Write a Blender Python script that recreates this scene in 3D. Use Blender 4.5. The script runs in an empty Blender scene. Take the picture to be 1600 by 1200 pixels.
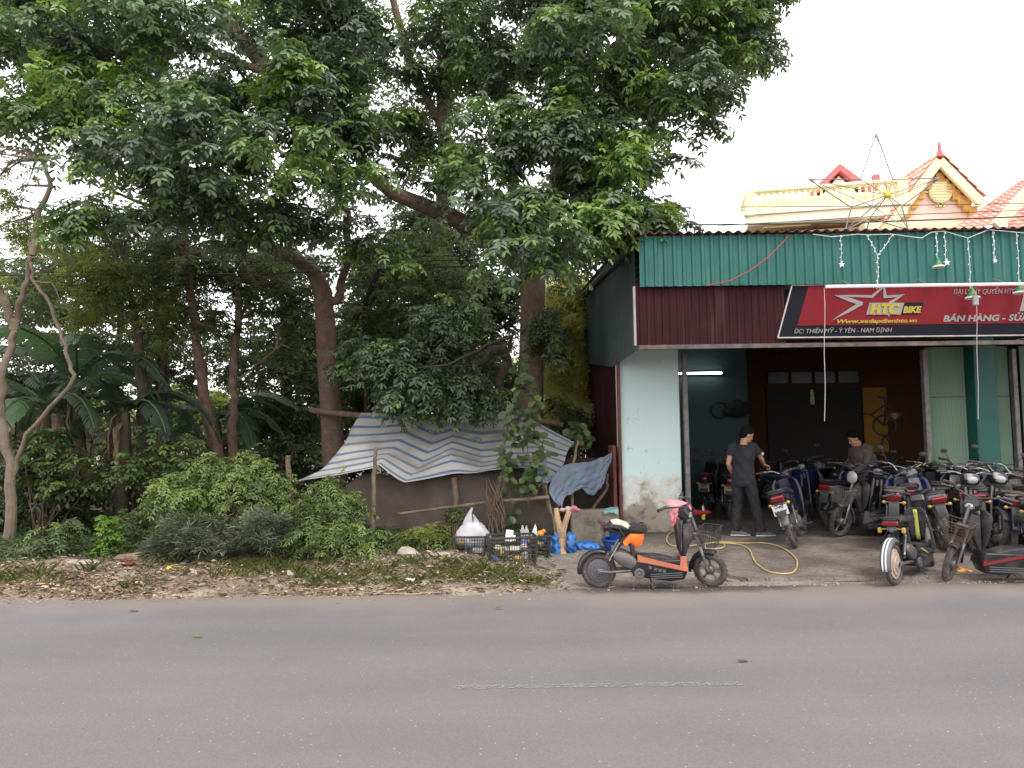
import bpy, math, random
import numpy as np
from mathutils import Vector, Matrix
random.seed(7); RNG = np.random.default_rng(11)
R = math.radians
sc = bpy.context.scene
COL = sc.collection
# ---------------------------------------------------------------- camera, sky, sun, exposure
CAMH, PITCH, ROLL, FPX = 1.65, R(4.0), R(0.8), 1200.0
cam_d = bpy.data.cameras.new('camera'); cam_d.sensor_width = 36; cam_d.lens = 27.0
cam_d.clip_start = 0.05; cam_d.clip_end = 900
cam = bpy.data.objects.new('camera', cam_d); COL.objects.link(cam); sc.camera = cam
_F = Vector((0, math.cos(PITCH), math.sin(PITCH))); _U0 = Vector((0, -math.sin(PITCH), math.cos(PITCH))); _R0 = Vector((1, 0, 0))
_Rv = _R0 * math.cos(ROLL) - _U0 * math.sin(ROLL); _Uv = _U0 * math.cos(ROLL) + _R0 * math.sin(ROLL)
cam.matrix_world = Matrix(((_Rv.x, _Uv.x, -_F.x, 0), (_Rv.y, _Uv.y, -_F.y, 0), (_Rv.z, _Uv.z, -_F.z, CAMH), (0, 0, 0, 1)))
CP = Vector((0, 0, CAMH))
def W(px, py, Y):
    d = _F + _Rv * ((px - 800) / FPX) + _Uv * ((600 - py) / FPX)
    return CP + d * (Y / d.y)
def G(px, py, z=0.0):
    d = _F + _Rv * ((px - 800) / FPX) + _Uv * ((600 - py) / FPX)
    return CP + d * ((z - CAMH) / d.z)
world = bpy.data.worlds.new('World'); sc.world = world; world.use_nodes = True
wn = world.node_tree; wn.nodes.clear()
SUN_EL, SUN_AZ = R(58), R(150)
sky = wn.nodes.new('ShaderNodeTexSky'); sky.sky_type = 'NISHITA'; sky.sun_disc = False
sky.sun_elevation = SUN_EL; sky.sun_rotation = SUN_AZ; sky.air_density = 1.5; sky.dust_density = 4.0
mixw = wn.nodes.new('ShaderNodeMix'); mixw.data_type = 'RGBA'; mixw.inputs[0].default_value = 0.86
mixw.inputs[7].default_value = (14.6, 14.2, 14.7, 1)       # cloud layer covering most of the sky
bgn = wn.nodes.new('ShaderNodeBackground'); bgn.inputs[1].default_value = 0.13
outw = wn.nodes.new('ShaderNodeOutputWorld')
wn.links.new(sky.outputs[0], mixw.inputs[6]); wn.links.new(mixw.outputs[2], bgn.inputs[0]); wn.links.new(bgn.outputs[0], outw.inputs[0])
sun_d = bpy.data.lights.new('sun', 'SUN'); sun_d.energy = 1.3; sun_d.angle = R(14); sun_d.color = (1, .95, .88)
sun = bpy.data.objects.new('sun', sun_d); COL.objects.link(sun)
sd = Vector((math.sin(SUN_AZ) * math.cos(SUN_EL), math.cos(SUN_AZ) * math.cos(SUN_EL), math.sin(SUN_EL)))
sun.rotation_euler = sd.to_track_quat('Z', 'Y').to_euler(); sun.location = sd * 40
sc.view_settings.view_transform = 'Standard'; sc.view_settings.look = 'None'
sc.view_settings.exposure = 0.5; sc.view_settings.gamma = 1.0
sc.render.engine = 'CYCLES'
sc.cycles.max_bounces = 7; sc.cycles.diffuse_bounces = 5; sc.cycles.glossy_bounces = 3
sc.cycles.transmission_bounces = 4; sc.cycles.transparent_max_bounces = 20

# ---------------------------------------------------------------- materials
def s2l(c):
    return tuple((x / 12.92 if x <= .04045 else ((x + .055) / 1.055) ** 2.4) for x in c)
MATS = {}
def mat(name, col, rough=.7, metal=0.0, var=.25, scale=6.0, bump=.0, bscale=40.0, dirt=None, dirt_amt=.45, dirt_scale=3.0, spec=.5, alpha=1.0, coat=0.0):
    """procedural principled material: base colour broken up by noise, optional dirt colour in patches, optional bump"""
    if name in MATS: return MATS[name]
    m = bpy.data.materials.new(name); m.use_nodes = True; nt = m.node_tree; N = nt.nodes; L = nt.links
    b = N['Principled BSDF']; b.inputs['Roughness'].default_value = rough; b.inputs['Metallic'].default_value = metal
    b.inputs['Specular IOR Level'].default_value = spec; b.inputs['Alpha'].default_value = alpha; b.inputs['Coat Weight'].default_value = coat
    tc = N.new('ShaderNodeTexCoord')
    no = N.new('ShaderNodeTexNoise'); no.inputs['Scale'].default_value = scale; no.inputs['Detail'].default_value = 6
    L.new(tc.outputs['Object'], no.inputs['Vector'])
    rp = N.new('ShaderNodeValToRGB'); rp.color_ramp.elements[0].position = .3; rp.color_ramp.elements[1].position = .72
    rp.color_ramp.elements[0].color = tuple(max(0, c * (1 - var)) for c in col) + (1,)
    rp.color_ramp.elements[1].color = tuple(min(1, c * (1 + var)) for c in col) + (1,)
    L.new(no.outputs['Fac'], rp.inputs['Fac'])
    src = rp.outputs['Color']
    if dirt:
        n2 = N.new('ShaderNodeTexNoise'); n2.inputs['Scale'].default_value = dirt_scale; n2.inputs['Detail'].default_value = 8; n2.inputs['Roughness'].default_value = .7
        L.new(tc.outputs['Object'], n2.inputs['Vector'])
        r2 = N.new('ShaderNodeValToRGB'); r2.color_ramp.elements[0].position = 1 - dirt_amt - .12; r2.color_ramp.elements[1].position = 1 - dirt_amt + .15
        L.new(n2.outputs['Fac'], r2.inputs['Fac'])
        mx = N.new('ShaderNodeMix'); mx.data_type = 'RGBA'; mx.inputs[7].default_value = tuple(dirt) + (1,)
        L.new(r2.outputs['Color'], mx.inputs[0]); L.new(src, mx.inputs[6]); src = mx.outputs[2]
    L.new(src, b.inputs['Base Color'])
    if bump:
        n3 = N.new('ShaderNodeTexNoise'); n3.inputs['Scale'].default_value = bscale; n3.inputs['Detail'].default_value = 5
        L.new(tc.outputs['Object'], n3.inputs['Vector'])
        bp = N.new('ShaderNodeBump'); bp.inputs['Strength'].default_value = bump; bp.inputs['Distance'].default_value = .02
        L.new(n3.outputs['Fac'], bp.inputs['Height']); L.new(bp.outputs[0], b.inputs['Normal'])
    MATS[name] = m
    return m
def leafmat(name, cols, rough=.42, trans=.3, spec=.5):
    """leaf colour picked per leaf from a ramp by the 'tint' attribute; thin leaves let some light through"""
    m = bpy.data.materials.new(name); m.use_nodes = True; nt = m.node_tree; N = nt.nodes; L = nt.links
    b = N['Principled BSDF']; b.inputs['Roughness'].default_value = rough; b.inputs['Specular IOR Level'].default_value = spec
    at = N.new('ShaderNodeAttribute'); at.attribute_name = 'tint'
    rp = N.new('ShaderNodeValToRGB'); el = rp.color_ramp.elements
    el[0].color = tuple(cols[0]) + (1,); el[0].position = 0; el[1].color = tuple(cols[-1]) + (1,); el[1].position = 1
    for k in range(1, len(cols) - 1):
        e = el.new(k / (len(cols) - 1)); e.color = tuple(cols[k]) + (1,)
    L.new(at.outputs['Fac'], rp.inputs['Fac']); L.new(rp.outputs['Color'], b.inputs['Base Color'])
    tr = N.new('ShaderNodeBsdfTranslucent'); hs = N.new('ShaderNodeHueSaturation'); hs.inputs['Value'].default_value = 1.5; hs.inputs['Saturation'].default_value = 1.1; hs.inputs['Hue'].default_value = .485
    L.new(rp.outputs['Color'], hs.inputs['Color']); L.new(hs.outputs['Color'], tr.inputs['Color'])
    mx = N.new('ShaderNodeMixShader'); mx.inputs[0].default_value = trans
    L.new(b.outputs[0], mx.inputs[1]); L.new(tr.outputs[0], mx.inputs[2]); L.new(mx.outputs[0], N['Material Output'].inputs['Surface'])
    return m
def emat(name, col, st):
    m = bpy.data.materials.new(name); m.use_nodes = True; b = m.node_tree.nodes['Principled BSDF']
    b.inputs['Base Color'].default_value = tuple(col) + (1,); b.inputs['Emission Color'].default_value = tuple(col) + (1,); b.inputs['Emission Strength'].default_value = st
    return m

# ---------------------------------------------------------------- mesh builder
def frame_of(d):
    d = d.normalized(); u = Vector((0, 0, 1)) if abs(d.z) < .9 else Vector((1, 0, 0))
    a = d.cross(u).normalized(); return a, a.cross(d).normalized()
class MB:
    def __init__(s): s.v = []; s.f = []; s.xf = None
    def add(s, vs, fs):
        o = len(s.v)
        if s.xf is not None: vs = [s.xf @ Vector(p) for p in vs]
        s.v += [tuple(p) for p in vs]; s.f += [tuple(i + o for i in f) for f in fs]; return s
    def box(s, c, d, rot=None, bev=0.0):
        c = Vector(c); hx, hy, hz = d[0] / 2, d[1] / 2, d[2] / 2
        if bev > 0:
            b = min(bev, hx * .49, hy * .49, hz * .49); vs = []; idx = {}
            for sx in (-1, 1):
                for sy in (-1, 1):
                    for sz in (-1, 1):
                        for a in range(3):
                            p = [sx * (hx - b), sy * (hy - b), sz * (hz - b)]; p[a] = (sx * hx, sy * hy, sz * hz)[a]
                            idx[(sx, sy, sz, a)] = len(vs); vs.append(Vector(p))
            fs = []
            for a in range(3):
                o = [k for k in range(3) if k != a]
                for sg in (-1, 1):
                    q = []
                    for (m, n) in ((-1, -1), (1, -1), (1, 1), (-1, 1)):
                        t = [0, 0, 0]; t[a] = sg; t[o[0]] = m; t[o[1]] = n; q.append(idx[(t[0], t[1], t[2], a)])
                    fs.append(q)
                for m in (-1, 1):
                    for n in (-1, 1):
                        t1 = [0, 0, 0]; t1[o[0]] = m; t1[o[1]] = n; t2 = list(t1); t1[a] = -1; t2[a] = 1
                        fs.append([idx[(*t1, o[0])], idx[(*t2, o[0])], idx[(*t2, o[1])], idx[(*t1, o[1])]])
            for sx in (-1, 1):
                for sy in (-1, 1):
                    for sz in (-1, 1): fs.append([idx[(sx, sy, sz, a)] for a in range(3)])
        else:
            vs = [Vector((x, y, z)) for x in (-hx, hx) for y in (-hy, hy) for z in (-hz, hz)]
            fs = [(0, 1, 3, 2), (4, 6, 7, 5), (0, 4, 5, 1), (2, 3, 7, 6), (0, 2, 6, 4), (1, 5, 7, 3)]
        if rot is not None: vs = [rot @ p for p in vs]
        return s.add([p + c for p in vs], fs)
    def tube(s, pts, r, n=8, cap=True, el=1.0):
        pts = [Vector(p) for p in pts]; k = len(pts)
        rs = r if isinstance(r, (list, tuple)) else [r] * k
        t0 = (pts[1] - pts[0]); a, b = frame_of(t0); vs = []; prev = t0.normalized()
        for i, p in enumerate(pts):
            t = (pts[min(i + 1, k - 1)] - pts[max(i - 1, 0)]).normalized()
            if t.length < .5: t = prev
            q = prev.rotation_difference(t); a = q @ a; b = q @ b; prev = t
            for j in range(n):
                an = 2 * math.pi * j / n
                vs.append(p + a * (math.cos(an) * rs[i]) + b * (math.sin(an) * rs[i] * el))
        fs = [(i * n + j, i * n + (j + 1) % n, (i + 1) * n + (j + 1) % n, (i + 1) * n + j) for i in range(k - 1) for j in range(n)]
        if cap: fs += [tuple(range(n))[::-1], tuple((k - 1) * n + j for j in range(n))]
        return s.add(vs, fs)
    def ring(s, c, ax, Rr, r, n=24, m=8, sq=1.0, a0=0, a1=2 * math.pi):
        """torus or arc of one about axis ax; sq squashes the section along the axis"""
        ax = Vector(ax).normalized(); u, v = frame_of(ax); c = Vector(c); full = abs(a1 - a0 - 2 * math.pi) < 1e-4
        cnt = n if full else n + 1; vs = []
        for i in range(cnt):
            an = a0 + (a1 - a0) * i / n; rd = u * math.cos(an) + v * math.sin(an)
            for j in range(m):
                b = 2 * math.pi * j / m; vs.append(c + rd * (Rr + r * math.cos(b)) + ax * (r * sq * math.sin(b)))
        fs = []
        for i in range(n):
            i2 = (i + 1) % cnt
            for j in range(m): fs.append((i * m + j, i * m + (j + 1) % m, i2 * m + (j + 1) % m, i2 * m + j))
        return s.add(vs, fs)
    def lathe(s, c, ax, prof, n=16, cap=True):
        """prof: list of (radius, distance along ax)"""
        ax = Vector(ax).normalized(); u, v = frame_of(ax); c = Vector(c); vs = []
        for (r, h) in prof:
            for j in range(n):
                a = 2 * math.pi * j / n; vs.append(c + ax * h + (u * math.cos(a) + v * math.sin(a)) * r)
        k = len(prof)
        fs = [(i * n + j, i * n + (j + 1) % n, (i + 1) * n + (j + 1) % n, (i + 1) * n + j) for i in range(k - 1) for j in range(n)]
        if cap: fs += [tuple(range(n))[::-1], tuple((k - 1) * n + j for j in range(n))]
        return s.add(vs, fs)
    def ell(s, c, r, rot=None, nu=12, nv=8):
        c = Vector(c); vs = []
        for i in range(1, nv):
            th = math.pi * i / nv
            for j in range(nu):
                a = 2 * math.pi * j / nu
                vs.append(Vector((r[0] * math.sin(th) * math.cos(a), r[1] * math.sin(th) * math.sin(a), r[2] * math.cos(th))))
        vs += [Vector((0, 0, r[2])), Vector((0, 0, -r[2]))]; T = len(vs) - 2; B = T + 1
        fs = [(i * nu + j, (i + 1) * nu + j, (i + 1) * nu + (j + 1) % nu, i * nu + (j + 1) % nu) for i in range(nv - 2) for j in range(nu)]
        fs += [(T, j, (j + 1) % nu) for j in range(nu)] + [(B, (nv - 2) * nu + (j + 1) % nu, (nv - 2) * nu + j) for j in range(nu)]
        if rot is not None: vs = [rot @ p for p in vs]
        return s.add([p + c for p in vs], fs)
    def prism(s, poly, y0, y1, bev=0.0, ins=None, M=None):
        """xz outline extruded along y from y0 to y1 with rounded long edges"""
        n = len(poly); cx = sum(p[0] for p in poly) / n; cz = sum(p[1] for p in poly) / n
        b = bev; ins = b if ins is None else ins
        def shr(k):
            out = []
            for (x, z) in poly:
                d = math.hypot(x - cx, z - cz) or 1e-6; q = max(.15, 1 - k / d); out.append((cx + (x - cx) * q, cz + (z - cz) * q))
            return out
        if b > 0:
            sg = 1 if y1 > y0 else -1
            lay = [(y0, shr(ins)), (y0 + sg * b * .3, shr(ins * .3)), (y0 + sg * b, poly), (y1 - sg * b, poly), (y1 - sg * b * .3, shr(ins * .3)), (y1, shr(ins))]
        else: lay = [(y0, poly), (y1, poly)]
        vs = [Vector((x, y, z)) for (y, pl) in lay for (x, z) in pl]
        fs = [(i * n + j, i * n + (j + 1) % n, (i + 1) * n + (j + 1) % n, (i + 1) * n + j) for i in range(len(lay) - 1) for j in range(n)]
        fs += [tuple(range(n))[::-1], tuple((len(lay) - 1) * n + j for j in range(n))]
        if M is not None: vs = [M @ p for p in vs]
        return s.add(vs, fs)
    def grid(s, rows):
        nr, nc = len(rows), len(rows[0])
        return s.add([p for r in rows for p in r], [(i * nc + j, i * nc + j + 1, (i + 1) * nc + j + 1, (i + 1) * nc + j) for i in range(nr - 1) for j in range(nc - 1)])
    def loft(s, rings, cap=True):
        """rings of (centre, rx vector, ry vector)"""
        n = 16; vs = []
        for (c, a, b) in rings:
            c, a, b = Vector(c), Vector(a), Vector(b)
            for j in range(n):
                t = 2 * math.pi * j / n; vs.append(c + a * math.cos(t) + b * math.sin(t))
        k = len(rings)
        fs = [(i * n + j, i * n + (j + 1) % n, (i + 1) * n + (j + 1) % n, (i + 1) * n + j) for i in range(k - 1) for j in range(n)]
        if cap: fs += [tuple(range(n))[::-1], tuple((k - 1) * n + j for j in range(n))]
        return s.add(vs, fs)
    def build(s, name, m, parent=None, smooth=35, sol=0.0, off=0.0):
        me = bpy.data.meshes.new(name); me.from_pydata(s.v, [], s.f)
        if smooth:
            me.polygons.foreach_set('use_smooth', [True] * len(me.polygons)); me.update()
            try: me.set_sharp_from_angle(angle=R(smooth))
            except Exception: pass
        me.materials.append(m); me.update()
        o = bpy.data.objects.new(name, me); COL.objects.link(o)
        if parent is not None: o.parent = parent
        if sol:
            md = o.modifiers.new('thickness', 'SOLIDIFY'); md.thickness = sol; md.offset = off
        return o
def empty(name, label, cat, loc=(0, 0, 0), rot=(0, 0, 0), group=None):
    o = bpy.data.objects.new(name, None); COL.objects.link(o); o.empty_display_size = .2
    o.location = loc; o.rotation_euler = rot; o['label'] = label; o['category'] = cat
    if group: o['group'] = group
    return o
def tag(o, label, cat, group=None, kind=None):
    o['label'] = label; o['category'] = cat
    if group: o['group'] = group
    if kind: o['kind'] = kind
    return o
def structure(o): o['kind'] = 'structure'; return o
def remeshed(mb, name, m, parent, voxel=.007, smooth=6):
    """union of overlapping volumes as one continuous skin"""
    me = bpy.data.meshes.new('tmp'); me.from_pydata(mb.v, [], mb.f); me.update()
    t = bpy.data.objects.new('tmp', me); COL.objects.link(t)
    r = t.modifiers.new('r', 'REMESH'); r.mode = 'VOXEL'; r.voxel_size = voxel; r.use_smooth_shade = True
    sm = t.modifiers.new('s', 'SMOOTH'); sm.iterations = smooth; sm.factor = .5
    dg = bpy.context.evaluated_depsgraph_get(); dg.update()
    nm = bpy.data.meshes.new_from_object(t.evaluated_get(dg)); nm.name = name
    bpy.data.objects.remove(t); nm.materials.clear(); nm.materials.append(m)
    nm.polygons.foreach_set('use_smooth', [True] * len(nm.polygons))
    o = bpy.data.objects.new(name, nm); COL.objects.link(o); o.parent = parent
    return o
def text_mesh(txt, size, m, parent, origin, shear=.25, bold=.0, width=None, name='lettering', ext=.004, xs=1.0):
    cu = bpy.data.curves.new('t', 'FONT'); cu.body = txt; cu.size = size; cu.shear = shear; cu.offset = bold; cu.extrude = ext; cu.resolution_u = 3
    t = bpy.data.objects.new('t', cu); COL.objects.link(t)
    dg = bpy.context.evaluated_depsgraph_get(); dg.update()
    me = bpy.data.meshes.new_from_object(t.evaluated_get(dg)); bpy.data.objects.remove(t)
    me.name = name; me.materials.clear(); me.materials.append(m)
    xsv = [v.co.x for v in me.vertices]
    w = (max(xsv) - min(xsv)) if xsv else 1; k = (width / w) if width else xs; x0 = min(xsv) if xsv else 0
    for v in me.vertices: v.co = Vector(((v.co.x - x0) * k, -v.co.z, v.co.y))    # upright, facing -Y
    o = bpy.data.objects.new(name, me); COL.objects.link(o); o.parent = parent; o.location = origin
    return o
def sstep(a, b, x):
    t = min(1, max(0, (x - a) / (b - a))); return t * t * (3 - 2 * t)

# ---------------------------------------------------------------- leaves
def leaves_obj(name, m, P, D, Nn, Ln, Wd, T, parent=None, fold=.18, curl=.15):
    """one mesh of many two-sided leaf blades folded on the midrib. P base, D direction, Nn normal, Ln length, Wd width, T tint"""
    n = len(P); D = D / np.linalg.norm(D, axis=1, keepdims=True)
    S = np.cross(D, Nn); S /= np.maximum(np.linalg.norm(S, axis=1, keepdims=True), 1e-6); U = np.cross(S, D)
    L = Ln[:, None]; Wh = Wd[:, None] * .5
    V = np.empty((n, 6, 3), dtype=np.float32)
    V[:, 0] = P
    V[:, 1] = P + D * L * .28 + S * Wh * .80 + U * Wh * fold * 2
    V[:, 2] = P + D * L * .76 + S * Wh * .95 + U * (Wh * fold * 2 - L * curl * .4)
    V[:, 3] = P + D * L - U * L * curl
    V[:, 4] = P + D * L * .76 - S * Wh * .95 + U * (Wh * fold * 2 - L * curl * .4)
    V[:, 5] = P + D * L * .28 - S * Wh * .80 + U * Wh * fold * 2
    base = (np.arange(n) * 6)[:, None]
    F = np.concatenate([base + np.array([[0, 1, 2, 3]]), base + np.array([[0, 3, 4, 5]])], axis=1).reshape(-1, 4)
    me = bpy.data.meshes.new(name); me.vertices.add(n * 6); me.vertices.foreach_set('co', V.reshape(-1))
    nf = len(F); me.loops.add(nf * 4); me.loops.foreach_set('vertex_index', F.reshape(-1).astype(np.int32))
    me.polygons.add(nf); me.polygons.foreach_set('loop_start', (np.arange(nf) * 4).astype(np.int32))
    at = me.attributes.new('tint', 'FLOAT', 'FACE'); at.data.foreach_set('value', np.repeat(np.clip(T, 0, 1), 2).astype(np.float32))
    me.materials.append(m); me.update(calc_edges=True); me.validate()
    o = bpy.data.objects.new(name, me); COL.objects.link(o)
    if parent is not None: o.parent = parent
    return o
def unit(a): return a / np.maximum(np.linalg.norm(a, axis=-1, keepdims=True), 1e-9)
def pinnate(C, K=8, M=5, rl=.34, ll=.13, lw=.045, droop=.55, seed=1, tone=None, elev=.25):
    """C cluster centres (n,3) -> arrays of leaflets: each cluster is a rosette of K drooping pinnate leaves"""
    g = np.random.default_rng(seed); n = len(C)
    az = g.random((n, K)) * 2 * np.pi; el = g.normal(elev, .35, (n, K))
    d = np.stack([np.cos(az) * np.cos(el), np.sin(az) * np.cos(el), np.sin(el)], -1)
    Lr = rl * g.uniform(.7, 1.2, (n, K, 1)); dr = droop * g.uniform(.5, 1.5, (n, K, 1))
    t = np.linspace(.22, 1, M)
    out = [[] for _ in range(6)]
    tone = np.zeros(n) if tone is None else tone
    lt = g.normal(0, .10, (n, K))
    for i, tt in enumerate(t):
        p = C[:, None, :] + d * Lr * tt; p[..., 2] -= (dr * Lr * tt * tt)[..., 0]
        tan = d.copy(); tan[..., 2] -= 2 * (dr[..., 0]) * tt; tan = unit(tan)
        side = unit(np.cross(tan, np.array([0, 0, 1.0]) + g.normal(0, .15, tan.shape)))
        sides = (1, -1) if i < M - 1 else (1, -1, 0)
        for sgn in sides:
            q = unit(side * sgn + tan * (.65 + .5 * (sgn == 0)) + g.normal(0, .16, tan.shape) + np.array([0, 0, -.14]))
            nn = np.cross(side, tan); nn *= np.sign(nn[..., 2:3] + 1e-6); nn = unit(nn + g.normal(0, .3, nn.shape))
            L = ll * g.uniform(.7, 1.15, (n, K)) * (1 if 0 < i else .8)
            out[0].append(p.reshape(-1, 3)); out[1].append(q.reshape(-1, 3)); out[2].append(nn.reshape(-1, 3))
            out[3].append(L.reshape(-1)); out[4].append((L * lw / ll * g.uniform(.8, 1.15, (n, K))).reshape(-1))
            out[5].append((tone[:, None] + lt + g.normal(0, .07, (n, K))).reshape(-1))
    return [np.concatenate(o) for o in out]
def blob_pts(blobs, dens, seed=3, shell=.55, rows=None):
    """points in ellipsoids (centre, radii); more towards the skin; returns points and which blob"""
    g = np.random.default_rng(seed); P = []; I = []
    for i, (c, r) in enumerate(blobs):
        r = np.array(r); n = max(3, int(dens * (r[0] * r[1] + r[1] * r[2] + r[0] * r[2])))
        d = unit(g.normal(0, 1, (n, 3))); k = 1 - shell * g.random((n, 1)) ** 1.4
        P.append(np.array(c) + d * k * r * g.uniform(.85, 1.12, (n, 1))); I += [i] * n
    return np.concatenate(P), np.array(I)
# ================================================================ GROUND, ROAD
def gz(x, y):
    """height of the ground beside and behind the road"""
    if y < 8.2: return -.03
    w = .03 * math.sin(x * 2.3 + y * 1.7) + .02 * math.sin(x * 5.1 - y * 3.1) + .012 * math.sin(x * 11 + y * 9)
    veg = 1 - sstep(-.1, .6, x)
    z = -.03 + sstep(8.25, 8.7, y) * .045
    z += veg * sstep(8.4, 10.6, y) * .16 + veg * sstep(8.3, 9, y) * w
    z += (1 - veg) * sstep(9.5, 11.5, y) * .06 + (1 - veg) * w * .15 * sstep(8.3, 9, y)
    return z
xs = list(np.concatenate([[-400, -120, -50, -25, -16], np.arange(-12, 11, .16), [14, 20, 40, 120, 400]]))
ys = list(np.concatenate([[-60, -20, 0, 7.9], np.arange(8.1, 14, .13), np.arange(14.2, 20, .5), [24, 30, 50, 120, 500]]))
mb = MB(); mb.grid([[Vector((x, y, gz(x, y))) for x in xs] for y in ys])
def ground_mat():
    m = bpy.data.materials.new('soil'); m.use_nodes = True; N = m.node_tree.nodes; L = m.node_tree.links; b = N['Principled BSDF']; b.inputs['Roughness'].default_value = .95
    ge = N.new('ShaderNodeNewGeometry')
    n1 = N.new('ShaderNodeTexNoise'); n1.inputs['Scale'].default_value = 2.2; n1.inputs['Detail'].default_value = 9; n1.inputs['Roughness'].default_value = .65
    n2 = N.new('ShaderNodeTexNoise'); n2.inputs['Scale'].default_value = 34; n2.inputs['Detail'].default_value = 6
    L.new(ge.outputs['Position'], n1.inputs['Vector']); L.new(ge.outputs['Position'], n2.inputs['Vector'])
    r1 = N.new('ShaderNodeValToRGB'); e = r1.color_ramp.elements; e[0].position = .33; e[0].color = (.085, .066, .047, 1); e[1].position = .66; e[1].color = (.34, .285, .22, 1)
    k = e.new(.5); k.color = (.20, .16, .12, 1)
    L.new(n1.outputs['Fac'], r1.inputs['Fac'])
    # beaten concrete-grey yard right of the crates
    sx = N.new('ShaderNodeSeparateXYZ'); L.new(ge.outputs['Position'], sx.inputs[0])
    mr = N.new('ShaderNodeMapRange'); mr.inputs[1].default_value = -.3; mr.inputs[2].default_value = .5; L.new(sx.outputs['X'], mr.inputs[0])
    r2 = N.new('ShaderNodeValToRGB'); e = r2.color_ramp.elements; e[0].position = .3; e[0].color = (.12, .10, .08, 1); e[1].position = .7; e[1].color = (.27, .235, .195, 1)
    L.new(n1.outputs['Fac'], r2.inputs['Fac'])
    mx = N.new('ShaderNodeMix'); mx.data_type = 'RGBA'; L.new(mr.outputs[0], mx.inputs[0]); L.new(r1.outputs[0], mx.inputs[6]); L.new(r2.outputs[0], mx.inputs[7])
    m2 = N.new('ShaderNodeMix'); m2.data_type = 'RGBA'; m2.blend_type = 'OVERLAY'; m2.inputs[0].default_value = .6; L.new(mx.outputs[2], m2.inputs[6]); L.new(n2.outputs['Fac'], m2.inputs[7])
    L.new(m2.outputs[2], b.inputs['Base Color'])
    bp = N.new('ShaderNodeBump'); bp.inputs['Strength'].default_value = .7; bp.inputs['Distance'].default_value = .03; L.new(n2.outputs['Fac'], bp.inputs['Height']); L.new(bp.outputs[0], b.inputs['Normal'])
    return m
structure(mb.build('ground', ground_mat()))

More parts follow.
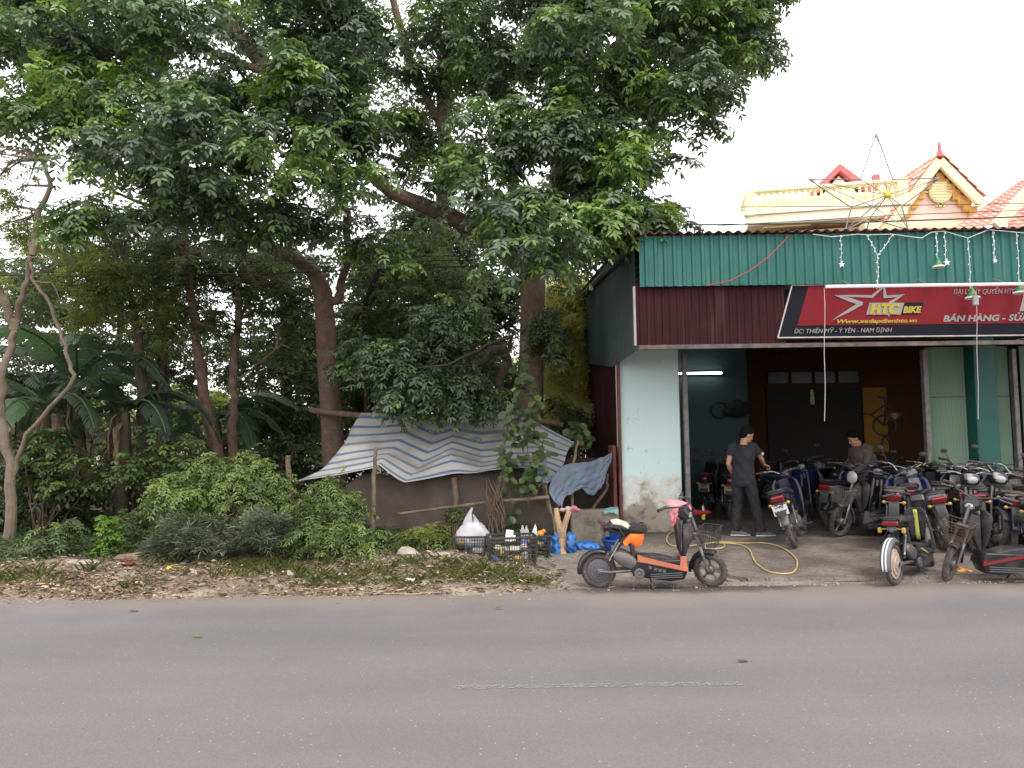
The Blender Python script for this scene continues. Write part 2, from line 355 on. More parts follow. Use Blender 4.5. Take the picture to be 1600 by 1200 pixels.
def road_mat():
    m = bpy.data.materials.new('asphalt'); m.use_nodes = True; N = m.node_tree.nodes; L = m.node_tree.links; b = N['Principled BSDF']; b.inputs['Roughness'].default_value = .85; b.inputs['Specular IOR Level'].default_value = .3
    ge = N.new('ShaderNodeNewGeometry'); sx = N.new('ShaderNodeSeparateXYZ'); L.new(ge.outputs['Position'], sx.inputs[0])
    def noise(sc_, det, ro=.6, vec=None):
        n = N.new('ShaderNodeTexNoise'); n.inputs['Scale'].default_value = sc_; n.inputs['Detail'].default_value = det; n.inputs['Roughness'].default_value = ro
        L.new(vec if vec else ge.outputs['Position'], n.inputs['Vector']); return n
    mp = N.new('ShaderNodeMapping'); mp.inputs['Scale'].default_value = (.12, 1, 1); L.new(ge.outputs['Position'], mp.inputs['Vector'])
    st = noise(1.3, 4, .5, mp.outputs[0])           # long streaks left by wheels along the road
    big = noise(.7, 5); fine = noise(160, 3, .7)
    r = N.new('ShaderNodeValToRGB'); e = r.color_ramp.elements; e[0].position = .3; e[0].color = (.128, .1215, .1215, 1); e[1].position = .7; e[1].color = (.147, .1385, .1375, 1); L.new(st.outputs['Fac'], r.inputs['Fac'])
    rb = N.new('ShaderNodeValToRGB'); e = rb.color_ramp.elements; e[0].position = .3; e[0].color = (.47, .47, .47, 1); e[1].position = .7; e[1].color = (.54, .535, .53, 1); L.new(big.outputs['Fac'], rb.inputs['Fac'])
    m1 = N.new('ShaderNodeMix'); m1.data_type = 'RGBA'; m1.blend_type = 'OVERLAY'; m1.inputs[0].default_value = 1; L.new(r.outputs[0], m1.inputs[6]); L.new(rb.outputs[0], m1.inputs[7])
    vo = N.new('ShaderNodeTexVoronoi'); vo.inputs['Scale'].default_value = 75; L.new(ge.outputs['Position'], vo.inputs['Vector'])
    rv = N.new('ShaderNodeValToRGB'); e = rv.color_ramp.elements; e[0].position = .0; e[0].color = (.78, .78, .78, 1); e[1].position = .6; e[1].color = (.42, .42, .42, 1); L.new(vo.outputs['Distance'], rv.inputs['Fac'])
    rc = N.new('ShaderNodeSeparateColor'); L.new(vo.outputs['Color'], rc.inputs[0])
    m2 = N.new('ShaderNodeMix'); m2.data_type = 'RGBA'; m2.blend_type = 'OVERLAY'; m2.inputs[0].default_value = .35; L.new(m1.outputs[2], m2.inputs[6]); L.new(rv.outputs[0], m2.inputs[7])
    # pale stone chips and dark specks
    v2 = N.new('ShaderNodeTexVoronoi'); v2.inputs['Scale'].default_value = 26; L.new(ge.outputs['Position'], v2.inputs['Vector'])
    lt = N.new('ShaderNodeMath'); lt.operation = 'LESS_THAN'; lt.inputs[1].default_value = .12; L.new(v2.outputs['Distance'], lt.inputs[0])
    s2 = N.new('ShaderNodeSeparateColor'); L.new(v2.outputs['Color'], s2.inputs[0])
    gt = N.new('ShaderNodeMath'); gt.operation = 'GREATER_THAN'; gt.inputs[1].default_value = .84; L.new(s2.outputs[0], gt.inputs[0])
    mu = N.new('ShaderNodeMath'); mu.operation = 'MULTIPLY'; L.new(lt.outputs[0], mu.inputs[0]); L.new(gt.outputs[0], mu.inputs[1])
    m3 = N.new('ShaderNodeMix'); m3.data_type = 'RGBA'; m3.inputs[7].default_value = (.36, .34, .32, 1); L.new(mu.outputs[0], m3.inputs[0]); L.new(m2.outputs[2], m3.inputs[6])
    v3 = N.new('ShaderNodeTexVoronoi'); v3.inputs['Scale'].default_value = 1.7; L.new(ge.outputs['Position'], v3.inputs['Vector'])
    s3 = N.new('ShaderNodeSeparateColor'); L.new(v3.outputs['Color'], s3.inputs[0])
    th = N.new('ShaderNodeMath'); th.operation = 'MULTIPLY'; th.inputs[1].default_value = .03; L.new(s3.outputs[1], th.inputs[0])
    l3 = N.new('ShaderNodeMath'); l3.operation = 'LESS_THAN'; L.new(v3.outputs['Distance'], l3.inputs[0]); L.new(th.outputs[0], l3.inputs[1])
    m3b = N.new('ShaderNodeMix'); m3b.data_type = 'RGBA'; m3b.inputs[7].default_value = (.05, .045, .04, 1); L.new(l3.outputs[0], m3b.inputs[0]); L.new(m3.outputs[2], m3b.inputs[6])
    # a smoother, slightly darker band where tyres run and hairline cracks
    wv = N.new('ShaderNodeMapRange'); wv.interpolation_type = 'SMOOTHSTEP'; wv.inputs[1].default_value = 0; wv.inputs[2].default_value = .55; wv.inputs[3].default_value = .10; wv.inputs[4].default_value = 0
    ab = N.new('ShaderNodeMath'); ab.operation = 'SUBTRACT'; ab.inputs[1].default_value = 5.25; L.new(sx.outputs['Y'], ab.inputs[0]); ab2 = N.new('ShaderNodeMath'); ab2.operation = 'ABSOLUTE'; L.new(ab.outputs[0], ab2.inputs[0]); L.new(ab2.outputs[0], wv.inputs[0])
    m3c = N.new('ShaderNodeMix'); m3c.data_type = 'RGBA'; m3c.inputs[7].default_value = (.06, .056, .058, 1); L.new(wv.outputs[0], m3c.inputs[0]); L.new(m3b.outputs[2], m3c.inputs[6]); m3 = m3c
    # dust gathered on the edge of the road
    ad = N.new('ShaderNodeMath'); ad.operation = 'MULTIPLY_ADD'; ad.inputs[1].default_value = .9; L.new(big.outputs['Fac'], ad.inputs[0]); L.new(sx.outputs['Y'], ad.inputs[2])
    mr = N.new('ShaderNodeMapRange'); mr.interpolation_type = 'SMOOTHSTEP'; mr.inputs[1].default_value = 7.75; mr.inputs[2].default_value = 8.6; mr.inputs[4].default_value = .8; L.new(ad.outputs[0], mr.inputs[0])
    m4 = N.new('ShaderNodeMix'); m4.data_type = 'RGBA'; m4.inputs[7].default_value = (.225, .19, .165, 1); L.new(mr.outputs[0], m4.inputs[0]); L.new(m3.outputs[2], m4.inputs[6])
    # damp oily stains near the parked scooter
    dn = noise(1.9, 6, .6)
    sb = N.new('ShaderNodeVectorMath'); sb.operation = 'DISTANCE'; sb.inputs[1].default_value = (1.55, 8.28, 0)
    sq = N.new('ShaderNodeVectorMath'); sq.operation = 'MULTIPLY'; sq.inputs[1].default_value = (.38, 1.9, 0); L.new(ge.outputs['Position'], sq.inputs[0]); sb.inputs[1].default_value = (1.9 * .38, 8.45 * 1.9, 0); L.new(sq.outputs[0], sb.inputs[0])
    a2 = N.new('ShaderNodeMath'); a2.operation = 'MULTIPLY_ADD'; a2.inputs[1].default_value = .9; L.new(dn.outputs['Fac'], a2.inputs[0]); L.new(sb.outputs['Value'], a2.inputs[2])
    m5r = N.new('ShaderNodeMapRange'); m5r.inputs[1].default_value = .78; m5r.inputs[2].default_value = 1.05; m5r.inputs[3].default_value = .8; m5r.inputs[4].default_value = 0; L.new(a2.outputs[0], m5r.inputs[0])
    m5 = N.new('ShaderNodeMix'); m5.data_type = 'RGBA'; m5.inputs[7].default_value = (.055, .048, .044, 1); L.new(m5r.outputs[0], m5.inputs[0]); L.new(m4.outputs[2], m5.inputs[6])
    L.new(m5.outputs[2], b.inputs['Base Color'])
    bp = N.new('ShaderNodeBump'); bp.inputs['Strength'].default_value = .35; bp.inputs['Distance'].default_value = .006; L.new(vo.outputs['Distance'], bp.inputs['Height']); L.new(bp.outputs[0], b.inputs['Normal'])
    return m
# road: one sheet with a ragged far edge
def edge_y(x):
    base = 8.33 + .03 * math.sin(x * 1.9) + .03 * math.sin(x * 4.7 + 1) + .015 * math.sin(x * 13)
    return base + .30 * sstep(-.3, 1.3, x)
rx = list(np.concatenate([[-300, -60, -20], np.arange(-12, 12, .09), [20, 60, 300]]))
rows = [[Vector((x, y, 0)) for x in rx] for y in (-9, 0, 5, 7.5)] + [[Vector((x, edge_y(x) - .05, 0)) for x in rx], [Vector((x, edge_y(x), -.028 + .006 * math.sin(x * 9))) for x in rx]]
mb = MB(); mb.grid(rows); structure(mb.build('road', road_mat()))
# worn centre dash
a = G(706, 1075); b_ = G(1160, 1068)
def paint_mat():
    m = bpy.data.materials.new('worn_paint'); m.use_nodes = True; N = m.node_tree.nodes; L = m.node_tree.links; b = N['Principled BSDF']; b.inputs['Roughness'].default_value = .8
    ge = N.new('ShaderNodeNewGeometry'); n = N.new('ShaderNodeTexNoise'); n.inputs['Scale'].default_value = 38; n.inputs['Detail'].default_value = 8; n.inputs['Roughness'].default_value = .75; L.new(ge.outputs['Position'], n.inputs['Vector'])
    r = N.new('ShaderNodeValToRGB'); r.color_ramp.elements[0].position = .44; r.color_ramp.elements[1].position = .66; L.new(n.outputs['Fac'], r.inputs['Fac'])
    b.inputs['Base Color'].default_value = (.25, .245, .24, 1); L.new(r.outputs[0], b.inputs['Alpha']); return m
mb = MB(); mb.grid([[Vector((x, y, .004)) for x in np.linspace(a.x, b_.x, 30)] for y in (a.y - .035 + .0, a.y + .045)])
structure(mb.build('road_marking', paint_mat()))

# paved forecourt of the workshop, a low ramp with a broken lip
FZ = .10
def fz(x, y): return .0 + FZ * sstep(8.75, 10.6, y) + .004 * math.sin(x * 3 + y * 5)
def left_edge(y):   # broken left edge of the ramp runs back to the wall
    return 2.62 - .52 * (y - 8.7) / 1.2 + .05 * math.sin(y * 9) + .03 * math.sin(y * 23) if y < 10.0 else 1.35 + .03 * math.sin(y * 7)
fy = list(np.concatenate([[8.68, 8.72], np.arange(8.8, 12.3, .1), [14, 17, 22.4]]))
rows = []
for y in fy:
    x0 = left_edge(y); rows.append([Vector((x0 + (12.5 - x0) * t, y + (.02 * math.sin(t * 90) if y < 8.7 else 0), fz(x0 + (12.5 - x0) * t, y) + (.045 if y >= 8.72 else -.02))) for t in np.linspace(0, 1, 90) ** 1.3])
mb = MB(); mb.grid(rows)
mb.grid([[Vector((left_edge(y), y, fz(left_edge(y), y) + .045)) for y in fy[1:-3]], [Vector((left_edge(y) - .03, y, -.05)) for y in fy[1:-3]]])
def court_mat():
    m = bpy.data.materials.new('forecourt_paving'); m.use_nodes = True; N = m.node_tree.nodes; L = m.node_tree.links; b = N['Principled BSDF']; b.inputs['Roughness'].default_value = .8
    ge = N.new('ShaderNodeNewGeometry')
    n1 = N.new('ShaderNodeTexNoise'); n1.inputs['Scale'].default_value = 1.4; n1.inputs['Detail'].default_value = 9; n1.inputs['Roughness'].default_value = .62; L.new(ge.outputs['Position'], n1.inputs['Vector'])
    n2 = N.new('ShaderNodeTexNoise'); n2.inputs['Scale'].default_value = 45; n2.inputs['Detail'].default_value = 5; L.new(ge.outputs['Position'], n2.inputs['Vector'])
    r = N.new('ShaderNodeValToRGB'); e = r.color_ramp.elements; e[0].position = .32; e[0].color = (.07, .055, .046, 1); e[1].position = .68; e[1].color = (.20, .168, .14, 1); L.new(n1.outputs['Fac'], r.inputs['Fac'])
    mp = N.new('ShaderNodeMapping'); mp.inputs['Rotation'].default_value = (0, 0, R(38)); L.new(ge.outputs['Position'], mp.inputs['Vector'])
    br = N.new('ShaderNodeTexBrick'); br.inputs['Scale'].default_value = 3.2; br.inputs['Mortar Size'].default_value = .014; br.inputs['Brick Width'].default_value = 1; br.inputs['Row Height'].default_value = .5
    L.new(mp.outputs[0], br.inputs['Vector'])
    mx = N.new('ShaderNodeMix'); mx.data_type = 'RGBA'; mx.blend_type = 'MULTIPLY'; mx.inputs[7].default_value = (.15, .13, .12, 1)
    gx = N.new('ShaderNodeMath'); gx.operation = 'MULTIPLY'; L.new(br.outputs['Fac'], gx.inputs[0]); gx.inputs[1].default_value = .7
    L.new(gx.outputs[0], mx.inputs[0]); L.new(r.outputs[0], mx.inputs[6])
    m2 = N.new('ShaderNodeMix'); m2.data_type = 'RGBA'; m2.blend_type = 'OVERLAY'; m2.inputs[0].default_value = .5; L.new(mx.outputs[2], m2.inputs[6]); L.new(n2.outputs['Fac'], m2.inputs[7])
    L.new(m2.outputs[2], b.inputs['Base Color'])
    bp = N.new('ShaderNodeBump'); bp.inputs['Strength'].default_value = .5; bp.inputs['Distance'].default_value = .01
    ax = N.new('ShaderNodeMath'); ax.operation = 'SUBTRACT'; L.new(n2.outputs['Fac'], ax.inputs[0]); L.new(br.outputs['Fac'], ax.inputs[1]); L.new(ax.outputs[0], bp.inputs['Height']); L.new(bp.outputs[0], b.inputs['Normal'])
    return m
structure(mb.build('forecourt', court_mat()))
def floor_z(x, y): return fz(x, y) + .045 if (y > 8.74 and x > left_edge(y)) else (0.0 if y < edge_y(x) else gz(x, y))
mb = MB(); mb.grid([[Vector((x, 8.665 - k * (.03 + .012 * math.sin(x * 7) + .01 * math.sin(x * 17)), .012 - .004 * k)) for x in np.arange(2.6, 12, .07)] for k in (0, 1)])
structure(mb.build('lip_strip', mat('dark_strip', (.04, .034, .03), rough=.9, var=.4, scale=12)))  # thin dark strip along the front lip of the forecourt
dy = np.linspace(8.70, 9.95, 26)
mb = MB(); mb.grid([[Vector((left_edge(y) - .03 - (.15 + .06 * math.sin(y * 11)) * k, y, (.018 if k in (0, 1) else .012))) for y in dy] for k in (0, .5, 1)])
structure(mb.build('drain_mud', mat('wet_mud', (.035, .028, .023), rough=.6, var=.4, scale=9, bump=.8, bscale=20)))
# ================================================================ WORKSHOP BUILDING
WX0, FY, CY = 1.68, 12.2, 10.1      # left side of the building, facade plane, canopy front plane
WX1 = 11.5
def corr(p0, p1, H0, H1, amp, pitch, name, m, parent, ax='x', thick=0):
    """corrugated sheet between two foot points, heights H0(z bottom function), H1(z top function)"""
    p0, p1 = Vector(p0), Vector(p1); L = (p1 - p0).length; d = (p1 - p0) / L; nrm = Vector((d.y, -d.x, 0))
    k = int(L / pitch) ; prof = []
    for i in range(k):
        for (u, o) in ((0, 0), (.5, 0), (.62, 1), (.88, 1)): prof.append(((i + u) * pitch, o * amp))
    prof.append((k * pitch, 0)); prof = [q for q in prof if q[0] <= L]
    nz = 5; rows = []
    for j in range(nz + 1):
        rows.append([])
        for (s_, o) in prof:
            p = p0 + d * s_ + nrm * o; z0 = H0(s_ / L); z1 = H1(s_ / L); rows[-1].append(Vector((p.x, p.y, z0 + (z1 - z0) * j / nz)))
    mb = MB(); mb.grid(rows); return mb.build(name, m, parent, smooth=0)
shop = empty('workshop_building', 'single storey repair workshop with green and maroon corrugated sheet front and pale cyan wall', 'building', (WX0, FY, 0))
def to_local(o):    # parts built in world coordinates, hung under a moved Empty
    o.matrix_parent_inverse = Matrix.Translation(-Vector(o.parent.location)); return o
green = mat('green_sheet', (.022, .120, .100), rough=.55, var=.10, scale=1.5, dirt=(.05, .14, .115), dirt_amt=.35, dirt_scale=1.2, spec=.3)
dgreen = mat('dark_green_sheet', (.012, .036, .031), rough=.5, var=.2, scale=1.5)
maroon = mat('maroon_sheet', (.034, .009, .012), rough=.7, var=.25, scale=1.5, spec=.12, dirt=(.05, .02, .018), dirt_amt=.3)
rust = mat('rusty_tin', (.16, .05, .035), rough=.8, var=.4, scale=5)
steel = mat('dusty_steel', (.22, .21, .20), rough=.6, metal=.3, var=.3, scale=12, dirt=(.10, .08, .06), dirt_amt=.35, dirt_scale=9)
white = mat('white_paint', (.75, .75, .73), rough=.5, var=.06)
def streaks(m, col, amt):
    N = m.node_tree.nodes; L = m.node_tree.links; b = N['Principled BSDF']; src = b.inputs['Base Color'].links[0].from_socket
    ge = N.new('ShaderNodeNewGeometry'); mp = N.new('ShaderNodeMapping'); mp.inputs['Scale'].default_value = (6, 6, .35); L.new(ge.outputs['Position'], mp.inputs['Vector'])
    n = N.new('ShaderNodeTexNoise'); n.inputs['Scale'].default_value = 2.2; n.inputs['Detail'].default_value = 7; L.new(mp.outputs[0], n.inputs['Vector'])
    r = N.new('ShaderNodeValToRGB'); r.color_ramp.elements[0].position = .55; r.color_ramp.elements[1].position = .75; r.color_ramp.elements[1].color = (amt, amt, amt, 1); L.new(n.outputs['Fac'], r.inputs['Fac'])
    mx = N.new('ShaderNodeMix'); mx.data_type = 'RGBA'; mx.inputs[7].default_value = tuple(col) + (1,); L.new(r.outputs[0], mx.inputs[0]); L.new(src, mx.inputs[6]); L.new(mx.outputs[2], b.inputs['Base Color'])
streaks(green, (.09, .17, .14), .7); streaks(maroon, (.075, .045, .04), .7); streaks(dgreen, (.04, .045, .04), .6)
ztop, zfb = W(1300, 365, CY).z, W(1300, 444, CY).z      # fascia top and bottom
fx0 = 1.72
P_ = lambda o: to_local(o)
P_(corr((fx0, CY, 0), (WX1, CY, 0), lambda t: zfb, lambda t: ztop, .022, .125, 'fascia', green, shop))
pz = W(1100, 537, CY).z
P_(corr((WX0 - .02, CY + .07, 0), (W(1232, 450, CY).x, CY + .07, 0), lambda t: pz, lambda t: zfb + .04, .012, .10, 'panel', maroon, shop))
P_(MB().box((WX0 - .035, CY + .05, (pz + zfb) / 2 + .0), (.03, .06, zfb - pz + .02)).build('corner_trim', mat('pale_trim', (.35, .32, .30), rough=.7, dirt=(.16, .10, .07), dirt_amt=.4), shop))
P_(MB().box(((WX0 + WX1) / 2, CY + .09, pz - .03), (WX1 - WX0 - .02, .08, .055)).build('lintel_beam', mat('rusty_beam', (.11, .085, .075), rough=.8, var=.4, scale=10), shop))
# side sheets: green above, maroon below, sloping eaves
def side_top(y): return 4.22 + (y - CY) * .083
yb = 18.2
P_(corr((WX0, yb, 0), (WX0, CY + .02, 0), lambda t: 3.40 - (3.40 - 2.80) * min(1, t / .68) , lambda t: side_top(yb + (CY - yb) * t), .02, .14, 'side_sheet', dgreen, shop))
P_(corr((WX0 + .045, yb, 0), (WX0 + .045, FY + .02, 0), lambda t: 0, lambda t: 3.5 - .6 * t, .018, .16, 'lower_side_sheet', maroon, shop))
P_(MB().box((WX0 + .01, FY - .03, 1.5), (.05, .05, 2.9)).build('corner_trim', rust, shop))
# roof sheet with a wavy front edge
rows = []
for (y, dz) in ((CY - .10, .0), (CY + 1, .083), (14, .32), (yb, .67), (23, .9)):
    rows.append([Vector((x, y, ztop + .02 + dz + .017 * math.sin(x * 2 * math.pi / .13))) for x in np.arange(WX0 - .12, WX1 + .1, .0163)])
P_(MB().grid(rows).build('roof', mat('red_roof_sheet', (.12, .045, .035), rough=.7, var=.3, scale=3, dirt=(.16, .11, .09), dirt_amt=.4), shop, sol=.005))
# eaves flashing on the left
P_(MB().tube([(WX0 - .06, CY + .3, side_top(CY) + .0), (WX0 - .06, yb, side_top(yb) + .02)], .06, n=6).build('eaves_flashing', mat('grey_flashing', (.10, .10, .09), rough=.7), shop))
# cyan front wall
def cyan_mat():
    m = mat('cyan_plaster', (.60, .76, .735), rough=.85, var=.05, scale=1.0, bump=.2, bscale=30); N = m.node_tree.nodes; L = m.node_tree.links; b = N['Principled BSDF']
    ge = N.new('ShaderNodeNewGeometry'); sx = N.new('ShaderNodeSeparateXYZ'); L.new(ge.outputs['Position'], sx.inputs[0])
    n = N.new('ShaderNodeTexNoise'); n.inputs['Scale'].default_value = 3.6; n.inputs['Detail'].default_value = 10; n.inputs['Roughness'].default_value = .68; L.new(ge.outputs['Position'], n.inputs['Vector'])
    a = N.new('ShaderNodeMath'); a.operation = 'MULTIPLY_ADD'; a.inputs[1].default_value = -1.9; L.new(n.outputs['Fac'], a.inputs[0]); L.new(sx.outputs['Z'], a.inputs[2])
    src = b.inputs['Base Color'].links[0].from_socket
    # peeled plaster low down, then brown splash dirt lower still
    for (lo, hi, col) in ((.05, -.12, (.62, .58, .50)), (-.20, -.42, (.24, .19, .13)), (-.66, -.86, (.085, .065, .05))):
        mr = N.new('ShaderNodeMapRange'); mr.inputs[1].default_value = lo; mr.inputs[2].default_value = hi; mr.inputs[3].default_value = 0; mr.inputs[4].default_value = .8; L.new(a.outputs[0], mr.inputs[0])
        mx = N.new('ShaderNodeMix'); mx.data_type = 'RGBA'; mx.inputs[7].default_value = col + (1,); L.new(mr.outputs[0], mx.inputs[0]); L.new(src, mx.inputs[6]); src = mx.outputs[2]
    n4 = N.new('ShaderNodeTexNoise'); n4.inputs['Scale'].default_value = 8; n4.inputs['Detail'].default_value = 9; L.new(ge.outputs['Position'], n4.inputs['Vector'])
    r4 = N.new('ShaderNodeValToRGB'); r4.color_ramp.elements[0].position = .66; r4.color_ramp.elements[1].position = .76; L.new(n4.outputs['Fac'], r4.inputs['Fac'])
    mx = N.new('ShaderNodeMix'); mx.data_type = 'RGBA'; mx.inputs[7].default_value = (.12, .12, .10, 1); ml = N.new('ShaderNodeMath'); ml.operation = 'MULTIPLY'; ml.inputs[1].default_value = .55; L.new(r4.outputs[0], ml.inputs[0])
    L.new(ml.outputs[0], mx.inputs[0]); L.new(src, mx.inputs[6]); src = mx.outputs[2]
    L.new(src, b.inputs['Base Color']); return m
cyan = cyan_mat()
xl, xr = W(968, 700, FY).x, W(1064, 700, FY).x
P_(MB().box(((xl + xr) / 2, FY + .14, 1.9), (xr - xl, .28, 3.8), bev=.012).build('front_wall', cyan, shop))
# opening frames, folding shutters, green posts
def framebar(px, w=.07):
    x = W(px, 650, FY).x; return P_(MB().box((x, FY - .02, 1.5), (w, .10, 2.9), bev=.006).build('door_frame', steel, shop))
framebar(1071); framebar(1447, .08); framebar(1586, .07)
pale = mat('pale_green_shutter', (.27, .38, .28), rough=.6, var=.12, scale=2, dirt=(.25, .30, .22), dirt_amt=.3)
def shutter(px0, px1, label=None):
    x0, x1 = W(px0, 650, FY).x, W(px1, 650, FY).x; k = max(3, int((x1 - x0) / .045)); e = bpy.data.objects.new('folding_shutter', None); COL.objects.link(e); e.parent = shop; P_(e)
    rows = [[], []]
    for i in range(k * 2 + 1):
        x = x0 + (x1 - x0) * i / (k * 2); y = FY + .03 + (.035 if i % 2 else 0)
        rows[0].append(Vector((x, y, .12))); rows[1].append(Vector((x, y, 3.0)))
    o = MB().grid(rows).build('slats', pale, e, smooth=0)
    mbb = MB()
    for z in (1.02, 1.12, 2.2): mbb.box(((x0 + x1) / 2, FY + .022, z), (x1 - x0, .006, .008))
    o2 = mbb.build('tie_bars', mat('dark_gap', (.03, .035, .03), rough=.7), e)
    mbb = MB()
    for i in range(k): mbb.box((x0 + (x1 - x0) * (i + .5) / k, FY + .058, 1.55), (.006, .004, 2.9))
    return e
shutter(1452, 1512); shutter(1549, 1581); shutter(1600, 1640)
gp = mat('green_paint', (.008, .10, .08), rough=.5, var=.12, scale=3, dirt=(.03, .10, .08), dirt_amt=.3)
x0, x1 = W(1513, 650, FY).x, W(1547, 650, FY).x
P_(MB().box(((x0 + x1) / 2, FY - .05, 1.6), (x1 - x0, .34, 3.2), bev=.01).build('post', gp, shop))
P_(MB().box((WX1 - .1, FY + .1, 1.9), (.3, .25, 3.8)).build('post', gp, shop))
# interior
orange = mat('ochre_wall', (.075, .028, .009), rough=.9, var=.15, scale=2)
IY = 18.0
blk = mat('brown_ceiling', (.06, .045, .04), rough=.9)
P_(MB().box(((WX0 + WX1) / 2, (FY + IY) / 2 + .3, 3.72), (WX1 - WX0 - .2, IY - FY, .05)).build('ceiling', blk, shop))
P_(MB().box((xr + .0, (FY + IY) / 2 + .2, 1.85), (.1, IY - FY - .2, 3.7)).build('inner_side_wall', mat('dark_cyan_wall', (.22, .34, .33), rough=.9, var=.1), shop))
P_(MB().box((WX1, (CY + IY) / 2, 1.85), (.12, IY - CY, 3.7)).build('side_wall', mat('grey_side_wall', (.08, .075, .07), rough=.9), shop))
cx1 = W(1168, 650, 16.2).x
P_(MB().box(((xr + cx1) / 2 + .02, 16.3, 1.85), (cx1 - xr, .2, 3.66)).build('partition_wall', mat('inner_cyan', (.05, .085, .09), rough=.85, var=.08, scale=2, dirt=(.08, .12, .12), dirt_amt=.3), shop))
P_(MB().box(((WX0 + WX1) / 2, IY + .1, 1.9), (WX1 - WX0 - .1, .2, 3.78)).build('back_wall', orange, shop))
bw = IY - .02
d0, d1 = W(1198, 650, bw).x, W(1345, 650, bw).x; dz = W(1270, 607, bw).z
P_(MB().box(((d0 + d1) / 2, bw - .02, dz / 2), (d1 - d0, .06, dz)).build('inner_door', mat('brown_door', (.018, .010, .009), rough=.7), shop))
fr = MB(); zt0, zt1 = W(1270, 600, bw).z, W(1270, 580, bw).z
for k in range(4):
    xa = d0 + (d1 - d0) * k / 4; xb = d0 + (d1 - d0) * (k + 1) / 4
    fr.box(((xa + xb) / 2, bw - .04, (zt0 + zt1) / 2), (xb - xa - .08, .04, zt1 - zt0 - .04))
P_(fr.build('transom_window', mat('dull_glass', (.02, .022, .022), rough=.3), shop))
bm = MB()
for y in (13.2, 14.8, 16.0): bm.tube([(xr + .1, y, 3.62), (WX1 - .1, y, 3.62)], .045, n=6)
for x in (4.2, 6.2, 8.2): bm.tube([(x, FY + .3, 3.5), (x, IY - .2, 3.5)], .03, n=6)
P_(bm.build('rafters', steel, shop))
# canopy soffit and front header above the opening
P_(MB().box(((xr + WX1) / 2, FY + .12, 3.5), (WX1 - xr, .2, .5)).build('header', mat('header_dark', (.07, .05, .045), rough=.9), shop))
P_(MB().box(((WX0 + WX1) / 2, (CY + FY) / 2 + .15, 3.60), (WX1 - WX0 - .2, FY - CY - .3, .03)).build('soffit', mat('soffit_tin', (.12, .09, .08), rough=.7), shop))
# lit tube inside
t = empty('tube_lamp', 'lit white fluorescent tube on the cyan wall inside the workshop', 'lamp', W(1100, 583, 16.1))
MB().box((0, .04, 0), (1.25, .05, .05), bev=.006).build('fitting', white, t)
MB().tube([(-.6, 0, 0), (.6, 0, 0)], .018, n=8).build('tube', emat('tube_glow', (.95, 1, 1), 14), t)
t.location.x = W(1129, 583, 16.1).x - .62
# inside things on the wall
t = tag(MB().ring((0, 0, 0), (0, 1, 0), .17, .022, n=22).build('wall_ring', mat('black_rubber', (.02, .02, .02), rough=.8, var=.3)), 'black spare tyre hung on the cyan inner wall', 'tyre'); t.location = W(1124, 641, 16.15)
t = empty('hung_bag', 'dark lumpy bag hung beside the spare tyre on the inner wall', 'bag', W(1153, 642, 16.1))
MB().ell((0, 0, 0), (.24, .1, .15)).ell((.12, -.02, .05), (.14, .1, .16)).ell((-.15, 0, -.03), (.14, .09, .1)).build('cloth', mat('black_cloth', (.015, .015, .018), rough=.9), t)
MB().ring((0, 0, .15), (0, 1, 0), .08, .012, n=12).build('strap', MATS['black_cloth'], t)
t = tag(MB().lathe((0, 0, 0), (0, 0, 1), [(.03, -.18), (.05, -.17), (.05, -.02), (.035, .02), (.045, .05), (.04, .13), (.02, .17)], n=10).build('hanging_bottle', mat('straw', (.40, .36, .20), rough=.8)), 'pale straw coloured bottle hanging in front of the inner doorway', 'bottle'); t.location = W(1269, 620, 15)
t.data.transform(Matrix.Scale(.85, 4))

# ---------------------------------------------------------------- signboard
SY = CY + .035
sg = empty('shop_sign', 'long red and black shop signboard with star emblem under the green fascia', 'sign', W(1215, 527, SY))
def SP(px, py, dy=0):
    p = W(px, py, SY); return Vector((p.x, SY + dy, p.z))
so = Vector(sg.location)
def plate(pts, m, name, dy, th=.006):
    v = [SP(*p) - so for p in pts]; n = len(v)
    v1 = [Vector((p.x, dy, p.z)) for p in v]; v2 = [Vector((p.x, dy + th, p.z)) for p in v]
    return MB().add(v1 + v2, [tuple(range(n)), tuple(range(2 * n - 1, n - 1, -1))] + [(i, i + n, (i + 1) % n + n, (i + 1) % n) for i in range(n)]).build(name, m, sg, smooth=0)
sb = mat('sign_black', (.010, .010, .016), spec=.12, rough=.7, var=.1)
sr = mat('sign_red', (.165, .014, .019), spec=.12, rough=.7, var=.08, scale=1)
sw = mat('sign_white', (.24, .215, .21), rough=.6, var=.08)
sy_ = mat('sign_yellow', (.33, .27, .02), rough=.6, var=.08)
XE = 1790
plate([(1215, 527), (1237, 447), (XE, 436), (XE, 521)], sb, 'panel', 0)
plate([(1245, 509), (1263, 447.5), (XE, 437), (XE, 503)], sr, 'red_field', -.007)
fm = MB(); c = [SP(1215, 528), SP(1237, 446), SP(XE, 435), SP(XE, 522)]
for i in range(4):
    p, q = c[i] - so, c[(i + 1) % 4] - so; fm.tube([p + Vector((0, -.01, 0)), q + Vector((0, -.01, 0))], .011, n=5)
fm.build('frame', mat('sign_frame', (.40, .37, .34), rough=.6), sg)
def Z8(u, v): return (1210 + u / 4.103, 430 + v / 4.103)
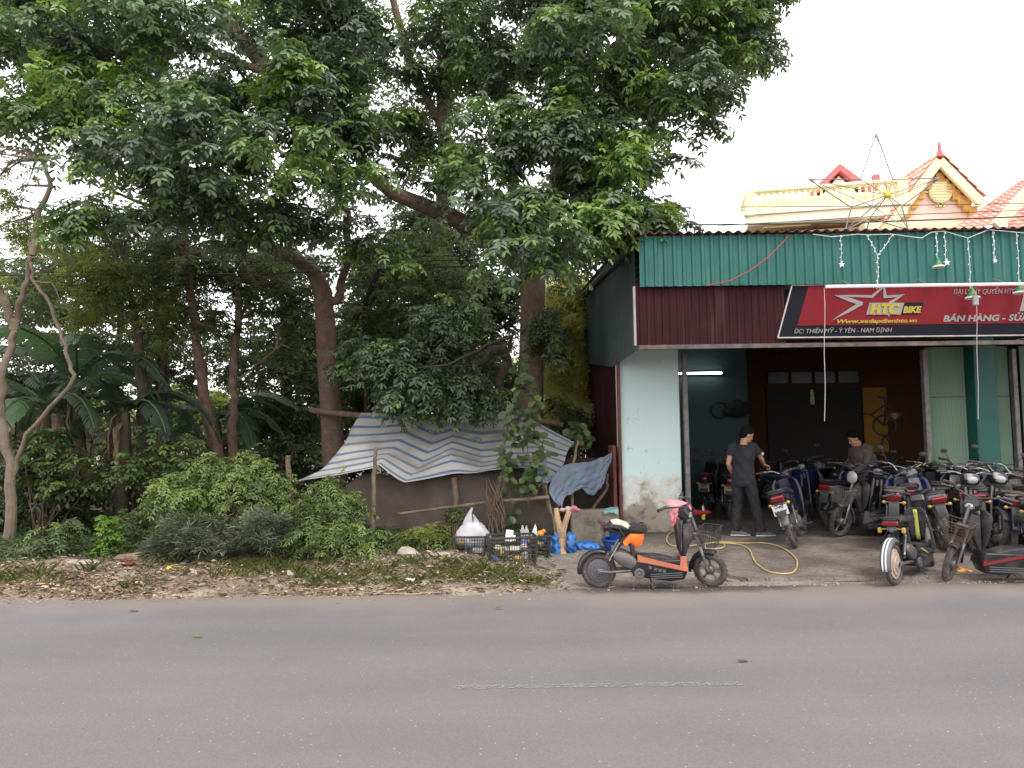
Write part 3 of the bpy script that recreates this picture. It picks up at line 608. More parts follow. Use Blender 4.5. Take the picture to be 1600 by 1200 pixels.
def strip(pts, m, name, dy):
    mb = MB(); pp = [(SP(*Z8(u, v)) - so, w / 4.103 * SY / 1200) for (u, v, w) in pts]
    vs = []
    for i, (p, w) in enumerate(pp):
        a = pp[max(i - 1, 0)][0]; b = pp[min(i + 1, len(pp) - 1)][0]; d = (b - a); d = Vector((d.x, 0, d.z)).normalized(); nrm = Vector((-d.z, 0, d.x))
        vs += [Vector((p.x, dy, p.z)) + nrm * w / 2, Vector((p.x, dy, p.z)) - nrm * w / 2]
    return vs, [(2 * i, 2 * i + 1, 2 * i + 3, 2 * i + 2) for i in range(len(pp) - 1)]
star = MB()
for k, seg in enumerate(([(385, 132, 4), (500, 134, 14), (632, 138, 18)], [(618, 142, 18), (690, 80, 12)], [(700, 76, 10), (708, 146, 26)], [(700, 141, 18), (760, 136, 16), (832, 126, 4)], [(815, 130, 10), (735, 180, 22)], [(385, 130, 4), (470, 155, 26), (560, 186, 26)], [(560, 178, 24), (480, 225, 20), (372, 286, 3)], [(735, 240, 18), (728, 268, 4)])):
    vs, fs = strip(seg, sw, 'x', -.0125 - .0006 * k); star.add(vs, fs)
star.build('star_emblem', sw, sg, smooth=0, sol=.003)
plate([Z8(585, 255), Z8(605, 178), Z8(828, 178), Z8(806, 255)], sw, 'letter_ground', -.019, .005)
plate([Z8(808, 253), Z8(830, 177), Z8(953, 175), Z8(933, 248)], sb, 'letter_ground', -.020, .005)
def stext(txt, u0, v_base, v_top, u1, m, **k):
    p = SP(*Z8(u0, v_base)) - so; q = SP(*Z8(u1, v_base)) - so; h = abs((SP(*Z8(u0, v_top)) - so).z - p.z)
    return text_mesh(txt, h / .70, m, sg, Vector((p.x, k.pop('dy', -.012), p.z)), width=q.x - p.x, **k)
stext('HTC', 605, 248, 188, 800, sy_, bold=.012, dy=-.027)
stext('BIKE', 818, 243, 204, 938, sy_, bold=.006, dy=-.027)
stext('Www.xedapdienhtc.vn', 400, 309, 285, 912, sy_, shear=.3, bold=.002)
stext('ĐC: THIÊN MỸ - Ý YÊN - NAM ĐỊNH', 125, 374, 346, 752, sw, bold=0)
stext('ĐẠI LÝ ỦY QUYỀN HTC', 1145, 124, 92, 1548, sw, bold=0)
stext('BÁN HÀNG - SỬA CHỮA', 1078, 298, 260, 1840, sw, bold=.004)
stext('1', 1566, 226, 116, 1640, sw, bold=.012)
# long tube lamp bar in front of the sign
t = empty('strip_lamp', 'long white batten lamp hung over the top edge of the red sign', 'lamp', (W(1290, 450, CY - .25).x, CY - .25, W(1290, 449, CY - .25).z))
L_ = W(1600, 449, CY - .25).x - t.location.x + .4
MB().tube([(0, 0, 0), (L_, 0, 0)], .012, n=8).box((L_ / 2, 0, .018), (L_, .04, .02)).build('batten', mat('bright_white', (.85, .85, .86), rough=.4, var=.03), t)
br = MB()
for k in range(4): br.tube([(.3 + k * 1.0, 0, .04), (.3 + k * 1.0, .2, .12)], .008, n=5)
br.build('bracket', steel, t)
# hanging cords
def cord(name, pts, r, m, label, cat='cord', group=None, n=5): return tag(MB().tube(pts, r, n=n).build(name, m), label, cat, group)
cw = mat('pale_cord', (.50, .46, .44), rough=.8, var=.1)
def hang(px, y0, y1, Y, dx=0):
    a = W(px, y0, Y); b = W(px + dx, y1, Y); return [a + (b - a) * (i / 8) + Vector((.008 * math.sin(i * 1.3), .006 * math.cos(i), 0)) for i in range(9)]
cord('pull_cord', hang(1288, 450, 658, CY - .22, 1), .004, cw, 'thin pale pull cord hanging from the left end of the white batten lamp')
cord('pull_cord', hang(1525, 455, 655, CY - .22, 4), .0035, cw, 'thin pale pull cord hanging in front of the green post')
t = tag(MB().box((0, 0, 0), (.075, .05, .13), bev=.012).build('switch_box', mat('grey_plastic', (.25, .24, .25), rough=.6)), 'small grey box hung on the cord in front of the sign', 'switch'); t.location = W(1524, 470, CY - .2)
rc = mat('red_cable', (.35, .05, .05), rough=.7)
cord('red_cable', [W(1233, 368, CY - .12), W(1222, 380, CY - .1), W(1200, 402, CY - .1), W(1170, 424, CY - .1), W(1140, 439, CY - .1), W(1105, 446, CY - .06)], .008, rc, 'red cable drooping across the green fascia', 'cable')
# icicle string lights and ornaments along the fascia
yl = CY - .08
lc = mat('light_string', (.62, .66, .62), rough=.6)
lights = empty('string_lights', 'white icicle string lights slung along the top of the green fascia', 'string lights', (W(1270, 370, yl)))
lo = Vector(lights.location); mb = MB(); bq = []
top = [(1270, 366), (1300, 370), (1340, 366), (1355, 367), (1395, 366), (1440, 372), (1455, 363), (1475, 361), (1512, 372), (1545, 359), (1600, 364), (1660, 360)]
mb.tube([W(x, y, yl) - lo for (x, y) in top], .005, n=5)
dr = [((1313, 367), (1314, 412)), ((1354, 367), (1371, 400)), ((1395, 366), (1371, 400)), ((1371, 400), (1371, 450)), ((1462, 362), (1464, 408)), ((1475, 361), (1477, 408)), ((1512, 372), (1516, 455)), ((1551, 361), (1553, 405)), ((1588, 363), (1592, 445))]
for (a, b) in dr:
    pa, pb = W(*a, yl) - lo, W(*b, yl) - lo; mb.tube([pa, (pa + pb) / 2 + Vector((.006, -.01, 0)), pb], .004, n=5)
    for k in range(7):
        q = pa + (pb - pa) * (k + .5) / 7 + Vector((.012 * (-1) ** k, -.01, 0)); bq.append(q)
mb.build('wire', lc, lights); b0_ = MB().ell((0, 0, 0), (.007, .007, .012), nu=6, nv=4).build('bulb', white, lights); b0_.location = bq[0]
for q in bq[1:]: c_ = b0_.copy(); COL.objects.link(c_); c_.parent = lights; c_.location = q
def star_orn(px, py, s, label):
    pts = []
    for k in range(10):
        a = math.pi / 2 + k * math.pi / 5; r = s if k % 2 == 0 else s * .42; pts.append((r * math.cos(a), r * math.sin(a)))
    o = MB().prism(pts, -.012, .012, bev=.006).build('star_ornament', white); o.location = W(px, py, yl) + Vector((0, -.02, 0)); tag(o, label, 'ornament', 'ornaments on the string lights')
star_orn(1314, 414, .045, 'white star ornament left of the sign emblem on the fascia'); star_orn(1478, 411, .05, 'white star ornament beside the green bell on the fascia')
star_orn(1371, 448, .035, 'small white star hanging over the top edge of the sign'); star_orn(1553, 408, .035, 'small white star at the right of the fascia between two bells')
og = mat('ornament_green', (.01, .22, .06), rough=.5); orr = mat('ornament_red', (.55, .05, .03), rough=.5)
for (px, py, s, lab) in ((1464, 411, .07, 'green bell ornament beside the larger white star on the fascia'), (1517, 458, .085, 'green bell ornament hanging lowest in front of the sign'), (1592, 450, .085, 'green bell ornament at the right edge in front of the sign')):
    t = empty('bell_ornament', lab, 'ornament', W(px, py, yl) + Vector((0, -.03, 0)), group='ornaments on the string lights')
    MB().lathe((0, 0, -s * .8), (0, 0, 1), [(s, 0), (s * .7, s * .35), (s * .5, s * .8), (s * .3, s * 1.3), (.01, s * 1.7)], n=12).build('bell', og, t)
    MB().ring((0, 0, -s * .8), (0, 0, 1), s * .95, s * .16, n=14, m=6).build('rim', white, t)
    MB().ell((0, -s * .5, -s * .3), (s * .3, s * .25, s * .3), nu=8, nv=6).build('bow', orr, t)

# steel star on the roof
SYr = 10.75
stf = empty('steel_star', 'large rusty steel tube star standing on the workshop roof', 'star frame', (W(1370, 366, SYr)))
so2 = Vector(stf.location); tip = [(1369, 208), (1263, 280), (1321, 359), (1419, 359), (1469, 278)]; inn = [(1345, 280), (1330, 324), (1359, 341), (1409, 322), (1395, 280)]
hub_f = W(1387, 305, SYr - .2) - so2; T_ = [W(*p, SYr) - so2 for p in tip]; I_ = [W(*p, SYr) - so2 for p in inn]
mb = MB(); order = [T_[0], I_[0], T_[1], I_[1], T_[2], I_[2], T_[3], I_[3], T_[4], I_[4]]
for i in range(10): mb.tube([order[i], order[(i + 1) % 10]], .0095, n=5)
for p in order: mb.tube([p, hub_f], .0068, n=5)
hub_b = hub_f + Vector((0, .45, -.02))
for p in T_: mb.tube([p, hub_b], .0055, n=5)
for (a, b) in ((T_[2], (1321, 372)), (T_[3], (1425, 372)), (I_[2], (1345, 372))): mb.tube([a, W(*b, SYr + .1) - so2 + Vector((0, 0, -.18))], .011, n=5)
mb.build('tube_frame', mat('galvanised_tube', (.22, .21, .22), rough=.5, metal=.4, var=.3, dirt=(.25, .12, .08), dirt_amt=.3), stf)
MB().ell(hub_f, (.045, .045, .045), nu=12, nv=8).tube([hub_f + Vector((0, 0, 0)), hub_f + Vector((0, 0, .16))], .01, n=5).tube([hub_f + Vector((-.12, 0, .05)), hub_f + Vector((.12, 0, .02))], .01, n=5).build('hub', mat('hub_yellow', (.6, .5, .05), rough=.5), stf)

# ================================================================ HOUSES BEHIND
ytr = mat('yellow_trim', (.82, .77, .46), rough=.8, var=.12, scale=2, dirt=(.55, .48, .25), dirt_amt=.3)
crm = mat('cream_wall', (.82, .77, .58), rough=.85, var=.08, scale=1, dirt=(.60, .50, .32), dirt_amt=.25)
pch = mat('peach_wall', (.76, .54, .46), rough=.85, var=.08, scale=1)
def tile_mat(name, ax):
    m = mat(name, (.68, .35, .28), rough=.7, var=.3, scale=3, dirt=(.52, .26, .21), dirt_amt=.3, dirt_scale=1.5); return m
tile = tile_mat('red_tiles', 0)
def tiled_roof(a, b, c, d, name, parent, pitch=.26, rowh=.34):
    """ribbed tile surface; a-b lower edge, d-c upper edge (quad)"""
    a, b, c, d = map(Vector, (a, b, c, d)); n = max(4, int((b - a).length / pitch) * 6); k = max(3, int((d - a).length / rowh))
    nrm = (b - a).cross(d - a).normalized()
    if nrm.z < 0: nrm = -nrm
    rows = []
    for j in range(k * 2):
        t = (j // 2 + (j % 2) * .98) / k; step = .045 * (1 - (j % 2))* (1 if j else 1) 
        rows.append([])
        for i in range(n + 1):
            s_ = i / n; p = a.lerp(b, s_).lerp(d.lerp(c, s_), t); rows[-1].append(p + nrm * (.05 * abs(math.sin(math.pi * i / 6)) + (.045 if j % 2 == 0 else 0)))
    return MB().grid(rows).build(name, tile, parent, smooth=50, sol=.03)
HY = 25.0
hs = empty('yellow_house', 'yellow and cream house with a balustraded balcony and a red gable behind the workshop', 'house', (W(1172,330,HY).x, HY, 0))
def HL(o): return to_local(o)
bl, br_ = W(1172, 372, HY), W(1395, 330, HY)
bx0, bx1 = W(1170, 330, HY).x, W(1395, 330, HY).x
zslab0, zslab1 = W(1290, 352, HY).z, W(1290, 336, HY).z
zr0, zr1 = W(1290, 332, HY).z, W(1290, 299, HY).z
HL(MB().box(((bx0 + bx1) / 2, HY + .9, (zslab0 + zslab1) / 2), (bx1 - bx0 + .1, 2.0, zslab1 - zslab0 - .0), bev=.03).box(((bx0 + bx1) / 2, HY - .02, zslab1 + .06), (bx1 - bx0 + .3, .3, .12)).build('balcony_slab', crm, hs))
HL(MB().box(((bx0 + bx1) / 2 + .3, HY + 2.1, zslab0 / 2), (bx1 - bx0 - .2, .4, zslab0)).box(((bx0 + bx1) / 2 + .3, HY + 4, zslab0 / 2 + .8), (bx1 - bx0 - .2, 3, zslab0 + 1.6)).build('wall', crm, hs))
rl = MB(); rl.box(((bx0 + bx1) / 2, HY, zr1), (bx1 - bx0 + .2, .24, .12), bev=.03).box(((bx0 + bx1) / 2, HY, zslab1 + .2), (bx1 - bx0 + .1, .22, .13), bev=.02)
rl.box((bx0 - .0, HY + 1, zr1), (.2, 2, .16), bev=.02)
for px in (1172, 1392): rl.box((W(px, 330, HY).x, HY, (zslab1 + zr1) / 2), (.30, .30, zr1 - zslab1 + .1), bev=.03)
HL(rl.build('handrail', ytr, hs))
nb = 22
for i in range(nb):
    x = bx0 + .35 + (bx1 - bx0 - .7) * i / (nb - 1); h = zr1 - zslab1 - .3
    HL(MB().lathe((x, HY, zslab1 + .24), (0, 0, 1), [(.07, 0), (.05, .04), (.085, .2 * h), (.085, .35 * h), (.045, .62 * h), (.04, .85 * h), (.075, h - .04), (.075, h)], n=8).build('baluster', ytr, hs))
for x in (bx0 + 1.2, bx0 + 3.0): HL(MB().box((x, HY + .95, zslab0 - .03), (1.5, 1.6, .05)).build('soffit_panel', ytr, hs))
HL(MB().box(((bx0 + bx1) / 2, HY + .9, zslab0 - .28), (bx1 - bx0 - .5, 1.6, .10)).build('cornice', mat('tan_band', (.42, .25, .14), rough=.8), hs))
HL(MB().box((bx0 - .25, HY + 1.6, zslab0 - 1.2), (.35, .3, 2.6), rot=Matrix.Rotation(R(24), 3, 'Y')).build('bracket', mat('grey_concrete', (.20, .18, .17), rough=.9), hs))
# small gable behind balcony
g0, gt, g1 = W(1195, 345, HY + 4), W(1265, 277, HY + 4), W(1345, 345, HY + 4)
HL(MB().prism([(g0.x + .25, g0.z - .3), (g1.x - .3, g1.z - .3), (gt.x, gt.z - .25)], HY + 4.0, HY + 9).build('gable', crm, hs))
gr = MB()
for (p, q, yo) in ((g0, gt, 0), (gt, g1, .011)):
    dd = (q - p); gr.box(((p.x + q.x) / 2, HY + 6.3 + yo, (p.z + q.z) / 2), (dd.length + .12, 5.2, .2), rot=Matrix.Rotation(-math.atan2(dd.z, dd.x), 3, 'Y'))
HL(gr.build('gable_roof', mat('red_verge', (.55, .13, .13), rough=.7, var=.15), hs))
HL(MB().box((W(1265, 315, HY + 3.9).x, HY + 3.95, W(1265, 318, HY).z + .1), (2.0, .08, 1.2)).build('window', mat('pale_glass', (.35, .42, .45), rough=.2), hs))
HL(MB().box((W(1325, 315, HY + 3.2).x, HY + 3.2, W(1325, 312, HY + 3.2).z), (.22, .3, 1.1)).build('chimney', MATS['red_verge'], hs))
hs.rotation_euler.z = R(-12)
# peach gabled house
H2 = 24.0
h2 = empty('peach_house', 'peach house with steep red tiled gable, yellow bargeboards and round yellow emblem', 'house', (W(1467, 350, H2).x, H2, 0))
ap = W(1467, 244, H2); e0 = W(1357, 388, H2); e1 = W(1535, 313, H2); base = W(1450, 400, H2).z
wl, wr = W(1400, 350, H2).x, W(1530, 330, H2).x
HL(MB().prism([(e0.x + .3, base - 7), (e1.x - .25, base - 7), (e1.x - .25, e1.z + .05), (ap.x, ap.z - .3), (e0.x + .3, e0.z + .1)], H2 + .35, H2 + 5).build('wall', pch, h2))
bg = MB()
for (p, q, yo) in ((e0, ap, 0), (ap, e1, .009)):
    dd = q - p; bg.box(((p.x + q.x) / 2, H2 + yo, (p.z + q.z) / 2 - .14), (dd.length, .14, .30), rot=Matrix.Rotation(-math.atan2(dd.z, dd.x), 3, 'Y'), bev=.02)
HL(bg.build('bargeboard', ytr, h2))
def down(p, q, n, name, dirx):
    mb = MB()
    for i in range(n):
        t = (i + .7) / (n + .8); x = p.x + (q.x - p.x) * t; z = p.z + (q.z - p.z) * t
        mb.box((x, H2 + .26 + .013 * (i % 2), z - .50), (.25, .14, .34))
    return HL(mb.build(name, mat('stepped_trim', (.62, .36, .10), rough=.8), h2))
down(e0, ap, 9, 'stepped_frieze', 1); down(ap, e1, 7, 'stepped_frieze', 1)
tiled_o = tiled_roof((e0.x - .05, H2 - .1, e0.z + .08), (e0.x - .05, H2 + 5, e0.z + .08), (ap.x, H2 + 5, ap.z + .1), (ap.x, H2 - .1, ap.z + .1), 'roof', h2); HL(tiled_o)
HL(tiled_roof((e1.x + .05, H2 - .1, e1.z + .08), (e1.x + .05, H2 + 5, e1.z + .08), (ap.x, H2 + 5, ap.z + .1), (ap.x, H2 - .1, ap.z + .1), 'roof', h2))
HL(MB().lathe((ap.x, H2 - .05, ap.z), (0, 0, 1), [(.12, -.05), (.1, .1), (.05, .2), (.06, .28), (.015, .5)], n=8).build('finial', MATS['red_verge'], h2))
em = W(1468, 300, H2 + .3)
mb = MB(); mb.lathe((em.x, H2 + .3, em.z), (0, -1, 0), [(.37, 0), (.37, .08), (.34, .1)], n=28)
for k in range(-3, 4): mb.box((em.x, H2 + .19, em.z + k * .09), (2 * math.sqrt(.34 ** 2 - (k * .09) ** 2) - .02, .03, .035))
for (dx, dz_, w, h) in ((0, .46, .28, .04), (-.07, .42, .03, .12), (.07, .42, .03, .12), (0, -.46, .28, .04), (-.46, 0, .18, .04), (.46, 0, .18, .04), (-.46, .08, .14, .03), (.46, .08, .14, .03), (-.07, -.42, .03, .12), (.07, -.42, .03, .12)): mb.box((em.x + dx, H2 + .3, em.z + dz_), (w, .06, h))
HL(mb.build('round_emblem', ytr, h2))
HL(MB().box(((wl + wr) / 2 - .5, H2 + .2, W(1450, 352, H2).z), (wr - wl + 1.0, .5, .22)).build('sill_band', ytr, h2))
# lower tiled roof at right edge
h3 = empty('tiled_house', 'house with broad red tiled roof slopes at the right edge behind the workshop', 'house', (W(1600, 350, 21).x, 21, 0))
HL(tiled_roof(W(1490, 358, 20.6), W(1660, 352, 20.6), W(1720, 240, 24), W(1592, 286, 24), 'roof', h3))
p, q = W(1556, 354, 20.2), W(1640, 262, 20.2)
dd = q - p; HL(MB().box(((p.x + q.x) / 2, 20.2, (p.z + q.z) / 2), (dd.length, .2, .26), rot=Matrix.Rotation(-math.atan2(dd.z, dd.x), 3, 'Y')).build('bargeboard', ytr, h3))
HL(tiled_roof(W(1566, 360, 20.4), W(1700, 356, 20.4), W(1740, 300, 22), W(1640, 306, 22), 'roof', h3))
HL(MB().box((W(1600, 380, 23).x + 1, 24.2, 2.9), (5, 5, 5.8)).build('wall', pch, h3))
# ================================================================ TREES AND PLANTS
bark = mat('brown_bark', (.155, .098, .070), rough=.95, var=.35, scale=7, bump=.8, bscale=22, dirt=(.19, .17, .14), dirt_amt=.35, dirt_scale=5)
bark_d = mat('dark_bark', (.075, .055, .042), rough=.95, var=.35, scale=7, bump=.8, bscale=22)
bark_p = mat('pale_bark', (.17, .13, .095), rough=.95, var=.3, scale=6, bump=.6, bscale=18, dirt=(.13, .14, .09), dirt_amt=.4)
leaf_big = leafmat('broad_leaflets', [(.042, .060, .040), (.066, .098, .054), (.092, .140, .066), (.12, .20, .06), (.19, .31, .06)], rough=.40, trans=.30, spec=.7)
leaf_mid = leafmat('small_leaves', [(.045, .066, .036), (.078, .112, .052), (.12, .165, .065), (.19, .25, .075)], trans=.46)
leaf_olive = leafmat('olive_leaves', [(.07, .10, .03), (.12, .16, .045), (.20, .24, .06), (.29, .31, .08)], trans=.48)
leaf_yel = leafmat('bamboo_leaves', [(.28, .32, .12), (.46, .48, .17), (.58, .57, .22), (.64, .62, .28)], trans=.5)
leaf_lime = leafmat('lime_leaves', [(.05, .11, .02), (.11, .21, .03), (.20, .33, .045)], trans=.4)
leaf_bush = leafmat('bush_leaves', [(.04, .066, .026), (.07, .11, .038), (.11, .17, .05), (.20, .27, .065)], trans=.3)
leaf_grey = leafmat('grey_green_blades', [(.07, .09, .055), (.12, .145, .09), (.18, .21, .13)], trans=.2)
def wob(pts, amp, seed, sub=4):
    g = random.Random(seed); out = []
    for i in range(len(pts) - 1):
        for k in range(sub):
            t = k / sub; p = Vector(pts[i]).lerp(Vector(pts[i + 1]), t)
            out.append(p + Vector((g.uniform(-amp, amp), g.uniform(-amp, amp), g.uniform(-amp, amp) * .5)) * (1 if (i + k) else 0))
    return out + [Vector(pts[-1])]
def limb(mb, pts, r0, r1, seed=0, amp=.02, n=10):
    q = wob(pts, amp, seed); k = len(q)
    mb.tube(q, [r0 + (r1 - r0) * (i / (k - 1)) ** .8 for i in range(k)], n=n)
def px_blobs(lst):
    """(px, py, depth, radius across px, radius up px, depth radius m) -> ellipsoids in metres"""
    out = []
    for (px, py, Y, rx_, ry_, rd) in lst:
        c = W(px, py, Y); out.append(((c.x, c.y, c.z), (rx_ * Y / FPX, rd, ry_ * Y / FPX)))
    return out
def crown(name, m, blobs, dens, parent, seed, kw, tones=None, clump=0):
    if clump:
        Q, I0 = blob_pts(blobs, dens / clump, seed); g0 = np.random.default_rng(seed + 9)
        off = g0.normal(0, 1, (len(Q), clump, 3)) * np.array([.24, .24, .13]); P = (Q[:, None, :] + off).reshape(-1, 3); I = np.repeat(I0, clump)
        ct = np.repeat(g0.normal(0, .12, len(Q)) + (g0.random(len(Q)) < .16) * .38, clump) + off[:, :, 2].reshape(-1) * .5
    else: P, I = blob_pts(blobs, dens, seed); ct = 0
    g = np.random.default_rng(seed + 50)
    bt = g.normal(0, .06, len(blobs)); tone = bt[I] + g.normal(0, .11, len(P))
    C0 = np.array([b[0] for b in blobs]); Rr = np.array([b[1] for b in blobs])
    rel = (P - C0[I]) / Rr[I]
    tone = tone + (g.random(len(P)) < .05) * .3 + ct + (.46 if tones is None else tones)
    arr = pinnate(P, seed=seed, tone=tone, **kw)
    return leaves_obj(name, m, *arr, parent=parent), P
def twigs(mb, P, hubs, r, n, seed):
    g = random.Random(seed); H = [Vector(h) for h in hubs]
    idx = [g.randrange(len(P)) for _ in range(n)]
    for i in idx:
        p = Vector(P[i]); h = min(H, key=lambda q: (q - p).length); d = (p - h).length
        if d < 1.5:
            m_ = h.lerp(p, .5) + Vector((g.uniform(-.12, .12), g.uniform(-.12, .12), g.uniform(0, .15)))
            mb.tube([h, m_, p], [r, r * .7, r * .3], n=5, cap=False)
def rel(root, o): o.matrix_parent_inverse = Matrix.Translation(-Vector(root.location)); return o

# --- big tree on the right (trunk behind the tarpaulin)
b0 = W(825, 735, 14.0); b0.z = .1
tr = empty('spreading_tree', 'big tree with thick straight trunk and long left limb, beside the workshop', 'tree', b0)
mb = MB()
fk = W(822, 400, 14.0)
mb.tube([b0 + Vector((0, 0, -.2)), b0 + Vector((.02, 0, .4)), W(827, 640, 14), W(830, 560, 14), W(832, 480, 14), W(834, 420, 13.9), W(845, 380, 13.8), W(870, 300, 13.6), W(880, 200, 13.3), W(850, 60, 13), W(835, -80, 13)], [.36, .30, .26, .235, .225, .23, .21, .17, .15, .12, .06], n=14)
limb(mb, [W(832, 425, 13.95), W(775, 380, 13.6), W(720, 345, 13.2), W(660, 320, 12.8), W(610, 300, 12.5), W(575, 268, 12.3), W(552, 225, 12.2), W(535, 170, 12), W(520, 90, 11.8)], .20, .05, 1)
limb(mb, [W(575, 268, 12.3), W(545, 272, 12), W(500, 255, 11.6), W(450, 240, 11.3)], .09, .03, 2)
limb(mb, [W(838, 415, 13.9), W(900, 380, 13.2), W(930, 330, 12.5), W(980, 270, 12), W(1030, 180, 11.8), W(1090, 80, 11.9)], .18, .04, 3)
limb(mb, [W(775, 380, 13.6), W(745, 300, 13.2), W(690, 200, 13), W(640, 100, 12.8), W(610, -20, 12.5)], .10, .06, 4)
limb(mb, [W(690, 200, 13), W(690, 110, 12.9), W(700, 30, 12.8), W(690, -60, 12.6)], .09, .06, 5)
limb(mb, [W(880, 250, 13.4), W(960, 150, 12.6), W(1050, 60, 12.2), W(1130, 0, 12)], .10, .04, 6)
limb(mb, [W(775, 380, 13.6), W(800, 300, 12), W(800, 250, 11), W(770, 230, 10.4)], .09, .03, 8)
b1 = px_blobs([(1115, 50, 12, 85, 85, 1.3), (1165, -40, 12.3, 60, 90, 1.2), (1185, 40, 12.3, 30, 60, .6), (1050, 150, 11.6, 95, 90, 1.2), (1000, 255, 11.2, 90, 85, 1.2), (975, 335, 10.8, 75, 50, .9), (890, 90, 11.2, 120, 90, 1.2),
    (870, 220, 10.8, 110, 90, 1.2), (765, 245, 10.4, 65, 60, .7), (840, 320, 10.2, 90, 65, .8), (810, 395, 9.8, 62, 28, .5), (925, 350, 10.4, 90, 50, .7), (730, 80, 12.4, 100, 100, 1), (985, 30, 12, 120, 90, 1.3),
    (860, -50, 12, 130, 70, 1.3), (1010, -70, 12, 120, 60, 1.3), (650, 215, 13, 60, 45, .7), (1020, 350, 10.9, 32, 32, .4), (720, 290, 12.6, 40, 25, .4)])
crown_kw = dict(K=8, M=5, rl=.30, ll=.12, lw=.047, droop=.6)
_, P = crown('crown', leaf_big, b1, 27, tr, 21, crown_kw, clump=6)
hubs = [tuple(W(*h)) for h in ((775, 380, 13.6), (720, 345, 13.2), (610, 300, 12.5), (870, 300, 13.6), (930, 330, 12.5), (980, 270, 12), (1030, 180, 11.8), (1090, 80, 11.9), (880, 200, 13.3), (960, 150, 12.6), (690, 110, 12.9), (850, 60, 13), (1050, 60, 12.2))]
twigs(mb, P, hubs, .013, 110, 5)
rel(tr, mb.build('trunk', bark, tr))
for o in tr.children: rel(tr, o)

# --- big tree on the left of the tarpaulin
b0 = W(524, 745, 14.4); b0.z = .12
tl = empty('spreading_tree', 'tall tree whose trunk carries the left end of the tarpaulin ridge pole', 'tree', b0)
mb = MB()
mb.tube([b0 + Vector((0, 0, -.2)), b0 + Vector((0, 0, .5)), W(517, 640, 14.3), W(511, 560, 14.2), W(508, 500, 14.1), W(504, 455, 14), W(490, 425, 13.8), W(455, 400, 13.4), W(400, 380, 12.8), W(370, 365, 12.3), W(345, 330, 11.9), W(310, 290, 11.6), W(265, 250, 11.4)], [.28, .22, .20, .19, .185, .175, .14, .11, .09, .075, .06, .05, .03], n=12)
limb(mb, [W(512, 470, 14.05), W(530, 470, 14), W(534, 440, 14), W(545, 400, 13.6), W(540, 330, 13), W(500, 240, 12.3), W(450, 160, 11.8), W(430, 60, 11.5)], .09, .05, 11)
limb(mb, [W(420, 110, 12.2), W(360, 40, 12), W(330, -40, 12)], .13, .10, 12); limb(mb, [W(500, 240, 12.3), W(430, 120, 12.2), W(380, 60, 12)], .10, .11, 14)
limb(mb, [W(430, 120, 12.2), W(330, 80, 11.9), W(230, 70, 11.7), W(120, 100, 11.6)], .07, .03, 13)
limb(mb, [W(345, 330, 11.9), W(250, 330, 11.6), W(180, 300, 11.5)], .05, .02, 16)
b2 = px_blobs([(560, 60, 11.6, 110, 80, 1), (450, 120, 10.6, 95, 85, 1), (440, 10, 11.6, 130, 60, 1.1), (330, 110, 10.6, 90, 80, 1), (350, 225, 10, 95, 75, .9), (230, 60, 11.4, 110, 70, 1.1), (120, 60, 11.6, 100, 70, 1.1), (30, 60, 12, 80, 90, 1.1), (110, 160, 11.6, 110, 60, .9),
    (215, 185, 11, 100, 70, .9), (210, 290, 10.8, 80, 55, .8), (165, 335, 10.8, 65, 45, .6), (300, 310, 10.8, 75, 45, .7), (430, 275, 10.3, 75, 70, .8), (515, 250, 11, 50, 70, .8), (500, 345, 11.4, 70, 42, .6), (420, 360, 12.2, 70, 40, .6), (575, 390, 12.6, 40, 22, .4), (560, 150, 11.5, 75, 60, .9), (60, -50, 12, 180, 60, 1.2), (380, -70, 12, 220, 50, 1.3), (20, 190, 12.5, 50, 50, .6)])
_, P = crown('crown', leaf_big, b2, 24, tl, 22, crown_kw, clump=6)
hubs = [tuple(W(*h)) for h in ((400, 380, 12.8), (345, 330, 11.9), (310, 290, 11.6), (265, 250, 11.4), (540, 330, 13), (500, 240, 12.3), (450, 160, 11.8), (430, 60, 11.5), (360, 40, 12), (330, 80, 11.9), (230, 70, 11.7), (120, 100, 11.6), (250, 330, 11.6), (180, 300, 11.5))]
twigs(mb, P, hubs, .013, 110, 6)
rel(tl, mb.build('trunk', bark, tl)); [rel(tl, o) for o in tl.children]

# --- low drooping boughs over the tarpaulin from a crooked tree
b0 = W(800, 745, 13.6); b0.z = .1
tk = empty('crooked_tree', 'small crooked tree with dark leaves hanging over the top of the tarpaulin', 'tree', b0)
mb = MB(); mb.tube(wob([b0, W(798, 660, 13.6), W(782, 625, 13.5), W(778, 600, 13.4), W(792, 565, 13.3), W(785, 545, 13.2), W(768, 548, 13.1), W(750, 565, 13), W(735, 568, 12.9)], .02, 3), .085, n=8)
limb(mb, [W(790, 560, 13.3), W(800, 525, 13), W(760, 540, 12.6), W(700, 570, 12.3), W(655, 575, 12.2)], .035, .012, 9); limb(mb, [W(735, 568, 12.9), W(700, 600, 12.6), W(650, 615, 12.4)], .05, .012, 10)
b3 = px_blobs([(640, 600, 12.5, 55, 50, .5), (560, 560, 13.2, 30, 30, .4), (700, 500, 13, 60, 40, .5), (700, 610, 12.5, 60, 42, .5), (610, 560, 12.7, 45, 40, .4), (680, 545, 12.8, 60, 35, .4), (750, 610, 12.5, 38, 35, .3), (860, 520, 13.6, 24, 45, .3)])
_, P = crown('crown', leaf_big, b3, 52, tk, 23, dict(K=7, M=5, rl=.28, ll=.11, lw=.040, droop=.8), tones=.42)
rel(tk, mb.build('trunk', bark_d, tk)); [rel(tk, o) for o in tk.children]

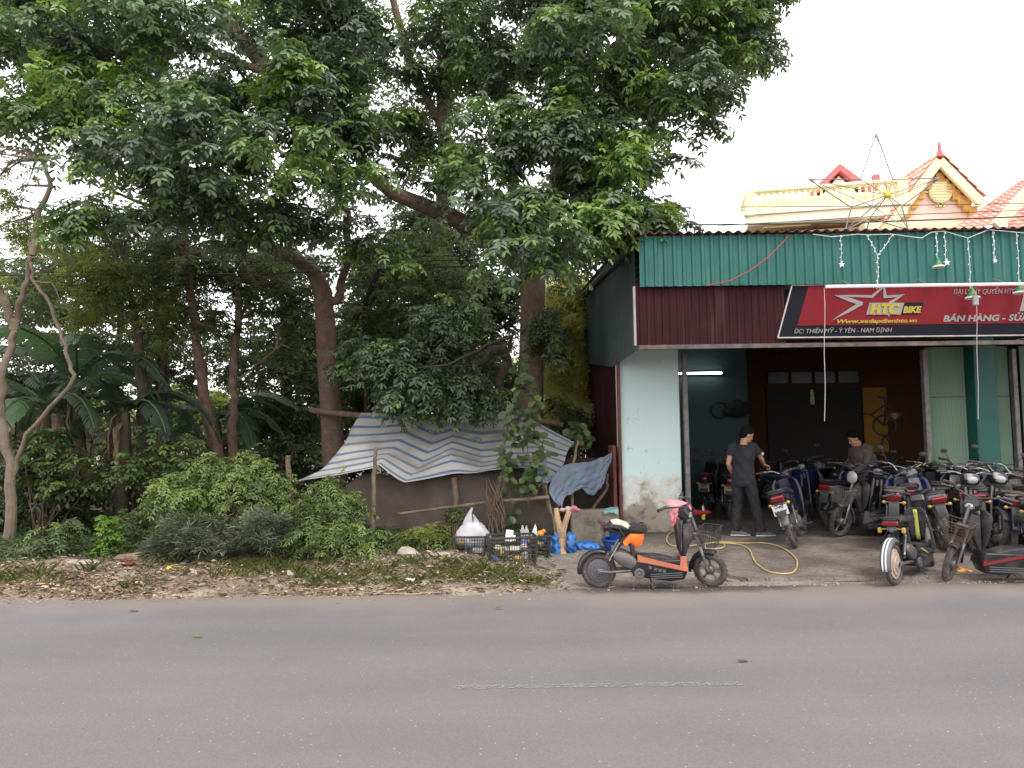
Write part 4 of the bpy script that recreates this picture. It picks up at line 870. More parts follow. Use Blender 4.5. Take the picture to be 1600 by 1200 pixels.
# --- generic small-leaved background tree
def small_leaf_tree(name, label, cat, base, trunk_pts, r0, r1, blobs, dens, m, lm, seed, kw, tones=None, extra=(), group=None):
    t = empty(name, label, cat, base, group=group); mb = MB()
    if trunk_pts: limb(mb, trunk_pts, r0, r1, seed, .025)
    for (pp, a, b) in extra: limb(mb, pp, a, b, seed + 3, .02)
    o, P = crown('crown', lm, px_blobs(blobs), dens, t, seed, kw, tones)
    hubs = [tuple(p) for p in trunk_pts[len(trunk_pts) // 2:]] + [tuple(p) for e in extra for p in e[0][1:]]
    twigs(mb, P, hubs, max(r1, .012) * .7, 26, seed)
    mb.build('trunk', m, t)
    for o in t.children: rel(t, o)
    return t
def gb(px, Y, z=.12):
    p = W(px, 700, Y); p.z = z; return p
kws = dict(K=9, M=4, rl=.26, ll=.085, lw=.034, droop=.5)
small_leaf_tree('slender_tree', 'slender leaning tree with reddish brown trunk left of the banana leaf, forked near its foot', 'tree', gb(352, 14.2), [gb(352, 14.2), W(340, 710, 14.1), W(325, 650, 14), W(313, 590, 13.9), (W(306, 520, 13.8)), W(298, 460, 13.6), W(292, 400, 13.4), W(288, 330, 13.2)], .13, .05,
    [(300, 420, 13.6, 60, 35, .7), (330, 500, 13.8, 40, 40, .5), (260, 400, 13.6, 60, 40, .6)], 24, bark, leaf_mid, 31, kws, extra=[([W(335, 700, 14.1), W(322, 640, 14.4), W(320, 560, 14.4)], .06, .03)])
small_leaf_tree('slender_tree', 'slender upright tree crossing in front of the green banana leaf', 'tree', gb(366, 14.4), [gb(366, 14.4), W(364, 680, 14.3), W(366, 620, 14.2), W(364, 560, 14.1), W(372, 500, 14), W(374, 440, 13.9), W(384, 380, 13.6)], .10, .05,
    [(400, 430, 14, 60, 50, .7), (430, 520, 14.4, 45, 55, .6), (360, 440, 14, 40, 30, .5), (470, 470, 14.2, 30, 40, .4)], 24, bark, leaf_mid, 32, kws, extra=[([W(366, 600, 14.2), W(400, 570, 14), W(432, 545, 14)], .025, .01)])
small_leaf_tree('forked_tree', 'pale barked tree at the left edge forking into bare crooked limbs', 'tree', gb(16, 11.3, .1), [gb(16, 11.3, .1), W(18, 800, 11.3), W(15, 720, 11.3), W(2, 650, 11.3), W(4, 590, 11.2), W(18, 540, 11.2), W(27, 500, 11.2), W(38, 450, 11.1), W(50, 400, 11)], .085, .035,
    [(20, 340, 11.4, 50, 50, .5), (10, 250, 12, 40, 40, .5), (60, 380, 11.4, 30, 25, .3), (-20, 400, 11, 40, 50, .4)], 20, bark_p, leaf_olive, 33, dict(K=7, M=5, rl=.22, ll=.07, lw=.026, droop=.4),
    extra=[([W(18, 750, 11.3), W(40, 680, 11.2), W(80, 635, 11), W(115, 595, 10.9), W(108, 560, 10.9), W(95, 520, 10.9), W(78, 470, 10.9), W(52, 440, 10.9), W(48, 410, 10.9)], .032, .022), ([W(22, 515, 11.2), W(10, 480, 11.1), W(-4, 450, 11)], .07, .05), ([W(52, 440, 10.9), W(80, 442, 10.8), W(95, 470, 10.8), W(110, 490, 10.8)], .012, .006), ([W(50, 402, 10.9), W(85, 405, 10.8), W(115, 410, 10.8)], .012, .006), ([W(50, 400, 11), W(60, 330, 11.2), W(80, 290, 11.4), (W(65, 250, 11.5))], .05, .03)])
small_leaf_tree('olive_tree', 'feathery olive green tree standing in front of the banana plants', 'tree', gb(228, 13.4), [gb(228, 13.4), W(226, 700, 13.4), W(222, 600, 13.4), W(215, 520, 13.3), W(200, 440, 13.2)], .16, .05,
    [(170, 440, 13, 70, 45, .7), (150, 480, 12.9, 50, 35, .5), (230, 450, 13.2, 60, 50, .6), (110, 420, 13, 40, 35, .5), (260, 520, 13.6, 40, 50, .5), (170, 360, 13.6, 60, 40, .6), (90, 370, 14, 60, 40, .6)], 30, bark_d, leaf_olive, 34, dict(K=9, M=6, rl=.30, ll=.075, lw=.018, droop=.5))
kwd = dict(K=8, M=4, rl=.32, ll=.12, lw=.05, droop=.5)
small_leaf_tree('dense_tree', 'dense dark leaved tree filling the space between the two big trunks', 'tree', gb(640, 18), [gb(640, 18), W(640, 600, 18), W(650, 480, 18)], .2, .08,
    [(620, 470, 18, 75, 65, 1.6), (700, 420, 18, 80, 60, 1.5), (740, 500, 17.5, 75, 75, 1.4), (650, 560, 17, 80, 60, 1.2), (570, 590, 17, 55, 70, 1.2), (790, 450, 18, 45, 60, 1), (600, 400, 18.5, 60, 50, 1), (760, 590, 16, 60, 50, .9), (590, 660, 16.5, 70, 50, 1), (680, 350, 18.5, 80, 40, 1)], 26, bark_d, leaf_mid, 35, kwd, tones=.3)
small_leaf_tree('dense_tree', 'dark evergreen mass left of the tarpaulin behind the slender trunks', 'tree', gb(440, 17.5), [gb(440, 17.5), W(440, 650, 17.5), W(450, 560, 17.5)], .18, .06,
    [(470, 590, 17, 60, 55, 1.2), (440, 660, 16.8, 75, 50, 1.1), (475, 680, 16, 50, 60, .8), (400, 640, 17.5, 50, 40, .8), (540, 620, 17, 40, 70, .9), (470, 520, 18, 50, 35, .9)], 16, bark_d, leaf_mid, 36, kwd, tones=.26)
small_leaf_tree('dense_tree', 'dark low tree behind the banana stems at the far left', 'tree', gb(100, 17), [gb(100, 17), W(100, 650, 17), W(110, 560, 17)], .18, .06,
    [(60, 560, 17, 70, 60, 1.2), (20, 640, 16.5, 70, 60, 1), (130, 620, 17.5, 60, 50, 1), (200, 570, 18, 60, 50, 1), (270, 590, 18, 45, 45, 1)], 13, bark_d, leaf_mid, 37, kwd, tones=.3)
# far strip of trees beyond the field, behind everything
for k, (px, py, Y, rx_, ry_, lab) in enumerate([(60, 650, 34, 150, 38, 'far pale green tree at the left edge seen under the banana leaves'), (300, 640, 38, 90, 50, 'far sunlit yellow green tree seen between the slender trunks'), (170, 668, 36, 80, 28, 'far low tree seen beside the thick banana stem'), (430, 655, 40, 90, 30, 'far tree low behind the dark evergreen mass'), (560, 560, 40, 130, 60, 'far tree behind the left big trunk'), (680, 560, 44, 110, 70, 'far tree behind the dense dark tree'), (870, 600, 40, 110, 80, 'far tree behind the yellow bamboo')]):
    c = gb(px, Y, .1)
    small_leaf_tree('far_tree', lab, 'tree', c, [c, W(px, py, Y)], .2, .1, [(px, py, Y, rx_, ry_, 3), (px + rx_ * .5, py + ry_ * .3, Y - 1, rx_ * .5, ry_ * .7, 2), (px - rx_ * .5, py + ry_ * .2, Y + 1, rx_ * .5, ry_ * .8, 2)], 2.6, bark_d, leaf_olive, 60 + k, dict(K=8, M=3, rl=.9, ll=.42, lw=.20, droop=.4), tones=.45, group='trees beyond the field')
small_leaf_tree('dense_tree', 'mid green tree behind the banana plants with sky showing through', 'tree', gb(180, 19), [gb(180, 19), W(180, 600, 19), W(190, 480, 19)], .16, .06,
    [(120, 470, 18, 80, 50, 1.2), (60, 500, 18.5, 70, 60, 1.2), (220, 480, 18, 80, 60, 1.2), (290, 540, 18, 60, 50, 1), (30, 420, 18, 60, 50, 1), (180, 400, 18, 80, 40, 1)], 13, bark_d, leaf_mid, 45, kwd, tones=.42)
small_leaf_tree('dense_tree', 'loose leaved tree between the upright slender tree and the left big trunk', 'tree', gb(455, 19), [gb(455, 19), W(450, 600, 19), W(440, 440, 19)], .16, .06,
    [(420, 440, 18, 60, 60, 1), (470, 540, 18, 55, 50, 1), (390, 560, 18.5, 50, 60, 1), (560, 500, 18.5, 50, 70, 1), (480, 420, 18, 50, 40, .8)], 18, bark_d, leaf_mid, 46, kwd, tones=.42)
small_leaf_tree('leafy_tree', 'light green tree whose leaves hang in front of the slender trunks', 'tree', gb(250, 16), [gb(250, 16), W(252, 620, 16), W(262, 480, 15.6), W(300, 420, 15)], .10, .04,
    [(90, 430, 15, 60, 40, .7), (180, 410, 15, 60, 35, .7), (260, 390, 14.6, 60, 35, .7), (340, 400, 14.6, 60, 40, .7), (420, 390, 15, 50, 40, .7), (300, 470, 15, 50, 45, .7), (220, 540, 16, 50, 40, .7), (460, 470, 15, 35, 40, .6), (40, 470, 15.4, 45, 45, .7), (350, 560, 16, 40, 40, .6), (140, 540, 15, 50, 40, .6)], 25, bark_d, leaf_mid, 47, dict(K=8, M=4, rl=.28, ll=.10, lw=.038, droop=.6), tones=.5)
small_leaf_tree('leafy_tree', 'tree whose fine leaves fill the space right of the left big trunk', 'tree', gb(575, 16), [gb(575, 16), W(575, 620, 16), W(570, 480, 15.6), W(590, 420, 15)], .10, .04,
    [(590, 420, 15.4, 60, 40, .7), (560, 500, 15.6, 40, 50, .6), (640, 470, 15.4, 60, 50, .7), (700, 420, 15.4, 55, 35, .7), (720, 480, 15, 50, 45, .6), (600, 560, 15.6, 50, 45, .6), (670, 370, 15.4, 50, 25, .6), (880, 430, 15.5, 35, 30, .6)], 22, bark_d, leaf_mid, 48, dict(K=8, M=4, rl=.28, ll=.10, lw=.038, droop=.6), tones=.5)
# crown of the same woodland above and behind the front crowns
small_leaf_tree('tall_tree', 'tall tree behind whose fine dark leaves fill the gaps of the two big crowns', 'tree', gb(700, 20), [gb(700, 20), W(700, 500, 20), W(690, 300, 19), W(700, 100, 18), W(710, -50, 17)], .24, .12,
    [(640, 120, 16, 130, 110, 1.5), (780, 60, 16, 140, 110, 1.5), (930, 180, 15.5, 120, 120, 1.2), (560, 300, 16.5, 60, 60, 1), (700, 240, 16, 90, 60, 1), (900, 330, 15, 110, 60, 1), (1050, 60, 15, 90, 100, 1.1)], 7, bark_d, leaf_mid, 41, kwd, tones=.25)
small_leaf_tree('tall_tree', 'tall tree at the left whose fine dark leaves fill the gaps behind the left crown', 'tree', gb(262, 18), [gb(262, 18), W(255, 560, 18), W(240, 300, 17), W(250, 100, 16)], .2, .10,
    [(130, 100, 15, 130, 110, 1.4), (320, 60, 15, 150, 110, 1.4), (280, 230, 15, 130, 80, 1.2), (450, 210, 15.5, 110, 90, 1.2), (200, 330, 15, 80, 40, 1), (480, 340, 15.5, 70, 50, .9), (60, 20, 15, 120, 90, 1.2)], 6, bark_d, leaf_mid, 42, kwd, tones=.25)

# --- bamboo clump by the workshop
bb = empty('bamboo_clump', 'yellow green feathery bamboo clump between the thick trunk and the workshop side', 'bamboo', gb(885, 17.5))
mb = MB(); g = random.Random(4)
for k in range(26):
    x = 862 + g.uniform(0, 50); mb.tube(wob([gb(x, 17.5 + g.uniform(-.8, .8)), W(x + g.uniform(-8, 8), 600, 17.5), W(x + g.uniform(-18, 18), 500, 17.4), W(x + g.uniform(-35, 30), 430, 17.2)], .03, k), [.03] * 12 + [.008], n=5)
mb.build('culms', mat('bamboo_culm', (.28, .26, .08), rough=.7), bb)
bl_ = px_blobs([(880, 480, 17.3, 38, 60, .9), (895, 560, 17.3, 30, 70, .8), (860, 580, 17, 22, 60, .6), (885, 640, 16.6, 38, 40, .6), (905, 450, 17.3, 30, 25, .6), (862, 500, 17.4, 22, 60, .6)])
crown('foliage', leaf_yel, bl_, 34, bb, 44, dict(K=8, M=6, rl=.34, ll=.15, lw=.02, droop=.9), tones=.45)
[rel(bb, o) for o in bb.children]

# --- banana plants
ban_m = leafmat('banana_blade', [(.04, .065, .042), (.055, .095, .055), (.075, .145, .06)], rough=.42, trans=.35, spec=.5)
dead = mat('dead_leaf', (.17, .11, .07), rough=.95, var=.4, scale=9)
pseud = mat('banana_stem', (.10, .075, .045), rough=.85, var=.4, scale=6, dirt=(.05, .06, .03), dirt_amt=.4)
def blade(mb, base, az, el, L, Wd, seed, droop=.9, slots=26):
    g = random.Random(seed); d0 = Vector((math.cos(az) * math.cos(el), math.sin(az) * math.cos(el), math.sin(el))); p = Vector(base); d = d0.copy(); pts = []
    for i in range(slots + 1):
        pts.append((p.copy(), d.copy())); d = (d + Vector((0, 0, -droop / slots * 1.6))).normalized(); p = p + d * (L / slots)
    for sgn in (-1, 1):
        shift = 0
        for i in range(2, slots):
            (p0, t0), (p1, t1) = pts[i], pts[i + 1]; t = i / slots
            w = Wd * math.sin(math.pi * min(1, t * .92 + .08)) ** .6 * g.uniform(.82, 1)
            s0 = t0.cross(Vector((0, 0, 1))).normalized() * sgn
            if g.random() < .16: shift = g.uniform(-.35, .2)
            tipd = (s0 + t0 * .25 + Vector((0, 0, -.25 + shift))).normalized()
            gap = .0 if g.random() > .22 else .35
            q0 = p0; q1 = p0.lerp(p1, 1 - gap)
            mb.add([q0, q1, q1 + tipd * w * .55 + Vector((0, 0, .03)), q1 + tipd * w + Vector((0, 0, -.05 * w)), q0 + tipd * w + Vector((0, 0, -.05 * w)), q0 + tipd * w * .55 + Vector((0, 0, .03))], [(0, 1, 2, 5), (5, 2, 3, 4)])
    return pts
def banana(px, Y, h, n, label, seed, sc_=1.0, azs=None):
    g = random.Random(seed); b = gb(px, Y, .08); t = empty('banana_plant', label, 'banana plant', b, group='banana plants')
    st = MB(); top = Vector((g.uniform(-.15, .15), g.uniform(-.1, .1), h))
    st.tube([(0, 0, -.1), (0, 0, .3), top * .5, top * .85, top], [.17 * sc_, .14 * sc_, .12 * sc_, .10 * sc_, .06], n=12); st.build('stem', pseud, t)
    for k in range(n):
        az = (azs[k] if azs else g.uniform(0, 2 * math.pi)); mb = MB(); el = g.uniform(.45, 1.15)
        pts = blade(mb, top, az, el, g.uniform(1.5, 2.3) * sc_, g.uniform(.24, .34) * sc_, seed * 9 + k, g.uniform(1.0, 2.1))
        o = mb.build('leaf', ban_m, t, smooth=0); a = o.data.attributes.new('tint', 'FLOAT', 'FACE'); v = g.random(); a.data.foreach_set('value', [v] * len(o.data.polygons))
        rib = MB(); rib.tube([top - Vector((0, 0, .15))] + [q[0] + Vector((0, 0, .008)) for q in pts[::3]], [.03] + [.022 * (1 - i / 12) + .004 for i in range(len(pts[::3]))], n=5); rib.build('midrib_green', mat('midrib_green', (.06, .09, .035), rough=.6), o)
    db = MB()
    for k in range(38):
        az = g.uniform(0, 6.28); z = h * g.uniform(.35, 1); r = .12 * sc_; p = Vector((math.cos(az) * r, math.sin(az) * r, z)); L = g.uniform(.25, .8); w = g.uniform(.012, .04); side = Vector((-math.sin(az), math.cos(az), 0)); out = Vector((math.cos(az), math.sin(az), 0))
        q = [p, p + out * .10 + Vector((0, 0, -.1 * L)), p + out * .14 + Vector((g.uniform(-.05, .05), 0, -.5 * L)), p + out * .08 + Vector((g.uniform(-.08, .08), 0, -L))]
        db.add([v + side * s_ * (w if i else .02) for i, v in enumerate(q) for s_ in (-1, 1)], [(2 * i, 2 * i + 1, 2 * i + 3, 2 * i + 2) for i in range(3)])
    db.build('dead_leaves', dead, t, smooth=0)
    return t
banana(78, 12.6, 2.1, 6, 'banana plant with brown dead leaves hanging down its stem, second stem from the left edge', 3, .95, azs=[.3, 5.9, 3.6, 2.8, 1.6, 4.7])
banana(128, 13.6, 2.6, 7, 'thick dark stemmed banana plant with wide grey lit leaves spreading right', 4, 1.15, azs=[.1, 6.0, 2.9, 3.4, 5.2, 1.2, 4.4])
banana(190, 13.0, 2.1, 6, 'banana plant directly behind the small lime green shrub', 5, .95, azs=[.2, .7, 5.7, 3.2, 4.6, 2.2])
banana(330, 15.2, 2.0, 6, 'banana plant with large bright green leaf between the slender trunks', 6, 1.15, azs=[.05, 6.1, .5, 3.2, 2.5, 5.6])
banana(20, 13.8, 2.5, 6, 'banana plant behind the pale forked tree with a torn hanging leaf', 7, 1.1, azs=[.0, 5.6, .6, 2.8, 4.5, 5.0])
banana(262, 15.6, 1.7, 5, 'small banana plant standing far back in the shade right of the olive tree', 8, .9)

# --- bushes
def bush(name, label, blobs, dens, lm, seed, kw, tones=.5, stem=True, group=None):
    bl = px_blobs(blobs); c0 = bl[0][0]; base = (c0[0], c0[1], gz(c0[0], c0[1])); t = empty(name, label, 'shrub' if 'shrub' in name or 'bush' in name else 'plant', base, group=group)
    o, P = crown('foliage', lm, bl, dens, t, seed, kw, tones)
    mb = MB(); g = random.Random(seed)
    for k in range(22):
        p = Vector(P[g.randrange(len(P))]); b = Vector(base) + Vector((g.uniform(-.12, .12), g.uniform(-.1, .1), -.03)); mb.tube([b, b.lerp(p, .5) + Vector((0, 0, .05)), p], [.012, .008, .004], n=5)
    mb.build('stems', mat('twig_brown', (.12, .08, .05), rough=.9), t)
    for o in t.children: rel(t, o)
    return t
kb = dict(K=7, M=6, rl=.25, ll=.068, lw=.023, droop=.6)
bush('leafy_bush', 'tall light green bush left of the tarpaulin with drooping sprays', [(335, 775, 10.6, 62, 40, .5), (385, 722, 10.8, 26, 24, .3), (335, 728, 10.7, 22, 20, .25), (425, 745, 10.7, 24, 18, .25), (262, 765, 10.6, 22, 18, .25), (290, 740, 10.7, 16, 16, .2), (410, 722, 10.8, 14, 12, .15), (440, 770, 10.5, 16, 20, .2), (370, 745, 10.8, 36, 24, .4), (400, 775, 10.6, 45, 45, .4), (290, 790, 10.6, 50, 45, .4)], 52, leaf_bush, 71, kb, .72)
bush('leafy_bush', 'light green bush hiding the left end of the brown screen', [(510, 800, 10.6, 62, 42, .4), (470, 820, 10.4, 40, 35, .35), (540, 840, 10.2, 50, 35, .35), (520, 770, 10.9, 30, 22, .3), (555, 780, 10.8, 20, 18, .2), (475, 778, 10.8, 18, 22, .2), (505, 845, 9.9, 60, 24, .3)], 52, leaf_bush, 72, kb, .70)
bush('blade_leaved_bush', 'low grey green bush of narrow blades below the tall bush', [(300, 845, 10.0, 60, 35, .4), (350, 850, 9.9, 60, 32, .35), (410, 840, 9.9, 45, 35, .35), (260, 860, 10.1, 35, 25, .3)], 62, leaf_grey, 73, dict(K=9, M=4, rl=.14, ll=.12, lw=.012, droop=.15, elev=.7), .5)
bush('lime_shrub', 'small lime green shrub in front of the banana stems', [(170, 840, 10.6, 20, 32, .2), (172, 865, 10.5, 25, 18, .2), (165, 815, 10.7, 14, 12, .15)], 150, leaf_lime, 74, dict(K=7, M=3, rl=.09, ll=.05, lw=.03, droop=.4), .6)
bush('leafy_bush', 'low bush at the foot of the pale tree by the left edge', [(60, 865, 10.2, 55, 28, .35), (90, 840, 10.4, 30, 25, .3), (20, 880, 10, 40, 20, .3), (-20, 870, 10.2, 40, 30, .3)], 48, leaf_bush, 75, kb, .6)
bush('dry_bush', 'small yellowish bush left of the crates', [(665, 838, 10.5, 30, 20, .25), (690, 845, 10.4, 18, 15, .2), (640, 850, 10.4, 18, 15, .2)], 90, leaf_olive, 76, kb, .6)
bush('dark_bush', 'dim green bush behind the lime green shrub', [(230, 820, 11.3, 50, 40, .4), (215, 860, 10.9, 35, 30, .3)], 50, leaf_mid, 77, kb, .5)
bush('leafy_bush', 'pale blue green sapling in front of the brown screen', [(712, 808, 11.3, 13, 12, .12)], 160, leaf_bush, 78, dict(K=6, M=3, rl=.10, ll=.06, lw=.03, droop=.3), .55)
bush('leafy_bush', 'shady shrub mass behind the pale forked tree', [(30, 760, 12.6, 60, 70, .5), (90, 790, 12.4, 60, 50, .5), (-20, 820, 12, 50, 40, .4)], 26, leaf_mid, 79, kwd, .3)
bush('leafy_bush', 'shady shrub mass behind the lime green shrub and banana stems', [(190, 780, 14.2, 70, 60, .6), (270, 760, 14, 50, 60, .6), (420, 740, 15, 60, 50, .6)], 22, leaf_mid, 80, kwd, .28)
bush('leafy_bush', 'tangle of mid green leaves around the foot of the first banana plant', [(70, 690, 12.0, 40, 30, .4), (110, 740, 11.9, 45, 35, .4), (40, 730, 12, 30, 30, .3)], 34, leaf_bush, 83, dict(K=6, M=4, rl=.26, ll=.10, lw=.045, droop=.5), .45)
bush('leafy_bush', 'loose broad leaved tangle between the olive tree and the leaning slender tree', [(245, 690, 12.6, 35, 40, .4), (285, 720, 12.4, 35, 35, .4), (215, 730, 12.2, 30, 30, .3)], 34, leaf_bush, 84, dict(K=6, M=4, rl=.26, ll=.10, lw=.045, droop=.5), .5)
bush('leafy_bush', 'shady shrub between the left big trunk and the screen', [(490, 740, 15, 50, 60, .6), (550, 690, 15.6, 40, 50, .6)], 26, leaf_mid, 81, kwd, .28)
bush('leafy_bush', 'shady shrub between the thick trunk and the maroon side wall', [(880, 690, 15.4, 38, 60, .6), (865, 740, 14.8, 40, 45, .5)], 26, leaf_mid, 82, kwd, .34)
HEDGE = [(-20, 690, 19, 60, 90), (60, 700, 19.5, 55, 80), (135, 715, 18.6, 55, 60), (215, 705, 19.4, 60, 70), (300, 700, 18.8, 60, 75), (385, 700, 19.4, 60, 80), (600, 680, 19, 70, 90), (700, 670, 19, 70, 90), (790, 680, 19, 60, 90)]
HL_ = ['at the left edge', 'behind the pale forked tree', 'behind the first banana stem', 'behind the olive tree', 'behind the leaning slender tree', 'behind the upright slender tree', 'behind the left part of the tarpaulin', 'behind the middle of the tarpaulin', 'behind the thick trunk']
for k, (px, py, Y, a_, c_) in enumerate(HEDGE):
    bush('hedge_shrub', 'dark hedge shrub far back ' + HL_[k], [(px, py, Y, a_, c_ * .6, .8), (px + 20, py + 45, Y - .3, a_ * .9, c_ * .5, .6)], 15, leaf_mid, 100 + k, kwd, .34, group='hedge shrubs behind the trees')

# --- climbing plant with broad leaves at the tarpaulin
def broad_leaves(name, m, pts, parent, L, seed, tone=.5):
    g = np.random.default_rng(seed); P = np.array([tuple(p) for p in pts]); n = len(P); P = np.repeat(P, 2, 0) + g.normal(0, .05, (n * 2, 3))
    az = g.random(n * 2) * 6.28; D = np.stack([np.cos(az), -.4 + np.sin(az) * .5, -.5 + g.normal(0, .4, n * 2)], 1); N_ = unit(np.stack([g.normal(0, .35, n * 2), np.full(n * 2, -.6), np.full(n * 2, .7)], 1))
    return leaves_obj(name, m, P, D, N_, np.full(n * 2, L) * g.uniform(.6, 1.2, n * 2), np.full(n * 2, L * .72) * g.uniform(.7, 1.1, n * 2), g.normal(tone, .2, n * 2), parent, fold=.1)
vb = G(830, 862, .08); vn = empty('climbing_plant', 'climbing plant with broad heart shaped leaves scrambling over the right half of the tarpaulin', 'plant', vb)
mb = MB(); VY = 11.6; lines = [[(800, 840), (795, 760), (800, 700), (805, 650), (815, 600), (810, 560)], [(825, 790), (828, 730), (822, 680), (835, 630), (828, 590)], [(812, 780), (835, 740), (850, 700), (830, 660)], [(790, 770), (786, 700), (800, 640)]]
lp = []
for i, l in enumerate(lines):
    q = wob([W(x, y, VY - .1 * (i % 2)) for (x, y) in l], .015, 90 + i, 5); mb.tube(q, .007, n=5); lp += q[2:]
mb.build('stems', MATS['twig_brown'], vn); broad_leaves('foliage', leaf_bush, lp + lp[::2], vn, .16, 5, .3)
[rel(vn, o) for o in vn.children]
vn2 = empty('climbing_plant', 'few broad heart shaped leaves growing beside the maroon side wall', 'plant', gb(905, 13.2, 0)); mb = MB(); q = wob([gb(905, 13.2, 0), W(905, 700, 13), W(895, 660, 12.9), W(915, 690, 12.8)], .05, 3, 6); mb.tube(q, .008, n=5); mb.build('stems', MATS['twig_brown'], vn2); broad_leaves('foliage', leaf_bush, q[4:] * 2, vn2, .17, 8, .45); [rel(vn2, o) for o in vn2.children]

# --- ground cover: grass and leaf litter
def scatter(n, xr_, yr_, f, seed):
    g = np.random.default_rng(seed); out = []
    while len(out) < n:
        x, y = g.uniform(*xr_), g.uniform(*yr_)
        if g.random() < f(x, y): out.append((x, y, gz(x, y)))
    return np.array(out), g
def hsh(x, y): return .5 + .5 * math.sin(x * 2.1 + 1.3 * math.sin(y * 2.7)) * math.cos(y * 3.3 + x)
P, g = scatter(8200, (-9, .6), (8.35, 10.8), lambda x, y: (.25 + .75 * hsh(x, y)) * (1 if y < 9.7 else .5) * (1 if x < -.6 else .35), 8)
n = len(P); P[:, 2] += g.uniform(.004, .03, n); az = g.random(n) * 6.28; D = np.stack([np.cos(az), np.sin(az), g.normal(0, .22, n)], 1); N_ = unit(np.stack([g.normal(0, .35, n), g.normal(0, .35, n), np.ones(n)], 1))
lm = leafmat('litter_leaves', [(.09, .06, .04), (.20, .14, .085), (.34, .25, .15), (.50, .41, .28)], rough=.8, trans=.05, spec=.2)
o = leaves_obj('leaf_litter', lm, P, D, N_, (.03 + .11 * g.random(n) ** 2), (.010 + .035 * g.random(n) ** 2), g.random(n), fold=.25); o['kind'] = 'stuff'; o['label'] = 'dry brown fallen leaves lying along the verge'
gm = leafmat('grass_blades', [(.09, .12, .035), (.15, .19, .055), (.28, .27, .12)], trans=.35)
cl = [(-.1, 9.0, .35), (-.6, 8.95, .4), (-1.3, 8.9, .35), (-1.9, 9.2, .5), (-4.3, 9.0, .22), (-2.8, 9.3, .4), (.15, 8.75, .3), (-1.0, 9.5, .4), (-6, 9.1, .4), (-2.2, 8.8, .25), (-3.4, 9.6, .4), (-.7, 9.35, .35)]
def gden(x, y): return min(1, sum(math.exp(-((x - a) ** 2 + (2 * (y - b)) ** 2) / (c * c)) for (a, b, c) in cl) * (.3 + .7 * hsh(x * 3, y * 3)) ** 1.5 + .012)
P, g = scatter(3200, (-8, .5), (8.45, 10.4), gden, 9); n = len(P); az = g.random(n) * 6.28
D = np.stack([np.cos(az) * .6, np.sin(az) * .6, g.uniform(.3, 1.1, n)], 1); N_ = unit(np.stack([-np.cos(az), -np.sin(az), np.ones(n) * .6], 1))
o = leaves_obj('grass', gm, P, D, N_, g.uniform(.04, .12, n), g.uniform(.004, .009, n), g.random(n), curl=.4); o['kind'] = 'stuff'; o['label'] = 'short green grass tufts on the verge'
# taller ragged grass in front of the bushes
P, g = scatter(85, (-7.5, .2), (8.9, 10.6), lambda x, y: (hsh(x * 2, y) ** 2) * (1 if -4.4 < x < -.6 else .4), 12); n0 = len(P); P = np.repeat(P, 14, 0) + np.concatenate([g.normal(0, .045, (n0 * 14, 2)), np.zeros((n0 * 14, 1))], 1); n = len(P); az = g.random(n) * 6.28
D = np.stack([np.cos(az) * .35, np.sin(az) * .35, g.uniform(.5, 1.2, n)], 1); N_ = unit(np.stack([-np.cos(az), -np.sin(az), np.ones(n) * .6], 1))
o = leaves_obj('tall_grass', gm, P, D, N_, g.uniform(.06, .20, n), g.uniform(.003, .006, n), g.random(n), curl=.3); o['kind'] = 'stuff'; o['label'] = 'ragged tufts of taller grass along the foot of the bushes'
# grit and small stones along the broken road edge and the beaten yard
g = np.random.default_rng(77); mb = MB()
for k in range(1500):
    x = g.uniform(-8, 6.5); y = edge_y(x) + g.normal(-.02, .16) if x < 2.4 else edge_y(x) + g.normal(-.08, .05)
    if k % 4 == 0: x, y = g.uniform(-.3, 2.3), g.uniform(8.6, 11)
    z = floor_z(x, y); r = .004 + .014 * g.random() ** 3; mb.ell((x, y, z + r * .3), (r * g.uniform(.8, 1.5), r, r * .7), nu=5, nv=4)
o = mb.build('road_grit', mat('grit_stone', (.25, .21, .17), rough=.95, var=.5, scale=3), None, smooth=0); o['kind'] = 'stuff'; o['label'] = 'small stones and grit lying along the edge of the road'
# low weeds under the trees
P, g = scatter(2600, (-9, .4), (10.2, 13.5), lambda x, y: .4 + .6 * hsh(x, y), 10); P[:, 2] += .05
arr = pinnate(P, K=4, M=3, rl=.14, ll=.07, lw=.03, droop=.3, seed=3, tone=np.full(len(P), .35)); o = leaves_obj('undergrowth', leaf_mid, *arr); o['kind'] = 'stuff'; o['label'] = 'low weeds covering the shaded ground under the trees'
